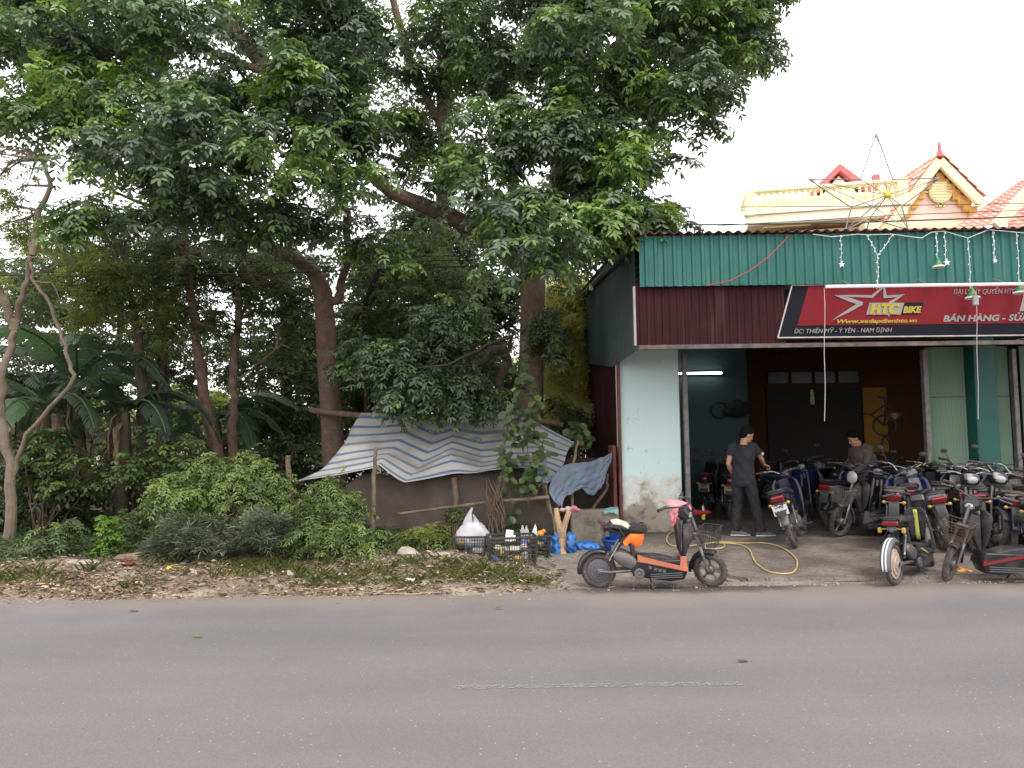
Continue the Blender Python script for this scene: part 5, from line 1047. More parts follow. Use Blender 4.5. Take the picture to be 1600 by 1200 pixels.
# ================================================================ TARPAULIN SHELTER AND THINGS ROUND IT
def tarp_mat(name, base, stripe, n, s0, grime):
    m = bpy.data.materials.new(name); m.use_nodes = True; N = m.node_tree.nodes; L = m.node_tree.links; b = N['Principled BSDF']; b.inputs['Roughness'].default_value = .55; b.inputs['Specular IOR Level'].default_value = .35
    at = N.new('ShaderNodeAttribute'); at.attribute_name = 'across'
    mu = N.new('ShaderNodeMath'); mu.operation = 'MULTIPLY_ADD'; mu.inputs[1].default_value = n; mu.inputs[2].default_value = s0; L.new(at.outputs['Fac'], mu.inputs[0])
    fr = N.new('ShaderNodeMath'); fr.operation = 'FRACT'; L.new(mu.outputs[0], fr.inputs[0])
    rp = N.new('ShaderNodeValToRGB'); e = rp.color_ramp.elements; e[0].position = .0; e[0].color = base + (1,); e[1].position = .70; e[1].color = stripe + (1,)
    k = e.new(.66); k.color = base + (1,); k = e.new(.97); k.color = stripe + (1,); k = e.new(1.0); k.color = base + (1,)
    L.new(fr.outputs[0], rp.inputs['Fac'])
    no = N.new('ShaderNodeTexNoise'); no.inputs['Scale'].default_value = 2.4; no.inputs['Detail'].default_value = 8; tc = N.new('ShaderNodeTexCoord'); L.new(tc.outputs['Object'], no.inputs['Vector'])
    r2 = N.new('ShaderNodeValToRGB'); r2.color_ramp.elements[0].position = .45; r2.color_ramp.elements[1].position = .75; L.new(no.outputs['Fac'], r2.inputs['Fac'])
    ml = N.new('ShaderNodeMath'); ml.operation = 'MULTIPLY'; ml.inputs[1].default_value = .7; L.new(r2.outputs[0], ml.inputs[0])
    mx = N.new('ShaderNodeMix'); mx.data_type = 'RGBA'; mx.inputs[7].default_value = grime + (1,); L.new(ml.outputs[0], mx.inputs[0]); L.new(rp.outputs[0], mx.inputs[6]); L.new(mx.outputs[2], b.inputs['Base Color'])
    n3 = N.new('ShaderNodeTexNoise'); n3.inputs['Scale'].default_value = 7; n3.inputs['Detail'].default_value = 6; n3.inputs['Distortion'].default_value = 1.2; L.new(tc.outputs['Object'], n3.inputs['Vector'])
    bp = N.new('ShaderNodeBump'); bp.inputs['Strength'].default_value = .5; bp.inputs['Distance'].default_value = .03; L.new(n3.outputs['Fac'], bp.inputs['Height']); L.new(bp.outputs[0], b.inputs['Normal'])
    tr = N.new('ShaderNodeBsdfTranslucent'); L.new(mx.outputs[2], tr.inputs['Color']); ms = N.new('ShaderNodeMixShader'); ms.inputs[0].default_value = .25; L.new(b.outputs[0], ms.inputs[1]); L.new(tr.outputs[0], ms.inputs[2]); L.new(ms.outputs[0], N['Material Output'].inputs['Surface'])
    return m
def cloth(ctrl, nu, nv, name, m, amp, seed, sol=.006, lin=0):
    """smooth sheet through a grid of control points (rows top to bottom) with small creases"""
    g = random.Random(seed); rows_, cols_ = len(ctrl), len(ctrl[0]); ph = [g.uniform(0, 6) for _ in range(6)]
    def cr(p0, p1, p2, p3, t): return .5 * ((2 * p1) + (p2 - p0) * t + (2 * p0 - 5 * p1 + 4 * p2 - p3) * t * t + (3 * p1 - p0 - 3 * p2 + p3) * t ** 3)
    def line(pts, t, li=0):
        k = len(pts) - 1; x = min(t * k, k - 1e-6); i = int(x)
        if li: return pts[i].lerp(pts[i + 1], x - i) * li + line(pts, t) * (1 - li)
        q = lambda j: pts[max(0, min(k, j))]; return cr(q(i - 1), q(i), q(i + 1), q(i + 2), x - i)
    out = []; att = []
    for a in range(nv + 1):
        v = a / nv; r = []
        for b in range(nu + 1):
            u = b / nu; p = line([line(row, u, lin) for row in ctrl], v)
            p = p + Vector((0, 1, .8)) * amp * (math.sin(u * 23 + ph[0] + 2 * math.sin(v * 5)) * .35 + math.sin(u * 47 + v * 9 + ph[1]) * .22 + math.sin(v * 31 + u * 13 + ph[2]) * .22 + math.sin(u * 90 + 3 * math.sin(v * 12)) * .10) * (.4 + .6 * v); r.append(p); att.append(v)
        out.append(r)
    mb = MB(); mb.grid(out); o = mb.build(name, m, None, smooth=80); at = o.data.attributes.new('across', 'FLOAT', 'POINT'); at.data.foreach_set('value', att)
    if sol: md = o.modifiers.new('thickness', 'SOLIDIFY'); md.thickness = sol
    return o
tm = tarp_mat('striped_tarpaulin', (.55, .53, .48), (.13, .21, .36), 8.0, .25, (.27, .24, .20))
cols_ = [[(565, 645), (550, 668), (540, 690), (520, 715), (500, 735), (462, 752)], [(590, 646), (589, 668), (588, 686), (588, 705), (588, 719), (587, 732)], [(650, 648), (640, 664), (628, 684), (613, 702), (600, 715), (592, 727)],
    [(690, 650), (680, 678), (671, 702), (659, 724), (645, 740), (633, 754)], [(713, 650), (709, 672), (707, 688), (706, 703), (705, 718), (706, 741)], [(756, 648), (753, 678), (752, 700), (752, 717), (752, 728), (750, 738)],
    [(800, 648), (798, 673), (798, 694), (796, 711), (794, 723), (793, 732)], [(832, 656), (835, 677), (837, 696), (838, 710), (837, 722), (836, 730)], [(897, 692), (890, 699), (885, 710), (881, 724), (872, 738), (859, 748)]]
RY = (13.4, 13.05, 12.7, 12.4, 12.1, 11.85)
C_ = [[(c[r][0], c[r][1], (RY[r] if k < 8 else 12.35 - .1 * r)) for k, c in enumerate(cols_)] for r in range(6)]
tp = cloth([[W(*q) for q in r] for r in C_], 96, 40, 'tarpaulin', tm, .020, 2, lin=.75)
tag(tp, 'white and blue striped tarpaulin sagging over poles under the trees', 'tarpaulin')
# rope edge is part of it
ct2 = tarp_mat('grey_blue_tarpaulin', (.20, .25, .32), (.17, .22, .29), 3, 0, (.13, .13, .14))
C2 = [[(862, 745, 11.7), (885, 726, 11.8), (915, 722, 11.9), (938, 716, 12), (956, 706, 12.05)],
      [(858, 768, 11.6), (885, 748, 11.75), (912, 738, 11.85), (938, 734, 12), (955, 718, 12.05)],
      [(868, 785, 11.6), (880, 770, 11.7), (908, 758, 11.8), (935, 752, 11.95), (948, 738, 12.0)],
      [(878, 795, 11.6), (882, 780, 11.65), (905, 764, 11.8), (928, 774, 11.9), (944, 752, 12.0)]]
o = cloth([[W(*q) for q in r] for r in C2], 40, 24, 'tarpaulin', ct2, .05, 5); tag(o, 'crumpled grey blue tarpaulin slung between the bamboo pole and the cyan wall', 'tarpaulin')
o = cloth([[W(842, 700, 11.7), W(850, 706, 11.68), W(853, 712, 11.7)], [W(838, 730, 11.6), W(847, 738, 11.6), W(856, 735, 11.62)], [W(845, 752, 11.6), W(853, 756, 11.6), W(862, 750, 11.62)]], 12, 14, 'plastic_wrap', ct2, .03, 6); tag(o, 'scrap of blue plastic tied round the top of the bamboo pole', 'plastic sheet')
# brown net screen
scr = mat('brown_net', (.105, .082, .066), rough=.9, var=.18, scale=2.2, bump=.4, bscale=60, dirt=(.17, .14, .11), dirt_amt=.35)
def gl(px, Y): p = W(px, 700, Y); p.z = gz(p.x, p.y) - .01; return p
rows = []
for j in range(8):
    r = []
    for i in range(60):
        px = 455 + (872 - 455) * i / 59; Y = 12.15 - .06 * math.sin(i * .2) ; b = gl(px, Y); t_ = W(px, 739 - 7 * sstep(690, 740, px) + 3 * math.sin(i * .35) + 42 * (1 - sstep(500, 585, px))- .0, Y + .0); p = b.lerp(t_, j / 7); p.y += .02 * math.sin(i * 1.1 + j * .4) + .012 * math.sin(i * 2.9); r.append(p)
    rows.append(r)
o = MB().grid(rows).build('net_screen', scr, None, smooth=60, sol=.006); tag(o, 'brown net screen stretched between posts below the striped tarpaulin', 'screen')
wd = mat('weathered_pole', (.20, .145, .10), rough=.9, var=.35, scale=14, bump=.5, bscale=30, dirt=(.11, .08, .06), dirt_amt=.4)
wl_ = mat('pale_cut_wood', (.42, .29, .17), rough=.85, var=.25, scale=12, bump=.4, bscale=30, dirt=(.20, .13, .08), dirt_amt=.35)
bam = mat('dry_bamboo', (.36, .29, .19), rough=.7, var=.25, scale=9, dirt=(.17, .13, .09), dirt_amt=.35)
def pole(name, pts, r0, r1, label, m=wd, seed=0, cat='pole', n=9, amp=.012):
    q = wob(pts, amp, seed, 4); k = len(q); return tag(MB().tube(q, [r0 + (r1 - r0) * i / (k - 1) for i in range(k)], n=n).build(name, m), label, cat)
pole('ridge_pole', [W(486, 641, 14.05), W(545, 648, 13.6), W(600, 653, 13.5), W(835, 656, 13.45), W(880, 664, 13.4)], .055, .045, 'dark ridge pole lashed to the left big trunk, carrying the tarpaulin', MATS['brown_bark'], 1)
pole('wooden_post', [gl(583, 11.7), W(584, 740, 11.7), W(588, 700, 11.65)], .035, .028, 'thin reddish post at the left third of the screen', wd, 2)
pole('wooden_post', [gl(452, 12.1), W(453, 770, 12.1), W(450, 712, 12.1)], .045, .04, 'weathered post at the left end of the tarpaulin beside the bushes', wd, 3)
pole('wooden_post', [gl(712, 12.0), W(713, 790, 11.98), W(709, 746, 11.97)], .05, .045, 'thick grey post in the middle of the brown screen', wd, 4)
pole('wooden_post', [gl(787, 11.75), W(787, 780, 11.75), W(788, 690, 11.72), W(797, 630, 11.75)], .022, .014, 'long thin stick post rising through the climbing plant', wd, 5)
pole('wooden_post', [gl(775, 11.7), W(777, 775, 11.7), W(783, 738, 11.7)], .014, .012, 'thin stick leaning beside the long stick post', wd, 6, amp=.02)
pole('wooden_post', [gl(895, 11.9), W(893, 740, 11.85), W(904, 688, 11.85)], .022, .018, 'thin pole holding the right corner of the striped tarpaulin', wd, 7)
pole('wooden_post', [gl(868, 11.6), W(855, 770, 11.65), W(846, 700, 11.7)], .014, .012, 'thin stake behind the bamboo pole', wd, 8)
t = empty('bamboo_pole', 'stout leaning bamboo pole at the right end of the screen', 'pole', G(868, 838, .05)); lo = Vector(t.location)
mb = MB(); a, b = Vector((0, 0, -.05)), W(841, 708, 11.65) - lo; pts = []; rs = []
for i in range(8):
    for dt, rr in ((0, .043), (.02, .049), (.04, .043), (.5, .041)): pts.append(a.lerp(b, (i + dt) / 8)); rs.append(rr)
mb.tube(pts, rs, n=10); mb.build('culm', bam, t)
mb = MB(); mb.ring(a.lerp(b, .96), b - a, .052, .012, n=12, m=5).ring(a.lerp(b, .90), b - a, .05, .012, n=12, m=5); mb.build('tie', mat('white_rag', (.5, .5, .52), rough=.9), t)
pole('rail_pole', [W(622, 803, 11.65), W(690, 794, 11.62), W(780, 783, 11.6), W(858, 777, 11.55)], .02, .028, 'long crooked rail pole tied across the front of the screen', wd, 9)
t = empty('forked_log', 'pale forked log standing beside the crates', 'log', G(879, 868, .03)); mb = MB()
lo = Vector(t.location); P3 = lambda x, y, Y: W(x, y, Y) - lo
mb.tube([Vector((0, 0, -.03)), P3(878, 845, 10.9), P3(877, 830, 10.9)], [.075, .065, .07], n=10); mb.tube([P3(877, 834, 10.9), P3(871, 812, 10.9), P3(869, 794, 10.9)], [.055, .045, .035], n=8); mb.tube([P3(878, 834, 10.9), P3(884, 815, 10.88), P3(889, 799, 10.86)], [.05, .04, .038], n=8); mb.build('stump', wl_, t)
for (x, y, c, nm) in ((882, 797, (.45, .30, .28), 'rag'), (896, 796, (.50, .18, .18), 'rag')):
    o = MB(); g = random.Random(x)
    for k in range(6): o.ell((g.uniform(-.05, .05), g.uniform(-.04, .04), g.uniform(-.02, .03)), (g.uniform(.03, .06), g.uniform(.03, .05), g.uniform(.02, .04)), nu=8, nv=6)
    o = o.build('rag', mat('rag_%d' % x, c, rough=.9, var=.3, scale=30)); o.location = W(x, y, 11.0 if x < 890 else 11.55); tag(o, 'faded pink rag on the top of the forked log' if x < 890 else 'red and white rag on the left end of the block wall', 'rag')
# dead twigs tangle by the stick post
mb = MB(); g = random.Random(8)
for k in range(16):
    a = G(775 + g.uniform(-14, 10), 862, .1); a.y = 11.3 + g.uniform(-.1, .2); mb.tube(wob([a, W(778 + g.uniform(-22, 14), 805, 11.4), W(770 + g.uniform(-20, 22), 765 + g.uniform(-20, 15), 11.5)], .03, k), [.010] * 8 + [.004], n=5)
tag(mb.build('dry_twigs', MATS['twig_brown']), 'tangle of dry twigs behind the crates', 'twigs')
# low block wall
x0, x1 = W(893, 820, 11.7).x, W(966, 820, 11.9).x; zt = W(930, 798, 11.7).z
o = MB(); o.box(((x0 + x1) / 2, 11.85, zt / 2), (x1 - x0, .22, zt + .02), bev=.02); o = o.build('block_wall', mat('stained_concrete', (.27, .235, .19), rough=.95, var=.3, scale=3, bump=.6, bscale=18, dirt=(.07, .06, .05), dirt_amt=.45, dirt_scale=3)); tag(o, 'low mouldy concrete block wall left of the cyan wall', 'wall')
o = cloth([[W(945, 795, 11.85), W(953, 793, 11.85), W(966, 792, 11.85)], [W(943, 799, 11.72), W(955, 797, 11.72), W(966, 796, 11.72)], [W(944, 804, 11.7), W(956, 801, 11.7), W(966, 806, 11.7)]], 12, 8, 'cloth', mat('mint_cloth', (.22, .42, .38), rough=.9), .015, 3); tag(o, 'mint green cloth draped on the right end of the block wall', 'cloth')
o = MB().box((W(960, 780, 12.35).x, 12.5, .75), (.05, .6, 1.5)); o = o.build('board', rust); tag(o, 'rusty upright board leaning at the corner of the workshop wall', 'board')
dk = MB().box((W(925, 770, 12.6).x, 12.75, .75), (1.0, .04, 1.1)).build('plank_panel', mat('dark_panel', (.05, .035, .03), rough=.9)); tag(dk, 'dark panel behind the grey blue tarpaulin', 'panel')
pole('brace_pole', [W(925, 797, 12.3), W(948, 765, 12.3), W(950, 740, 12.3)], .025, .02, 'brown brace pole under the grey blue tarpaulin', wd, 12)
# blue plastic sacks
bp_ = mat('blue_plastic', (.02, .13, .40), rough=.5, var=.5, scale=8, bump=.9, bscale=14, spec=.6)
def lumpy(name, c, r, m, label, cat, seed, n=9, flat=.6, group=None):
    g = random.Random(seed); mb = MB()
    for k in range(n): mb.ell((g.uniform(-r[0], r[0]) * .7, g.uniform(-r[1], r[1]) * .6, r[2] * g.uniform(.25, .8)), (r[0] * g.uniform(.35, .6), r[1] * g.uniform(.4, .7), r[2] * g.uniform(.3, .6)), nu=10, nv=7)
    o = remeshed(mb, name, m, None, voxel=.018, smooth=2); o.location = c; g2 = np.random.default_rng(seed)
    for v in o.data.vertices: v.co += Vector((.012 * math.sin(v.co.z * 70 + v.co.x * 40), .012 * math.sin(v.co.x * 60 + seed), .010 * math.sin(v.co.x * 55 + v.co.z * 30)))
    return tag(o, label, cat, group)
lumpy('plastic_sack', G(862, 868, .02), (.12, .12, .28), bp_, 'blue plastic sack slumped left of the forked log', 'sack', 1)
lumpy('plastic_sack', G(892, 868, .02), (.08, .1, .26), bp_, 'blue plastic sack hanging right of the forked log', 'sack', 2)
lumpy('plastic_sheet', G(912, 862, .02), (.28, .16, .12), bp_, 'crumpled blue plastic sheet lying at the foot of the block wall', 'plastic sheet', 3, 12)
t = empty('wash_tub', 'blue plastic wash tub standing behind the parked scooter', 'tub', G(970, 862, .03)); tb = mat('tub_blue', (.015, .07, .30), rough=.4, var=.2, scale=5, dirt=(.06, .09, .16), dirt_amt=.3)
MB().lathe((0, 0, 0), (0, 0, 1), [(.20, 0), (.25, .15), (.27, .16), (.27, .18), (.24, .18), (.19, .02)], n=24, cap=False).lathe((0, 0, .005), (0, 0, 1), [(.2, 0), (.2, .01)], n=24).build('basin', tb, t)
MB().lathe((.0, .03, .16), (0, 0, 1), [(.14, 0), (.17, .17), (.18, .18), (.16, .18), (.13, .02)], n=20).build('bucket', tb, t)
MB().ring((0, 0, .175), (0, 0, 1), .265, .012, n=26, m=6).build('rim', tb, t)

# ---- crates of rubbish
cr_m = mat('black_crate_plastic', (.030, .028, .030), rough=.55, var=.3, scale=10, dirt=(.09, .075, .06), dirt_amt=.4, dirt_scale=9)
def crate(loc, rz, label, w=.58, d=.38, h=.30, flare=.03):
    t = empty('plastic_crate', label, 'crate', loc, (0, 0, rz), 'black lattice crates of rubbish'); hb = MB()
    def wall(p, q, P2, Q2):
        p, q, P2, Q2 = map(Vector, (p, q, P2, Q2))
        mb = MB(); nb_ = 19 if (q - p).length > .45 else 12
        for i in range(nb_ + 1):
            s_ = i / nb_; mb.tube([p.lerp(q, s_), P2.lerp(Q2, s_)], .0035, n=4, cap=False)
        for j, zz in enumerate((0, .14, .3, .45, .6, .75, .88)): mb.tube([p.lerp(P2, zz), q.lerp(Q2, zz)], .006 if j in (0,) else .004, n=4)
        mb.build('side', cr_m, t)
    b = [(-w / 2 + flare, -d / 2 + flare, 0), (w / 2 - flare, -d / 2 + flare, 0), (w / 2 - flare, d / 2 - flare, 0), (-w / 2 + flare, d / 2 - flare, 0)]; u = [(-w / 2, -d / 2, h), (w / 2, -d / 2, h), (w / 2, d / 2, h), (-w / 2, d / 2, h)]
    for i in range(4): wall(b[i], b[(i + 1) % 4], u[i], u[(i + 1) % 4])
    rm = MB()
    for i in range(4):
        a, c = Vector(u[i]), Vector(u[(i + 1) % 4]); dd = c - a; rm.box((a + c) / 2, (dd.length + .012, .020, .026), rot=Matrix.Rotation(math.atan2(dd.y, dd.x), 3, 'Z'), bev=.003)
        rm.tube([Vector(b[i]), Vector(u[i])], .012, n=6)
    rm.build('rim', cr_m, t)
    bt = MB().box((0, 0, .006), (w - 2 * flare, d - 2 * flare, .012)).build('base', cr_m, t)
    return t
c1 = crate(G(800, 890, .03) + Vector((.0, .22, 0)), R(6), 'large black lattice crate of rubbish nearest the road, middle of three', .60, .42, .38)
c2 = crate(G(735, 880, .04) + Vector((0, .2, 0)), R(-4), 'black lattice crate holding the clear plastic bags, left of the three', .42, .36, .33)
c3 = crate(G(832, 876, .03) + Vector((0, .25, 0)), R(8), 'black lattice crate behind the large one, right of the three', .46, .34, .30)
pl = bpy.data.materials.new('clear_plastic'); pl.use_nodes = True; N_ = pl.node_tree.nodes; bb_ = N_['Principled BSDF']; bb_.inputs['Base Color'].default_value = (.62, .62, .64, 1); bb_.inputs['Roughness'].default_value = .3; bb_.inputs['Alpha'].default_value = .55
def bag(loc, s, label, seed):
    g = random.Random(seed); rows = []
    prof = [(.5, 0), (.95, .12), (1.05, .3), (.95, .5), (.7, .68), (.45, .80)]
    for i, (r, z) in enumerate(prof): rows.append([Vector((r * s * .55 * math.cos(a) * (1 + .10 * math.sin(5 * a + i + seed)), r * s * .42 * math.sin(a) * (1 + .1 * math.cos(4 * a + i)), z * s)) for a in [2 * math.pi * k / 28 for k in range(29)]])
    mb = MB().grid(rows)
    for (sx, hh, lean_) in ((-1, 1.15, .35), (.75, .80, -.30)):   # two limp handles of different height
        mb.grid([[Vector(((sx * x_ + lean_ * (z_ - .6)) * s, (y_ - .1 * sx) * s, (.6 + (z_ - .6) * hh) * s)) for (x_, y_, z_) in r] for r in ([(.02, -.16, .66), (.22, -.20, .60), (.44, -.10, .50)], [(.12, -.06, .86), (.26, -.12, .82), (.40, -.02, .70)], [(.20, .02, 1.02), (.29, -.04, 1.0), (.38, .02, .90)], [(.20, .06, 1.16), (.25, .04, 1.20), (.30, .06, 1.12)])])
    o = mb.build('plastic_bag', pl, None, smooth=60); o.location = loc; return tag(o, label, 'plastic bag')
bag(Vector(c2.location) + Vector((.03, 0, .18)), .40, 'clear plastic carrier bag standing in the left crate', 1)
bag(Vector(c2.location) + Vector((-.12, .02, .20)), .20, 'smaller torn clear bag at the left side of the left crate', 2)
g = random.Random(5)
cols = [(.55, .55, .53), (.10, .15, .32), (.55, .33, .05), (.28, .25, .24), (.08, .08, .08), (.45, .40, .30)]
def rubbish(cr, n, lab):
    mb_all = empty('rubbish_heap', lab, 'rubbish', cr.location, cr.rotation_euler)
    for k in range(n):
        x, y, z = g.uniform(-.20, .20) * (.7 if cr is not c1 else 1), g.uniform(-.12, .12), g.uniform(.04, .26)
        m = mat('litter_%d' % (k % 6), cols[k % 6], rough=.6, var=.25, scale=20); rot = Matrix.Rotation(g.uniform(0, 3), 3, 'Z') @ Matrix.Rotation(g.uniform(-.6, .6), 3, 'X')
        if k % 3 == 0: MB().box((x, y, z), (g.uniform(.06, .14), g.uniform(.04, .09), g.uniform(.05, .1)), rot=rot, bev=.008).build('carton', m, mb_all)
        elif k % 3 == 1: MB().lathe((x, y, z - .05), rot @ Vector((0, .3, 1)), [(.001, 0), (.03, .005), (.032, .12), (.014, .16), (.014, .18)], n=10).build('bottle', m, mb_all)
        else: MB().ell((x, y, z), (.06, .05, .035), rot=rot, nu=9, nv=6).build('crumpled_wrapper', m, mb_all)
rubbish(c1, 14, 'jumbled bottles and wrappers filling the large front crate'); rubbish(c2, 9, 'cans and wrappers in the bottom of the left crate'); rubbish(c3, 9, 'mixed rubbish filling the right crate')
wp = mat('white_board', (.72, .72, .72), rough=.6, var=.05)
o = MB().box((0, 0, .08), (.095, .05, .14), rot=Matrix.Rotation(R(8), 3, 'Y'), bev=.006).box((.055, 0, .05), (.05, .05, .07), bev=.005).build('foam_box', wp); o.location = Vector(c1.location) + Vector((-.03, .05, .30)); tag(o, 'white foam box sticking up from the large front crate', 'box')
o = MB().prism([(-.06, 0), (.05, 0), (.04, .15), (.02, .2)], -.02, .02, bev=.004).build('white_wedge', wp); o.location = Vector(c3.location) + Vector((.03, 0, .25)); tag(o, 'white wedge of packaging sticking up from the right crate', 'packaging')
o = MB().ell((0, 0, .03), (.05, .04, .045), nu=9, nv=6).ell((.04, 0, .06), (.035, .03, .03), nu=8, nv=6).build('orange_wrapper', mat('orange_plastic', (.62, .27, .02), rough=.4, bump=.8, bscale=30)); o.location = Vector(c3.location) + Vector((.12, 0, .29)); tag(o, 'orange plastic wrapper on top of the right crate', 'wrapper')
clr = bpy.data.materials.new('clear_bottle'); clr.use_nodes = True; q = clr.node_tree.nodes['Principled BSDF']; q.inputs['Base Color'].default_value = (.6, .6, .6, 1); q.inputs['Alpha'].default_value = .5; q.inputs['Roughness'].default_value = .15
for k, (dx, lab) in enumerate(((-.07, 'clear plastic bottle standing left in the right crate'), (-.12, 'clear plastic bottle behind the first at the left of the right crate'))):
    o = MB().lathe((0, 0, 0), (0, 0, 1), [(.001, 0), (.034, .005), (.036, .07), (.032, .09), (.036, .11), (.036, .19), (.013, .235), (.013, .26)], n=14).build('plastic_bottle', clr); o.location = Vector(c3.location) + Vector((dx, .05 * k, .17)); tag(o, lab, 'bottle')
# stones, papers on the verge
st = mat('pale_stone', (.36, .31, .26), rough=.95, var=.25, scale=8, bump=.8, bscale=20)
def stone(loc, r, label, seed, m=st, cat='stone', name='stone', grp=None):
    g = random.Random(seed); mb = MB(); mb.ell((0, 0, r[2] * .4), r, nu=9, nv=6); mb.v = [tuple(c * (1 + g.uniform(-.2, .2)) for c in p) for p in mb.v]
    o = mb.build(name, m, None, smooth=25); o.location = loc; return tag(o, label, cat, grp)
def V(px, py): 
    p = G(px, py, 0)
    for _ in range(4): p = G(px, py, gz(p.x, p.y))
    return p
stone(V(455, 900), (.07, .06, .05), 'pale lump of rubble among fallen leaves below the light green bush', 1); stone(V(343, 890), (.10, .08, .04), 'flat pale stone at the foot of the blade leaved bush', 2)
stone(V(692, 878), (.17, .12, .09), 'large pale slab of rubble left of the crates', 3); stone(V(636, 868), (.13, .10, .08), 'pale rubble lump in front of the screen left of the crates', 4)
stone(V(480, 912), (.06, .05, .04), 'small grey stone at the road edge', 5); stone(V(450, 862), (.13, .10, .10), 'grey stone under the light green bush', 6)
stone(V(125, 882), (.30, .14, .05), 'long flat stone slab near the lime green shrub', 7); stone(V(215, 875), (.28, .12, .07), 'rounded brown earth lump beside the lime green shrub', 8, mat('earth_lump', (.22, .16, .11), rough=.95, var=.3, bump=.6))
stone(V(300, 897), (.05, .06, .05), 'small tilted stone in the leaf litter', 9)
for k, (px, py, w, lab, c) in enumerate([(150, 884, .09, 'small white box lying near the lime green shrub', (.7, .7, .7)), (536, 903, .08, 'crumpled white cup in the leaf litter', (.72, .72, .70)), (640, 912, .11, 'torn pale paper at the road edge', (.55, .53, .47)), (264, 893, .05, 'yellow wrapper in the leaf litter', (.6, .5, .04)), (292, 882, .08, 'dark blue wrapper under the blade leaved bush', (.02, .05, .16)), (712, 890, .13, 'black plastic scrap left of the crates', (.03, .03, .04)), (200, 886, .14, 'dark red plastic scrap beside the brown earth lump', (.16, .03, .03)), (130, 880, .12, 'dark blue rag near the long flat stone', (.02, .03, .08))]):
    g = random.Random(k); mb = MB(); rr = [[Vector((w * (i / 4 - .5) + g.uniform(-.008, .008), w * .7 * (j / 4 - .5), .015 + g.uniform(0, .03))) for i in range(5)] for j in range(5)]; mb.grid(rr)
    o = mb.build('litter_scrap', mat('scrap_%d' % k, c, rough=.6, var=.1), None, smooth=20, sol=.02); o.location = V(px, py) + Vector((0, 0, .01)); tag(o, lab, 'litter')
for (px, py, ang, lab) in ((470, 923, .1, 'dry pale stalk lying at the road edge below the bushes'), (600, 935, -.2, 'thin dead twig lying on the road edge')):
    a = V(px, py); a.z = .02; tag(MB().tube(wob([a, a + Vector((.3 * math.cos(ang), .3 * math.sin(ang) * .4, 0)), a + Vector((.6, .04, 0))], .012, px), .006, n=5).build('dry_stalk', wl_), lab, 'stalk')
for k, (px, py, lab) in enumerate([(298, 995, 'fresh yellow green leaf lying on the asphalt left of centre'), (773, 951, 'curled green leaf standing on the road below the crates'), (200, 955, 'brown dry leaf on the dusty road edge at the left'), (1150, 1033, 'dark dry leaf on the road right of the dash')]):
    a = G(px, py, .012); o = leaves_obj('fallen_leaf', [leaf_lime, leaf_bush, lm, lm][k], np.array([tuple(a)]), np.array([[1., .2, .05 + (k == 1) * .3]]), np.array([[0., -.2, 1.]]), np.array([.10 if k != 1 else .09]), np.array([.03]), np.array([.6 if k < 2 else .1])); tag(o, lab, 'leaf', None)

# yellow hose on the forecourt
hz = lambda p, dz=.018: Vector((p.x, p.y, floor_z(p.x, p.y) + dz))
hp = [(1245, 886), (1244, 877), (1225, 865), (1195, 858), (1165, 858), (1120, 856), (1080, 862), (1050, 862), (1042, 850), (1052, 838), (1075, 838), (1105, 846), (1130, 858), (1128, 865), (1100, 866), (1110, 858), (1150, 859), (1170, 866), (1180, 880), (1205, 892), (1235, 893), (1245, 886)]
pp = [hz(G(x, y, .08)) for (x, y) in hp]; sm = []
for i in range(len(pp) - 1):
    a, b, c, d = pp[max(i - 1, 0)], pp[i], pp[i + 1], pp[min(i + 2, len(pp) - 1)]
    for k in range(6): t = k / 6; q_ = .5 * ((2 * b) + (c - a) * t + (2 * a - 5 * b + 4 * c - d) * t * t + (3 * b - a - 3 * c + d) * t ** 3); sm.append(Vector((q_.x, q_.y, floor_z(q_.x, q_.y) + .016)))
tag(MB().tube(sm, .0095, n=7).build('hose', mat('yellow_hose', (.48, .35, .15), rough=.5, var=.1)), 'pale yellow hose looped on the forecourt behind the orange scooter', 'hose')
t = empty('spray_bottle', 'small yellow and violet bottle on the step by the door frame', 'bottle', W(1099, 812, 12.4)); 
MB().lathe((0, 0, 0), (0, 0, 1), [(.001, 0), (.032, .005), (.034, .11), (.018, .15)], n=12).build('body', mat('bottle_yellow', (.6, .5, .04), rough=.4), t); MB().lathe((0, 0, .15), (0, 0, 1), [(.018, 0), (.016, .05), (.006, .08)], n=10).build('nozzle', white, t)
o = MB().box((W(1088, 818, 12.45).x, 12.5, .15), (.55, .35, .14), bev=.02).build('step_block', mat('dark_stone', (.07, .06, .055), rough=.9, var=.3)); tag(o, 'dark block inside the door frame under the spray bottle', 'block')
o = MB().ell((0, 0, 0), (.16, .07, .05), nu=10, nv=6).ell((.14, .02, 0), (.1, .05, .04), nu=9, nv=6).build('red_rag', mat('red_cloth', (.38, .03, .04), rough=.9, bump=.6, bscale=20)); o.location = W(1088, 801, 12.4); tag(o, 'red cloth lying on the dark block by the door frame', 'cloth')
o = MB().tube([W(1002, 838, 12.15), W(1002, 822, 12.05), W(1003, 816, 12.05)], .035, n=10).build('drain_pipe', mat('black_pipe', (.02, .02, .02), rough=.6)); tag(o, 'short black pipe stub at the foot of the cyan wall', 'pipe')
# orange scrap at the kerb, dead leaf on ramp
lumpy('orange_scrap', G(1505, 896, .02), (.10, .07, .06), MATS['orange_plastic'], 'orange and yellow plastic scrap on the kerb under the black scooter', 'litter', 9, 6)
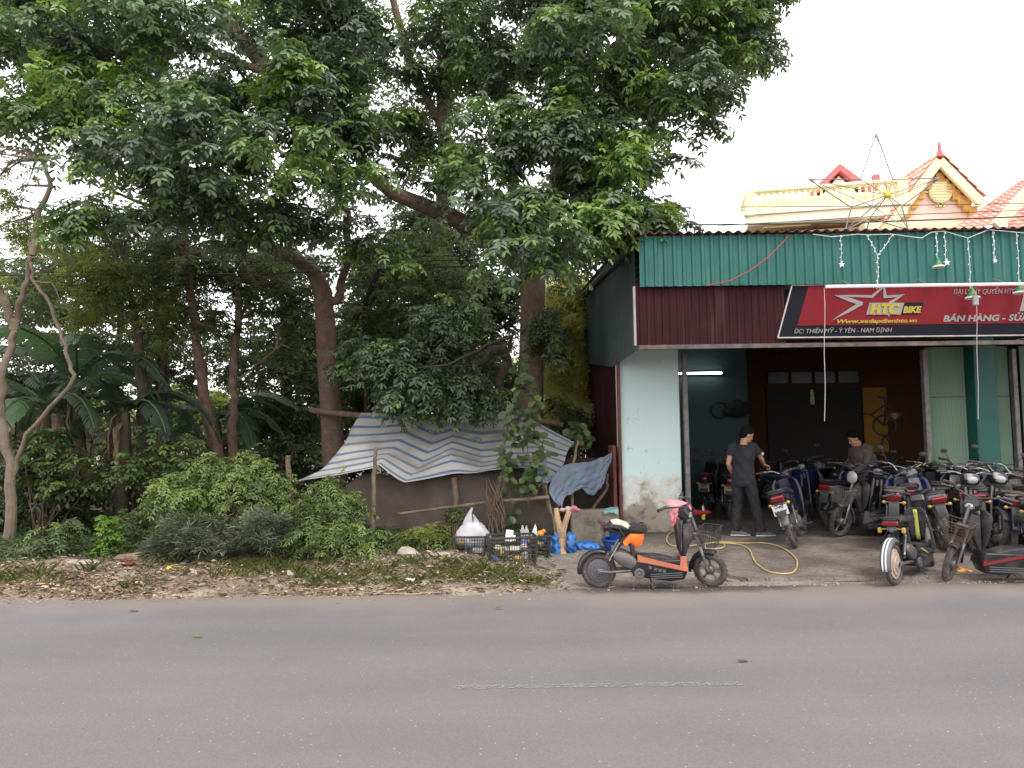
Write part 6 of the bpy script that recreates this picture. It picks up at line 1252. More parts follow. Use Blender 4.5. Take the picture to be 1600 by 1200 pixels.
# broken drain: dark slab pieces
for k, (px, py, r, lab) in enumerate([(1124, 882, (.10, .16, .05), 'broken dark concrete lump at the end of the ramp'), (1140, 897, (.14, .06, .03), 'long broken kerb piece beside the front wheel of the orange scooter')]):
    stone(G(px, py, 0), r, lab, 40 + k, mat('wet_concrete', (.07, .055, .045), rough=.7, var=.4, bump=.8), 'rubble', 'rubble')
# overhead cables
for k, (pts, r, lab) in enumerate([([(-300, 440, 13.2), (0, 430, 13.2), (400, 428, 13.2), (780, 414, 13.2), (1070, 351, 13.2), (1300, 349, 13.2), (1700, 335, 13.2)], .013, 'thick black cable running lowest through the trees and over the workshop roof'), ([(-300, 432, 13.4), (0, 422, 13.4), (780, 405, 13.4), (1070, 324, 13.4), (1350, 322, 13.4), (1700, 316, 13.4)], .007, 'thin dark cable highest over the workshop roof'), ([(-300, 425, 13.6), (0, 418, 13.6), (780, 398, 13.6), (1070, 356, 13.6), (1400, 336, 13.6), (1700, 325, 13.6)], .007, 'thin dark cable crossing the peach gable between the other two')]):
    tag(MB().tube([W(*p) for p in pts], r, n=6).build('overhead_cable', mat('cable_black', (.03, .03, .03), rough=.7)), lab, 'cable')
# ================================================================ TWO-WHEELERS
rub = mat('tyre_rubber', (.045, .041, .039), rough=.9, var=.35, scale=9, bump=.5, bscale=60, dirt=(.13, .11, .095), dirt_amt=.5, dirt_scale=7)
blkp = mat('black_gloss', (.014, .014, .016), rough=.32, var=.3, scale=4, dirt=(.10, .085, .075), dirt_amt=.34, dirt_scale=5)
blkm = mat('black_matt', (.028, .027, .028), rough=.6, var=.3, scale=6, dirt=(.11, .09, .08), dirt_amt=.38, dirt_scale=6)
chrome = mat('dull_chrome', (.36, .35, .34), rough=.36, metal=.9, var=.2, scale=6, dirt=(.18, .15, .12), dirt_amt=.4, dirt_scale=9)
alu = mat('dusty_alloy', (.16, .15, .145), rough=.5, metal=.5, var=.25, scale=9, dirt=(.14, .11, .09), dirt_amt=.45, dirt_scale=9)
seatm = mat('black_vinyl', (.024, .022, .023), rough=.5, var=.2, scale=5, bump=.3, bscale=30, dirt=(.09, .075, .065), dirt_amt=.32)
brseat = mat('brown_vinyl', (.085, .062, .048), rough=.6, var=.25, scale=5, bump=.3, bscale=30, dirt=(.16, .13, .10), dirt_amt=.35)
redl = mat('red_lens', (.20, .010, .012), rough=.25, var=.15, coat=.4)
yel = mat('amber_lens', (.40, .27, .06), rough=.3, var=.1)
glass = mat('lamp_glass', (.32, .32, .31), rough=.12, var=.1, spec=.8)
org = mat('orange_panel', (.46, .15, .085), rough=.45, var=.12, scale=5, dirt=(.30, .16, .11), dirt_amt=.34, dirt_scale=7)
redp = mat('red_panel', (.17, .014, .018), rough=.35, var=.15, dirt=(.16, .06, .05), dirt_amt=.3)
bluep = mat('blue_panel', (.010, .022, .075), rough=.3, var=.2, dirt=(.07, .07, .10), dirt_amt=.3)
navy = mat('navy_panel', (.011, .012, .028), rough=.3, var=.2, dirt=(.08, .07, .08), dirt_amt=.35)
greyp = mat('grey_panel', (.10, .10, .11), rough=.5, var=.2, dirt=(.12, .10, .09), dirt_amt=.35)
yelp = mat('yellow_green_stripe', (.50, .50, .10), rough=.5, var=.1)
def hub(name, parent):
    e = bpy.data.objects.new(name, None); COL.objects.link(e); e.parent = parent; return e
def wheel(parent, c, r, w, xf=None, kind='spoke', col=None):
    wh = hub('wheel', parent); c = Vector(c)
    mb = MB(); mb.xf = xf; mb.ring(c, (0, 1, 0), r - w * .5, w * .5, n=36, m=10, sq=.95)
    for k in range(44):   # tread blocks
        a = 2 * math.pi * k / 44; p = c + Vector((math.cos(a), 0, math.sin(a))) * (r - .001); mb.box(p, (.008, w * .62, .008), rot=Matrix.Rotation(-a, 3, 'Y') @ Matrix.Rotation(R(25 * (-1) ** k), 3, 'X'))
    mb.build('tyre', rub, wh)
    ri = r - w; mb = MB(); mb.xf = xf
    mb.lathe(c - Vector((0, w * .36, 0)), (0, 1, 0), [(ri + .004, 0), (ri + .008, w * .1), (ri - .012, w * .3), (ri - .012, w * .42), (ri + .008, w * .62), (ri + .004, w * .72)], n=36, cap=False)
    if kind == 'spoke':
        for k in range(14):
            a = 2 * math.pi * k / 14; d = Vector((math.cos(a), 0, math.sin(a))); a2 = a + .5; d2 = Vector((math.cos(a2), 0, math.sin(a2))); mb.tube([c + d2 * .03 + Vector((0, .02 * (-1) ** k, 0)), c + d * (ri - .008)], .0028, n=4, cap=False)
    elif kind == 'mag':
        for k in range(5):
            a = 2 * math.pi * k / 5 + .3; d = Vector((math.cos(a), 0, math.sin(a))); mb.tube([c + d * .025, c + d * (ri * .6), c + d * (ri - .005)], [.018, .011, .016], n=6)
    mb.build('rim', alu, wh)
    mb = MB(); mb.xf = xf
    if kind == 'disc': mb.lathe(c - Vector((0, .05, 0)), (0, 1, 0), [(.02, -.012), (.03, 0), (ri * .45, .0), (ri * .5, .012), (ri * .72, .014), (ri * .76, .026), (ri * .97, .030), (ri * .97, .070), (ri * .76, .074), (ri * .5, .088), (.03, .1), (.02, .112)], n=32)
    else: mb.lathe(c - Vector((0, .045, 0)), (0, 1, 0), [(.012, -.02), (.012, 0), (.038, .005), (.05, .02), (.05, .07), (.038, .085), (.012, .09), (.012, .11)], n=16)
    mb.build('hub', col or (greyp if kind == 'disc' else alu), wh)
    return wh
def fender(parent, c, r, w, a0, a1, m, xf=None, name='fender', flap=0):
    mb = MB(); mb.xf = xf; rows = []; c = Vector(c)
    for i in range(15):
        a = a0 + (a1 - a0) * i / 14; rr = r + (flap * max(0, (i - 10) / 4) if flap else 0); d = Vector((math.cos(a), 0, math.sin(a)))
        rows.append([c + d * (rr + dz) + Vector((0, y, 0)) for (y, dz) in ((-w, -.035), (-w * .92, -.008), (-w * .5, .006), (0, .010), (w * .5, .006), (w * .92, -.008), (w, -.035))])
    mb.grid(rows); return mb.build(name, m, parent, smooth=60, sol=.003)
def bars(parent, xf, base, rise, half, sweep, m=blkm, lever=True, mirrors=False, name='handlebar'):
    hb = MB(); hb.xf = xf; b = Vector(base)
    pts = lambda s: [b, b + Vector((-.01, s * .05, .02)), b + Vector((0, s * .11, rise * .8)), b + Vector((-.02, s * .17, rise)), b + Vector((-sweep, s * (half - .11), rise))]
    for s in (-1, 1): hb.tube(pts(s), .011, n=8)
    h = hb.build(name, m, parent)
    for s in (-1, 1):
        g0 = b + Vector((-sweep, s * (half - .12), rise)); g1 = b + Vector((-sweep - .03, s * half, rise - .005))
        mb = MB(); mb.xf = xf; mb.tube([g0, g0.lerp(g1, .08), g0.lerp(g1, .1), g0.lerp(g1, .93), g1], [.02, .02, .0165, .0165, .02], n=10); mb.build('grip', blkm, h)
        if lever:
            mb = MB(); mb.xf = xf; q0 = b + Vector((-sweep + .035, s * (half - .16), rise - .005)); mb.tube([q0, q0 + Vector((.035, s * .04, -.005)), q0 + Vector((.03, s * .15, -.012))], [.008, .007, .005], n=6).box(q0 - Vector((.02, 0, 0)), (.05, .03, .035), bev=.008); mb.build('brake_lever', alu, h)
            mb = MB(); mb.xf = xf; mb.tube([q0, q0 + Vector((.07, -s * .03, .0)), b + Vector((.09, s * .05, -.05)), b + Vector((.04, s * .02, -.2))], .004, n=5, cap=False); mb.build('brake_cable', blkm, h)
        if mirrors:
            mb = MB(); mb.xf = xf; m0 = b + Vector((-sweep + .02, s * (half - .15), rise)); m1 = m0 + Vector((.0, s * .08, .17)); mb.tube([m0, m0 + Vector((.03, s * .03, .08)), m1], .005, n=6); mb.ell(m1 + Vector((0, s * .03, .03)), (.012, .055, .035), nu=12, nv=8); mb.build('mirror', blkm, h)
    return h
def steer_xf(p0, p1, ang):
    ax = (Vector(p1) - Vector(p0)).normalized(); return Matrix.Translation(Vector(p0)) @ Matrix.Rotation(ang, 4, ax) @ Matrix.Translation(-Vector(p0))
def basket(parent, xf, c, w, d, h, m=blkm):
    bk = MB(); bk.xf = xf; c = Vector(c); f = .78
    lo = [c + Vector((sx * d * f / 2, sy * w * f / 2, 0)) for sx, sy in ((-1, -1), (1, -1), (1, 1), (-1, 1))]; up = [c + Vector((sx * d / 2, sy * w / 2, h)) for sx, sy in ((-1, -1), (1, -1), (1, 1), (-1, 1))]
    for i in range(4):
        a, b, p, q = lo[i], lo[(i + 1) % 4], up[i], up[(i + 1) % 4]; bk.tube([p, q], .005, n=6)
        for k in range(1, 6): bk.tube([a.lerp(p, k / 6), b.lerp(q, k / 6)], .0022, n=4, cap=False)
        for k in range(9): bk.tube([a.lerp(b, k / 8), p.lerp(q, k / 8)], .0022, n=4, cap=False)
    for k in range(8): bk.tube([lo[0].lerp(lo[1], k / 7), lo[3].lerp(lo[2], k / 7)], .0022, n=4, cap=False)
    return bk.build('basket', m, parent)
def U(u, v): return ((u - 280) * .001144, (1000 - v) * .001144)
def scooter(label, steer=0, trim=org, body=blkp, motor=alu, seat=seatm, patch=None, basket_m=None, kind='disc', stripe=None, tail=True, winkers=False, fend=blkp, wr=.19, headl=True, mirrors=False, bag=None, group=None, round_lamp=False, stand=True, shield=None, thin=False, hubm=None, fstripe=False, rear=None):
    t = empty('electric_scooter', label, 'electric scooter', group=group)
    P2 = lambda *uv: [U(*p) for p in uv]
    fc = (1.207, 0, .19 if wr < .2 else wr); rc = (0, 0, wr); xf = steer_xf((1.20, 0, .2), (1.0, 0, .82), steer)
    wheel(t, rc, wr, .062, None, rear or kind, hubm); wheel(t, fc, wr, .060, xf, 'mag' if kind == 'disc' else kind)
    if fstripe:
        for s in (-1, 1): 
            mb = MB(); mb.grid([[Vector(((wr + .047) * math.cos(a), s * .017 + w_, wr + (wr + .047) * math.sin(a))) for w_ in (-.008, .008)] for a in [R(70 + 118 * k / 14) for k in range(15)]]); mb.build('fender_stripe', white, t, sol=.002)
    fender(t, (0, 0, wr), wr + .035, .055, R(65), R(190), fend, None, 'fender')
    fender(t, fc, wr + .03, .045, R(72), R(192), fend, xf, 'fender', .015)
    mb = MB()
    for s in (-1, 1): mb.tube([(0, s * .075, wr), (.12, s * .075, wr - .01), (.36, s * .08, .20)], [.018, .016, .02], n=8).box((.015, s * .078, wr), (.07, .02, .05), bev=.008)
    mb.build('swing_arm', alu, t)
    for s in (-1, 1):
        mb = MB(); mb.prism([(.13 + .14 * math.cos(a) + .16, .315 + .085 * math.sin(a) - .05 * math.cos(a)) for a in [2 * math.pi * k / 18 for k in range(18)]], s * .05, s * .125, bev=.03, ins=.035); mb.build('motor_cover', motor, t)
    mb = MB(); mb.prism(P2((570, 790), (640, 700), (700, 725), (1090, 720), (1112, 830), (1078, 905), (940, 925), (760, 900), (600, 875)), -.125, .125, bev=.03); mb.build('body', body, t)
    for s in (-1, 1):
        mb = MB(); mb.lathe((U(655, 845)[0], s * .12, U(655, 845)[1]), (0, s, 0), [(.055, 0), (.055, .02), (.045, .026), (.03, .024), (.028, .018), (.012, .02), (.01, .03)], n=20); mb.build('side_cap', greyp, t)
        mb = MB()
        for k in range(3): mb.prism(P2((760, 852 + k * 18), (1060, 836 + k * 20), (1056, 844 + k * 20), (760, 860 + k * 18)), s * .124, s * .131)
        mb.build('side_rib', greyp, t)
        mb = MB(); mb.prism(P2((640, 710), (700, 725), (1080, 800), (1100, 780), (1106, 800), (1112, 832), (900, 795), (640, 740)) if thin else P2((640, 672), (700, 695), (1040, 775), (1052, 690), (1092, 690), (1112, 832), (900, 790), (640, 735)), s * .100, s * .134, bev=.008); mb.build('trim_panel', trim, t)
    for (u_, v_, k) in ((740, 775, 0), (790, 790, 1), (830, 800, 2), (870, 808, 3)):   # worn emblem marks
        mb = MB(); mb.prism(P2((u_, v_), (u_ + 34, v_ + 5), (u_ + 30, v_ + 34), (u_ + 4, v_ + 28)), -.1265, -.1275); mb.build('worn_decal', greyp, t)
    mb = MB(); mb.prism(P2((660, 682), (860, 690), (1060, 745), (1060, 775), (700, 720)), -.105, .105, bev=.012); 
    for k in range(9): mb.box((U(720 + k * 38, 0)[0], 0, U(0, 694 + k * 5.5)[1]), (.008, .17, .006))
    mb.build('footboard', blkm, t)
    sh = shield or blkm
    mb = MB()
    for k in range(2): pass
    rows = []
    for (u, v, w) in ((1080, 700, .055), (1062, 640, .075), (1065, 560, .095), (1070, 480, .11), (1062, 420, .115), (1050, 385, .095), (1060, 350, .06)):
        x, z = U(u, v); rows.append([Vector((x + .075 * (abs(y) / .12) ** 2 * -.8, y, z)) for y in [w * q for q in (-1, -.75, -.4, 0, .4, .75, 1)]])
    mb.grid(rows); mb.build('leg_shield', sh, t, smooth=60, sol=.012)
    mb = MB(); mb.prism(P2((1075, 700), (1085, 400), (1160, 380), (1180, 420), (1215, 545), (1160, 560), (1120, 660), (1100, 710)), -.035, .035, bev=.015); mb.build('front_frame', blkm, t)
    if stripe: mb = MB(); mb.grid([[Vector((U(u, 0)[0] - .013, y, U(0, v)[1])) for y in (-.022, .022)] for (u, v) in ((1066, 690), (1052, 640), (1055, 560), (1060, 480), (1052, 420), (1042, 385))]); mb.build('stripe', stripe, t, sol=.004)
    if stripe:
        mb = MB()
        for s in (-1, 1): mb.prism(P2((700, 716), (760, 724), (930, 800), (880, 792)), s * .129, s * .137)
        mb.build('side_decal', stripe, t)
    mb = MB(); mb.xf = xf
    for s in (-1, 1): mb.tube([(1.207 + .0, s * .058, .19), (1.16, s * .058, .33), (1.10, s * .052, .50), (1.07, s * .04, .58)], [.014, .017, .017, .02], n=8)
    mb.box((1.075, 0, .585), (.07, .12, .035), bev=.01).tube([(1.08, 0, .58), (1.005, 0, .80)], .019, n=10); mb.build('fork', alu, t)
    mb = MB(); mb.xf = xf
    for s in (-1, 1): mb.tube([(1.15, s * .058, .36), (1.115, s * .055, .46)], .0195, n=8)
    mb.build('fork_sleeve', chrome, t)
    if round_lamp:
        mb = MB(); mb.xf = xf; mb.lathe((1.02, 0, .80), (1, 0, .1), [(.03, -.07), (.075, -.03), (.085, .02), (.085, .035)], n=20); mb.build('headlight_shell', blkp, t)
        mb = MB(); mb.xf = xf; mb.lathe((1.056, 0, .804), (1, 0, .1), [(.082, 0), (.06, .014), (.02, .02)], n=20); mb.build('headlight', glass, t)
    else:
        mb = MB(); mb.xf = xf; mb.prism(P2((1020, 290), (1050, 240), (1110, 225), (1165, 300), (1160, 350), (1100, 365), (1040, 350)), -.08, .08, bev=.035); mb.build('headlight_shell', blkp, t)
        mb = MB(); mb.xf = xf; x, z = U(1163, 320); mb.ell((x - .012, 0, z), (.03, .055, .035), nu=14, nv=8); mb.build('headlight', glass, t)
    bars(t, xf, (.965, 0, .85), .06, .35, .15, blkm, True, mirrors)
    if basket_m is not None:
        basket(t, xf, (1.215, 0, .47), .27, .20, .19, basket_m)
    mb = MB(); mb.prism(P2((362, 405), (400, 372), (470, 362), (560, 395), (640, 392), (730, 405), (748, 435), (740, 465), (640, 470), (520, 465), (440, 440), (372, 420)), -.11, .11, bev=.04); s_ = mb.build('seat', seat, t)
    if patch: mb = MB(); mb.prism(P2((404, 366), (470, 354), (562, 388), (582, 402), (578, 440), (560, 430), (470, 395), (408, 384)), -.113, .113, bev=.03); mb.build('seat_patch', patch, s_)
    mb = MB(); mb.prism(P2((325, 410), (362, 400), (450, 440), (590, 466), (560, 490), (500, 500), (420, 470), (340, 450)), -.10, .10, bev=.025); mb.build('tail_cowl', body, t)
    mb = MB()
    for s in (-1, 1): mb.tube([(U(360, 400)[0], s * .085, U(0, 400)[1]), (U(285, 372)[0], s * .08, U(0, 372)[1]), (U(285, 372)[0], 0, U(0, 372)[1])], .009, n=6).tube([(U(385, 410)[0], s * .11, U(0, 410)[1]), (U(470, 430)[0], s * .125, U(0, 415)[1]), (U(520, 500)[0], s * .12, U(0, 495)[1])], .007, n=6)
    mb.build('grab_rail', blkm, t)
    if tail:
        mb = MB(); mb.box((U(322, 428)[0], 0, U(0, 428)[1]), (.03, .17, .045), bev=.012); mb.build('tail_light', redl, t)
        mb = MB(); mb.box((U(345, 470)[0], 0, U(0, 480)[1]), (.02, .10, .05), bev=.008).ell((U(335, 480)[0], 0, U(0, 490)[1]), (.02, .03, .03)); mb.build('reflector', greyp, t)
    if winkers:
        for s in (-1, 1): mb = MB(); mb.tube([(U(345, 480)[0], s * .04, U(0, 480)[1]), (U(345, 480)[0], s * .12, U(0, 485)[1])], .006, n=6).box((U(338, 490)[0], s * .125, U(0, 495)[1]), (.04, .04, .06), bev=.012); mb.build('indicator', yel, t)
    mb = MB(); 
    for s in (-1, 1): mb.tube([(U(590, 480)[0], s * .05, U(0, 470)[1]), (U(520, 520)[0], s * .06, U(0, 520)[1]), (U(430, 680)[0], s * .07, U(0, 680)[1]), (U(400, 760)[0], s * .07, U(0, 770)[1])], .015, n=8).tube([(U(570, 500)[0], s * .05, U(0, 480)[1]), (U(595, 580)[0], s * .06, U(0, 580)[1]), (U(612, 680)[0], s * .06, U(0, 690)[1])], .022, n=8)
    mb.build('seat_frame', blkm, t)
    for s in (-1, 1):
        mb = MB(); mb.tube([(U(480, 560)[0], s * .085, U(0, 560)[1]), (U(380, 720)[0], s * .085, U(0, 730)[1])], .011, n=8); 
        for k in range(9): mb.ring(Vector((U(470, 0)[0], s * .085, U(0, 575)[1])).lerp(Vector((U(395, 0)[0], s * .085, U(0, 700)[1])), k / 8), (.6, 0, .8), .017, .004, n=10, m=4)
        mb.build('shock_absorber', chrome, t)
    if bag:
        mb = MB(); mb.prism(P2((575, 472), (715, 478), (712, 530), (690, 590), (640, 612), (600, 590), (560, 560), (520, 600), (505, 560)), -.09, .09, bev=.03); mb.build('seat_bag', bag, t)
    if stand: mb = MB(); mb.tube([U(760, 895)[0:1] + (-.05,) + U(760, 895)[1:2], (U(772, 0)[0], -.10, U(0, 950)[1]), (U(785, 0)[0], -.14, .0)], .009, n=6).tube([(U(785, 0)[0], -.14, .004), (U(770, 0)[0], -.16, .004)], .009, n=6); mb.build('kickstand', blkm, t)
    return t
def plate_part(parent, c, w, h, tilt, txt1, txt2, m=white):
    p = MB().box(c, (.006, w, h), rot=Matrix.Rotation(tilt, 3, 'Y'), bev=.002).build('number_plate', m, parent)
    rot = Matrix.Rotation(tilt, 4, 'Y')
    for k, tx in enumerate((txt1, txt2)):
        o = text_mesh(tx, h * .50, blkm, p, (0, 0, 0), shear=0, bold=.003, width=w * (.62 if k == 0 else .82), name='digits', ext=.0008)
        ww = w * (.62 if k == 0 else .82)
        for v in o.data.vertices:   # face backwards (-x)
            x, y, z = v.co; q = rot @ Vector((-.0045 + y, -(x - ww / 2), z + (.02 * h / .14 + (.008 if k == 0 else -.075 * h / .14)))); v.co = q + Vector(c)
    return p
def moped(label, steer=0, body=blkp, panel=redp, seat=seatm, mirrors=True, plate=None, lens=redl, kind='spoke', fend=None, group=None, round_tail=False, headlight=True, rise=.06, bask=False):
    t = empty('motorbike', label, 'motorbike', group=group); r = .275; fend = fend or body
    xf = steer_xf((1.22, 0, .275), (1.0, 0, .85), steer); fc = (1.23, 0, r)
    wheel(t, (0, 0, r), r, .075, None, kind); wheel(t, fc, r, .062, xf, kind)
    fender(t, (0, 0, r), r + .03, .055, R(55), R(170), fend, None, 'fender', .03); fender(t, fc, r + .025, .045, R(35), R(170), fend, xf, 'fender')
    mb = MB()
    for s in (-1, 1): mb.tube([(0, s * .085, r), (.25, s * .085, .29), (.44, s * .07, .32)], .017, n=8)
    mb.build('swing_arm', alu, t)
    for s in (-1, 1):
        mb = MB(); mb.tube([(.03, s * .105, r + .03), (.10, s * .105, .62)], .010, n=8)
        for k in range(11): mb.ring(Vector((.045, s * .105, r + .09)).lerp(Vector((.092, s * .105, .56)), k / 10), (.15, 0, 1), .020, .0045, n=10, m=4)
        mb.build('shock_absorber', chrome, t)
    mb = MB(); mb.box((.50, 0, .34), (.22, .16, .20), bev=.04).lathe((.50, -.12, .30), (0, 1, 0), [(.06, 0), (.085, .02), (.085, .22), (.06, .24)], n=18).tube([(.58, 0, .36), (.78, 0, .42)], [.065, .055], n=12)
    for k in range(6): mb.ring((.61 + k * .028, 0, .37 + k * .009), (1, 0, .3), .075, .005, n=16, m=4)
    mb.build('engine', alu, t)
    mb = MB(); mb.tube([(.72, -.06, .36), (.70, -.12, .22), (.5, -.14, .17), (.25, -.15, .19), (.05, -.155, .24), (-.22, -.155, .31)], [.014, .016, .02, .034, .042, .036], n=12); mb.build('exhaust', blkm, t)
    mb = MB(); mb.prism([(.40, .60), (.60, .50), (.78, .50), (.92, .70), (.97, .86), (.92, .88), (.82, .68), (.72, .60), (.56, .66), (.42, .68)], -.075, .075, bev=.03); mb.build('frame_cover', body, t)
    mb = MB(); mb.prism([(-.30, .70), (-.16, .61), (.18, .50), (.46, .44), (.60, .50), (.56, .66), (.30, .72), (-.22, .76)], -.115, .115, bev=.035); mb.build('tail_fairing', body, t)
    for s in (-1, 1): mb = MB(); mb.prism([(-.20, .66), (.18, .56), (.44, .50), (.50, .56), (.28, .66), (-.14, .715)], s * .108, s * .124, bev=.008); mb.build('side_panel', panel, t)
    mb = MB(); mb.prism([(-.24, .755), (-.20, .79), (.05, .80), (.20, .775), (.42, .76), (.60, .72), (.64, .68), (.58, .655), (.3, .70), (-.2, .745)], -.125, .125, bev=.045); mb.build('seat', seat, t)
    mb = MB()
    for s in (-1, 1): mb.tube([(.02, s * .13, .74), (-.22, s * .13, .79), (-.33, s * .08, .80), (-.33, 0, .80)], .009, n=7)
    mb.build('grab_rail', blkm, t)
    rows = []
    for (x, z, w) in ((.80, .30, .13), (.84, .42, .17), (.89, .56, .19), (.94, .70, .20), (.98, .82, .18), (1.0, .90, .12)): rows.append([Vector((x - .10 * (abs(q)) ** 2 + .07, w * q, z)) for q in (-1, -.75, -.4, 0, .4, .75, 1)])
    mb = MB(); mb.grid(rows); mb.build('leg_shield', panel if panel is not redp else body, t, smooth=60, sol=.014)
    mb = MB(); mb.xf = xf
    for s in (-1, 1): mb.tube([(1.23, s * .065, r), (1.16, s * .065, .46), (1.07, s * .06, .68), (1.02, s * .05, .82)], [.016, .020, .020, .02], n=8)
    mb.tube([(1.06, 0, .7), (.985, 0, .93)], .02, n=8); mb.build('fork', alu, t)
    mb = MB(); mb.xf = xf; mb.prism([(.93, .93), (1.0, .84), (1.08, .86), (1.12, .92), (1.06, 1.0), (.97, 1.0)], -.10, .10, bev=.04); mb.build('headlight_cowl', body, t)
    mb = MB(); mb.xf = xf; mb.ell((1.095, 0, .92), (.035, .075, .05), nu=16, nv=8); mb.build('headlight', glass, t)
    bars(t, xf, (.965, 0, .95), rise, .34, .08, chrome, True, mirrors)
    mb = MB()
    if round_tail: mb.ell((-.31, 0, .70), (.03, .055, .055), nu=14, nv=8)
    else: mb.box((-.31, 0, .69), (.05, .17, .075), rot=Matrix.Rotation(R(-20), 3, 'Y'), bev=.02)
    mb.build('tail_light', lens, t)
    for s in (-1, 1): mb = MB(); mb.tube([(-.29, s * .06, .62), (-.29, s * .10, .62)], .007, n=6).ell((-.30, s * .115, .62), (.024, .026, .022), nu=10, nv=7); mb.build('indicator', yel, t)
    mb = MB(); mb.prism([(-.28, .66), (-.24, .66), (-.33, .50), (-.37, .46), (-.37, .52)], -.06, .06, bev=.01); mb.build('plate_bracket', blkm, t)
    if plate: plate_part(t, (-.365, 0, .545), .19, .14, R(-18), plate[0], plate[1], plate[2] if len(plate) > 2 else white)
    mb = MB(); mb.tube([(.40, .09, .24), (.36, .20, .02), (.33, .21, .0)], .009, n=6); mb.build('kickstand', blkm, t)
    for s in (-1, 1): mb = MB(); mb.tube([(.52, s * .08, .22), (.52, s * .22, .23)], .008, n=6).tube([(.52, s * .15, .23), (.52, s * .25, .23)], .016, n=8); mb.build('footrest', blkm, t)
    if bask: basket(t, xf, (1.16, 0, .72), .27, .2, .2, chrome)
    return t
def place(t, px, py, head, lean=0, z=None, anchor=0.0, scale=1.0, front=False):
    """put the bottom of the rear (or front) wheel on the ground seen at that pixel"""
    p = G(px, py, 0.0)
    for _ in range(5): p = G(px, py, floor_z(p.x, p.y))
    h = R(head); wb = (1.207 if t.name.startswith('electric') else 1.23) * scale
    if front: p = Vector((p.x - math.cos(h) * wb, p.y - math.sin(h) * wb, p.z))
    q = Vector((p.x + math.cos(h) * wb, p.y + math.sin(h) * wb, 0)); z0, z1 = floor_z(p.x, p.y), floor_z(q.x, q.y)
    pitch = -math.atan2(z1 - z0, wb)
    t.location = (p.x, p.y, z0); t.rotation_euler = (R(lean), pitch, h); t.scale = (scale,) * 3
    return t
beige = mat('beige_vinyl', (.62, .53, .42), rough=.6, var=.08, dirt=(.40, .32, .25), dirt_amt=.3)
flame = mat('flame_cloth', (.75, .14, .015), rough=.5, var=.2, scale=8, dirt=(.70, .40, .03), dirt_amt=.42, dirt_scale=9)
A = scooter('dusty orange and black electric scooter parked side on at the road edge', steer=R(-32), trim=org, patch=beige, basket_m=blkm, bag=flame, tail=True)
place(A, 936, 918, -3.0, lean=2)
# pink cloth on its handlebar is a thing of its own
pk = mat('pink_cloth', (.62, .24, .26), rough=.85, var=.2, scale=14, bump=.7, bscale=25, dirt=(.50, .06, .08), dirt_amt=.4, dirt_scale=10)
ax_ = A.location.x + U(1010, 0)[0]
Y0 = A.location.y + .06
ck = cloth([[W(1040, 784, Y0 - .02), W(1052, 782, Y0 - .04), W(1063, 784, Y0 - .02), W(1078, 788, Y0)], [W(1046, 794, Y0 - .12), W(1055, 792, Y0 - .14), W(1064, 796, Y0 - .12), W(1080, 797, Y0 - .08)], [W(1048, 806, Y0 - .12), W(1055, 806, Y0 - .15), W(1062, 804, Y0 - .12), W(1076, 803, Y0 - .06)], [W(1049, 820, Y0 - .12), W(1053, 822, Y0 - .14), W(1057, 818, Y0 - .12), W(1062, 812, Y0 - .08)]], 22, 22, 'cloth', pk, .02, 12, .012)
tag(ck, 'pink and white cloth hung over the handlebar of the orange scooter', 'cloth')
E = scooter('black electric scooter seen from behind with yellow green stripe, its rear wheel on the road', steer=R(18), trim=blkm, stripe=yelp, winkers=True, kind='mag', rear='disc', hubm=mat('cream_hub', (.36, .30, .24), rough=.5, dirt=(.2, .1, .06), dirt_amt=.4), fstripe=True, fend=greyp, wr=.228, basket_m=None, shield=blkm)
place(E, 1400, 914, 45, lean=-3, scale=1.0)
F = scooter('black and red electric scooter with front basket facing left, cut by the right edge', steer=R(48), trim=redp, kind='disc', basket_m=mat('rusty_wire', (.07, .045, .03), rough=.8), fend=blkm, thin=True)
place(F, 1486, 902, 176, lean=-4, front=True, scale=1.06)
D = scooter('grey brown electric scooter with a white basket, leftmost of the parked row', steer=R(18), trim=greyp, seat=brseat, basket_m=chrome, kind='mag', wr=.21, round_lamp=True, mirrors=False, body=blkm, fend=greyp)
place(D, 1313, 839, 191, lean=-5, front=True, scale=1.08)
D2 = moped('dark motorbike mostly hidden behind the white basket, red tail light to the left', steer=R(5), body=navy, panel=navy, mirrors=False); place(D2, 1297, 829, 50, lean=4)
I_b = moped('motorbike with brown seat and square red tail light in the middle of the parked row', steer=R(-20), body=navy, panel=bluep, seat=brseat, mirrors=True, rise=.10); place(I_b, 1400, 856, 60, lean=2)
H = moped('motorbike with broad grey rear mudguard and blue side panel', steer=R(25), body=greyp, panel=bluep, seat=seatm, fend=greyp, mirrors=False, kind='mag'); place(H, 1477, 860, 74, lean=-10)
G1 = moped('black motorbike with red side panel and chrome headlamp, right of the grey mudguard', steer=R(-12), body=blkp, panel=redp, mirrors=False); place(G1, 1500, 852, 66, lean=5)
G2 = moped('motorbike facing the road with a large front wheel, in front of the green post', steer=R(20), body=blkp, panel=blkm, seat=brseat, fend=greyp, mirrors=False); place(G2, 1556, 862, -118, lean=-4, front=True)
G3 = moped('old motorbike with brown seat at the right edge behind the black scooter', steer=R(-20), body=blkm, panel=blkm, seat=brseat, mirrors=False, rise=.12); place(G3, 1592, 852, 105, lean=3, front=False)
G4 = moped('dull motorbike beside the green post, second row from the road', steer=R(10), body=greyp, panel=redp, seat=brseat, mirrors=True, bask=True); place(G4, 1545, 838, 80, lean=3)
G5 = scooter('blue electric scooter in the second row behind the brown seated motorbike', steer=R(-15), trim=bluep, seat=seatm, kind='mag', wr=.2, round_lamp=True); place(G5, 1395, 826, 120, lean=2)
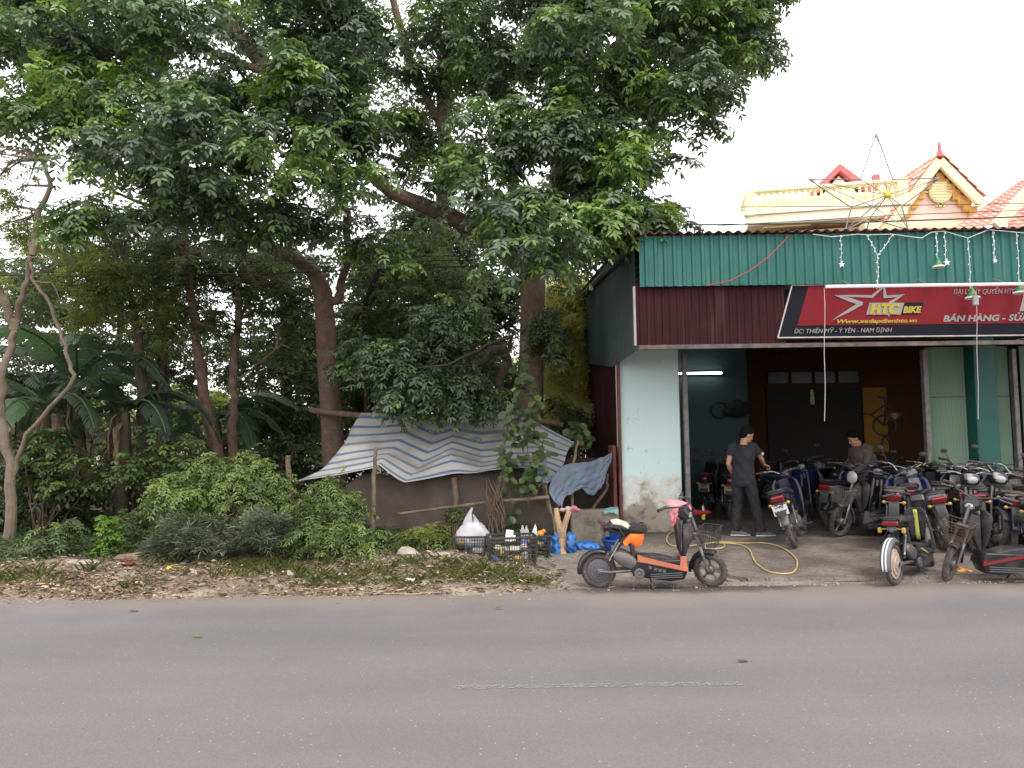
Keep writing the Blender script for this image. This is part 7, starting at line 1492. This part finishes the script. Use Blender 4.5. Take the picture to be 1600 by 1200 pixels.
B = moped('navy motorbike with a white number plate, leaning left beside the standing man', steer=R(-18), body=navy, panel=navy, mirrors=False, plate=('17-H7', '1257'), fend=greyp); place(B, 1244, 856, 65, lean=-15)
Cb = moped('dark motorbike with a round red tail light and yellowish plate inside the doorway', steer=R(10), body=blkp, panel=blkp, round_tail=True, plate=('18-N1', '3029', mat('old_plate', (.42, .38, .24), rough=.6)), mirrors=True); place(Cb, 1138, 812, 78, lean=2)
def dup(root, label, group):
    r = root.copy(); COL.objects.link(r); r['label'] = label; r['group'] = group
    for ch in list(root.children):
        c = ch.copy(); COL.objects.link(c); c.parent = r
        for g_ in ch.children: d = g_.copy(); COL.objects.link(d); d.parent = c
    return r
row = [(I_b, 1350, 826, 58, 4, 'motorbike with brown seat between the white basket scooter and the striped scooter'), (D2, 1428, 846, 62, -3, 'dark motorbike behind the grey mudguard, nearest the open doorway side'), (G1, 1462, 838, 66, 3, 'motorbike with red side panel standing against the pale green shutter'),
    (G2, 1530, 866, 242, 4, 'motorbike facing the road, its wheel showing left of the large front wheel'), (G1, 1538, 856, 62, -4, 'motorbike with red side panel at the foot of the green post'), (I_b, 1578, 866, 68, 4, 'brown seated motorbike just behind the black and red scooter'), (G3, 1618, 872, 64, -4, 'old motorbike cut by the right edge, nearest the road'), (H, 1500, 836, 240, 3, 'motorbike facing out in front of the green post, handlebar against the shutter'), (D2, 1365, 834, 235, -4, 'dark motorbike facing out just inside the doorway, behind the brown seats')]
for (src, px, py, hd, ln, lab) in row:
    n_ = dup(src, lab, 'motorbikes parked on the forecourt'); place(n_, px, py, hd, ln, front=math.sin(R(hd)) < 0)
# stock inside the shop
stock = [(Cb, 1102, 806, 70, 'dark motorbike standing against the cyan inner wall, left of the round tail light'), (H, 1215, 800, -60, 'motorbike with chrome handlebar inside, behind the leaning navy motorbike'), (I_b, 1262, 800, -110, 'motorbike facing out in the shade, right of the leaning navy motorbike'),
         (D2, 1300, 790, -95, 'dark motorbike deep inside between the two men'), (G2, 1372, 806, 100, 'motorbike in the shade below the patch of painted light'), (G3, 1410, 812, 75, 'motorbike in the shade just left of the pale green shutter'), (G1, 1345, 792, -80, 'motorbike in the shade behind the stooping man'), (E, 1430, 800, -70, 'electric scooter in the darkest right corner of the workshop'), (A, 1235, 780, -100, 'electric scooter deep inside near the brown door'), (D, 1165, 785, -60, 'electric scooter deep inside behind the standing man')]
for (src, px, py, hd, lab) in stock:
    n_ = dup(src, lab, 'bikes kept inside the workshop'); p = G(px, py, .145); n_.location = (p.x, p.y, .145); n_.rotation_euler = (R(3), 0, R(hd)); n_.scale = (1, 1, 1)
# frame hung in front of the lit patch panel
bf = empty('bicycle_frame', 'black bicycle frame with wheel hung in front of the yellow inner wall', 'bicycle', W(1382, 665, 15.2)); mb = MB()  # the yellow behind it is painted light on the lit patch panel
mb.ring((0, 0, 0), (.3, 1, 0), .20, .022, n=24).build('wheel', blkm, bf)
mb = MB(); 
for (a, b) in (((0, 0, 0), (-.25, 0, .22)), ((-.25, 0, .22), (.05, 0, .42)), ((0, 0, 0), (.05, 0, .42)), ((.05, 0, .42), (.32, 0, .25)), ((0, 0, 0), (.32, 0, .25)), ((-.25, 0, .22), (-.42, 0, .24)), ((.05, 0, .42), (.0, 0, .55)), ((-.1, 0, .58), (.12, 0, .52)), ((0, 0, -.2), (-.1, 0, -.4)), ((0, 0, -.2), (.15, 0, -.42))): mb.tube([a, b], .018, n=6)
mb.build('frame', blkm, bf); MB().prism([(.0, .10), (.3, .14), (.34, .26), (.06, .24)], -.04, .04, bev=.015).build('red_panel', redp, bf)
o = MB().box((W(1369, 670, 17.9).x, 17.93, 1.95), (.55, .05, 1.5)); o = o.build('lit_patch_panel', mat('lit_patch_yellow', (.34, .18, .03), rough=.9, var=.15)); tag(o, 'yellow panel standing for a lit patch of the back wall behind the hanging bicycle frame', 'wall')  # light falling on the back wall, put into a brighter yellow colour

# ================================================================ PEOPLE
skin = mat('skin', (.40, .22, .145), rough=.55, var=.08, scale=8)
hairm = mat('black_hair', (.006, .005, .005), spec=.15, rough=.8, var=.4, scale=60, bump=.5, bscale=150)
tee = mat('black_tee', (.020, .020, .026), rough=.85, var=.2, scale=8, bump=.5, bscale=9)
trou = mat('black_trousers', (.020, .019, .021), rough=.85, var=.2, scale=6, bump=.5, bscale=9)
shoem = mat('grey_shoe', (.13, .12, .14), rough=.7, var=.3, scale=20)
def hand(mb, wrist, d, pn, s=1.0, curl=.9, side=1):
    """palm and five fingers; d pointing direction, pn palm normal (fingers curl towards it)"""
    d = Vector(d).normalized(); pn = Vector(pn); pn = (pn - d * pn.dot(d)).normalized(); a = d.cross(pn).normalized() * side; w = Vector(wrist)
    mb.loft([(w, a * .026 * s, pn * .019 * s), (w + d * .04 * s, a * .038 * s, pn * .017 * s), (w + d * .085 * s, a * .042 * s, pn * .014 * s), (w + d * .095 * s, a * .036 * s, pn * .010 * s)])
    for k, (off, L) in enumerate(((-.031, .060), (-.011, .072), (.010, .080), (.030, .070))):
        b = w + d * (.082 * s) + a * off * s; pts = [b - d * .02 * s, b]; dd = d.copy()
        for seg in (.42, .33, .25):
            an = curl * (.75 if seg > .4 else 1.0); dd = (dd * math.cos(an) + (pn * math.cos(0)) * math.sin(an)).normalized() if seg > .4 else (Matrix.Rotation(-curl * .9, 3, d.cross(pn)) @ dd if False else (dd * math.cos(curl * .8) + (pn - pn.project(dd)).normalized() * math.sin(curl * .8))).normalized()
            pts.append(pts[-1] + dd * L * seg * s)
        mb.tube(pts, [.0095 * s, .0095 * s, .009 * s, .008 * s, .0065 * s], n=8)
    t0 = w + d * .025 * s + a * .028 * s; mb.tube([t0, t0 + (d + a * .9 + pn * .3).normalized() * .035 * s, t0 + (d + a * .5 + pn * .8).normalized() * .065 * s], [.013 * s, .011 * s, .008 * s], n=8)
def head(parent, c, fwd, up, s=1.0):
    """one skinned head with face; returns mb additions"""
    f = Vector(fwd).normalized(); u = Vector(up).normalized(); l = u.cross(f).normalized(); M3 = Matrix((f, l, u)).transposed(); c = Vector(c)
    def q(x, y, z): return c + (M3 @ Vector((x, y, z))) * s
    return q, M3
def person(label, loc, J, face, torso_dir, clothes, feet, sleeve=.55, hat=None, sc_=1.0):
    t = empty('person', label, 'person', loc); mb = MB()
    V3 = lambda k: Vector(J[k]); q, M3 = head(t, J['head'], face[0], face[1])
    # skull, jaw, nose, lips, brow, ears, neck
    mb.ell(q(-.005, 0, .03), (.098, .076, .095), rot=M3, nu=18, nv=12).ell(q(.022, 0, -.035), (.066, .058, .075), rot=M3, nu=16, nv=10).ell(q(.045, 0, -.085), (.035, .034, .024), rot=M3)
    mb.tube([q(.083, 0, .02), q(.100, 0, -.012), q(.096, 0, -.026)], [.010, .013, .011], n=8).ell(q(.083, 0, -.052), (.014, .024, .007), rot=M3).ell(q(.080, 0, -.064), (.013, .021, .007), rot=M3).ell(q(.080, 0, .036), (.012, .045, .008), rot=M3)
    for s in (-1, 1): mb.ell(q(-.005, s * .077, -.005), (.017, .009, .030), rot=M3).ell(q(.060, s * .035, -.022), (.022, .022, .02), rot=M3)
    mb.tube([V3('neck') + Vector((0, 0, -.05)), V3('neck') + Vector((0, 0, .02)), q(-.025, 0, -.03)], [.062, .053, .052], n=14)
    for s in ('L', 'R'):
        sh, el_, wr_ = V3('sh' + s), V3('el' + s), V3('wr' + s)
        mb.tube([sh, sh.lerp(el_, .4), el_, el_.lerp(wr_, .3), wr_], [.050, .044, .036, .039, .024], n=12)
        dh = J.get('hd' + s) or (wr_ - el_); pn = J.get('pn' + s) or Vector((0, 0, -1)); hand(mb, wr_, dh, pn, 1.0, J.get('curl' + s, .6), 1 if s == 'R' else -1)
        hp_, kn, an = V3('hp' + s), V3('kn' + s), V3('an' + s); mb.tube([hp_, kn, kn.lerp(an, .3), an], [.075, .052, .052, .036], n=12)
        mb.tube([an, Vector((an.x, an.y, .05))], .034, n=10)
    l = Vector((-torso_dir[1], torso_dir[0], 0)).normalized(); f2 = Vector((torso_dir[0], torso_dir[1], 0)).normalized()
    pel, ch, nk = V3('pelvis'), V3('chest'), V3('neck')
    mb.loft([(pel - Vector((0, 0, .08)), l * .14, f2 * .10), (pel, l * .155, f2 * .11), (pel.lerp(ch, .5), l * .135, f2 * .095), (ch, l * .165, f2 * .11), (nk - Vector((0, 0, .06)), l * .13, f2 * .08), (nk, l * .055, f2 * .055)])
    remeshed(mb, 'body', skin, t, .0065, 4)
    # eyes
    for s in (-1, 1): e_ = MB(); e_.ell(q(.080, s * .032, .010), (.010, .013, .008), rot=M3); e_.build('eye', mat('eye_dark', (.02, .015, .012), rough=.2), t)
    eb = MB(); [eb.tube([q(.088, s * .015, .036), q(.086, s * .036, .043), q(.074, s * .052, .036)], [.004, .005, .002], n=5) for s in (-1, 1)]; eb.build('eyebrows', hairm, t)
    # hair
    hb = MB(); hb.ell(q(-.018, 0, .052), (.100, .083, .092), rot=M3, nu=18, nv=12).ell(q(-.058, 0, .005), (.062, .076, .075), rot=M3, nu=16, nv=10).ell(q(.045, 0, .098), (.045, .060, .030), rot=M3)
    g = random.Random(3)
    for k in range(40): a = g.uniform(0, 6.28); rr = g.uniform(.02, .07); p0 = q(rr * math.cos(a), rr * math.sin(a), .115); hb.tube([p0, p0 + (M3 @ Vector((g.uniform(0, .03), g.uniform(-.01, .01), .034)))], [.012, .004], n=5)
    remeshed(hb, 'hair', hairm, t, .006, 2)
    # shirt
    sb_ = MB(); k1 = clothes.get('bulk', .018)
    sb_.loft([(pel - Vector((0, 0, clothes.get('hem', .0))), l * (.158 + k1), f2 * (.112 + k1)), (pel + Vector((0, 0, .05)), l * (.152 + k1), f2 * (.108 + k1)), (pel.lerp(ch, .5), l * (.142 + k1), f2 * (.100 + k1)), (ch, l * (.168 + k1), f2 * (.112 + k1)), (nk - Vector((0, 0, .055)), l * (.135 + k1), f2 * (.083 + k1 * .6)), (nk - Vector((0, 0, .012)), l * .072, f2 * .070)])
    for s in ('L', 'R'):
        sh, el_, wr_ = V3('sh' + s), V3('el' + s), V3('wr' + s)
        if sleeve < 1: sb_.tube([nk.lerp(sh, .55), sh, sh.lerp(el_, sleeve * .6), sh.lerp(el_, sleeve)], [.07, .068, .064, .066], n=14)
        else: sb_.tube([nk.lerp(sh, .55), sh, sh.lerp(el_, .5), el_, el_.lerp(wr_, .5), wr_], [.08, .075, .068, .06, .055, .045], n=14)
    so = remeshed(sb_, 'shirt' if sleeve < 1 else 'jacket', clothes['top'], t, .008, 3)
    for v in so.data.vertices: c_ = v.co; v.co = c_ + (Vector((c_.x - pel.x, c_.y - pel.y, 0)).normalized() * (.006 * math.sin(c_.z * 32 + c_.x * 45 + 2 * math.sin(c_.y * 25 + c_.x * 20))))
    # trousers
    tb_ = MB(); tb_.loft([(pel + Vector((0, 0, .06)), l * .158, f2 * .114), (pel, l * .170, f2 * .125), (pel - Vector((0, 0, .10)), l * .165, f2 * .125), (pel - Vector((0, 0, .16)), l * .13, f2 * .10)])
    for s in ('L', 'R'): hp_, kn, an = V3('hp' + s), V3('kn' + s), V3('an' + s); tb_.tube([hp_ + Vector((0, 0, .02)), hp_.lerp(kn, .5), kn, kn.lerp(an, .5), an + Vector((0, 0, -.01))], [.098, .090, .076, .074, .078], n=14)
    to = remeshed(tb_, 'trousers', clothes['bottom'], t, .009, 3)
    for v in to.data.vertices: c_ = v.co; v.co = c_ + Vector((.006 * math.sin(c_.z * 45 + c_.y * 40), .006 * math.sin(c_.z * 38 + c_.x * 50), 0))
    for s in ('L', 'R'):
        an = V3('an' + s); d = Vector(feet[s]).normalized(); sd_ = Vector((-d.y, d.x, 0)); mb = MB(); b = Vector((an.x, an.y, 0))
        mb.loft([(b - d * .065 + Vector((0, 0, .045)), sd_ * .028, Vector((0, 0, .03))), (b - d * .04 + Vector((0, 0, .05)), sd_ * .038, Vector((0, 0, .045))), (b + d * .03 + Vector((0, 0, .05)), sd_ * .040, Vector((0, 0, .045))), (b + d * .10 + Vector((0, 0, .038)), sd_ * .046, Vector((0, 0, .032))), (b + d * .16 + Vector((0, 0, .028)), sd_ * .042, Vector((0, 0, .022))), (b + d * .195 + Vector((0, 0, .022)), sd_ * .022, Vector((0, 0, .012)))])
        so_ = mb.build('shoe', shoem, t); m2 = MB(); m2.loft([(b - d * .072 + Vector((0, 0, .012)), sd_ * .032, Vector((0, 0, .012))), (b + Vector((0, 0, .012)), sd_ * .042, Vector((0, 0, .012))), (b + d * .11 + Vector((0, 0, .012)), sd_ * .050, Vector((0, 0, .012))), (b + d * .205 + Vector((0, 0, .012)), sd_ * .026, Vector((0, 0, .010)))]); m2.build('sole', white, so_)
    return t
p1 = G(1165, 838, .145); LX = lambda px: (px - 1165) * p1.y / FPX
J1 = dict(pelvis=(.0, 0, .89), chest=(.0, -.01, 1.20), neck=(.02, 0, 1.365), head=(.075, .02, 1.485),
    shL=(-.13, .09, 1.315), elL=(-.215, .02, 1.07), wrL=(-.11, .16, .90), shR=(.15, -.08, 1.315), elR=(.27, .00, 1.15), wrR=(LX(1202), .14, 1.045),
    hpL=(-.06, .06, .86), knL=(-.07, .10, .47), anL=(-.13, .06, .09), hpR=(.06, -.05, .86), knR=(.15, -.02, .48), anR=(.22, -.04, .09),
    hdR=Vector((.8, .5, -.25)), pnR=Vector((0, .2, -1)), curlR=.75, pnL=Vector((.5, .3, 0)), curlL=.5)
PM = person('man in black T-shirt and trousers holding the navy motorbike, his back half turned', (p1.x, p1.y, .145), J1, (Vector((.92, .18, -.35)), Vector((.35, .05, .93))), (.72, .69), dict(top=tee, bottom=trou, hem=.03), {'L': (1, -.12, 0), 'R': (1, .05, 0)})
MB().prism([(-.018, -.02), (.018, -.02), (.018, .022), (0, .03), (-.018, .022)], -.004, .004, bev=.001, M=Matrix.Translation((.265, -.10, 1.215)) @ Matrix.Rotation(R(25), 4, 'Z') @ Matrix.Rotation(R(25), 4, 'Y')).build('sleeve_badge', mat('pale_badge', (.45, .55, .6), rough=.6), PM)
p2 = G(1354, 819, .14)
J2 = dict(pelvis=(.04, .05, .86), chest=(-.02, 0, 1.13), neck=(-.08, -.01, 1.30), head=(-.145, -.01, 1.40),
    shL=(.02, -.17, 1.24), elL=(-.08, -.26, .99), wrL=(-.26, -.20, .86), shR=(-.03, .17, 1.24), elR=(-.14, .24, 1.0), wrR=(-.3, .16, .86),
    hpL=(.05, -.04, .84), knL=(-.02, -.08, .47), anL=(.03, -.10, .09), hpR=(.05, .12, .84), knR=(-.05, .14, .47), anR=(.08, .16, .09), pnL=Vector((0, .3, -1)), pnR=Vector((0, -.3, -1)))
jk = mat('brown_grey_jacket', (.095, .075, .066), rough=.9, var=.2, scale=5, bump=.6, bscale=10)
person('stooping man in a loose brown grey jacket behind the parked row of bikes', (p2.x, p2.y, .145), J2, (Vector((-.85, -.05, -.5)), Vector((-.45, 0, .88))), (-.99, -.1), dict(top=jk, bottom=trou, hem=.12, bulk=.085), {'L': (-1, 0, 0), 'R': (-1, .1, 0)}, sleeve=1)
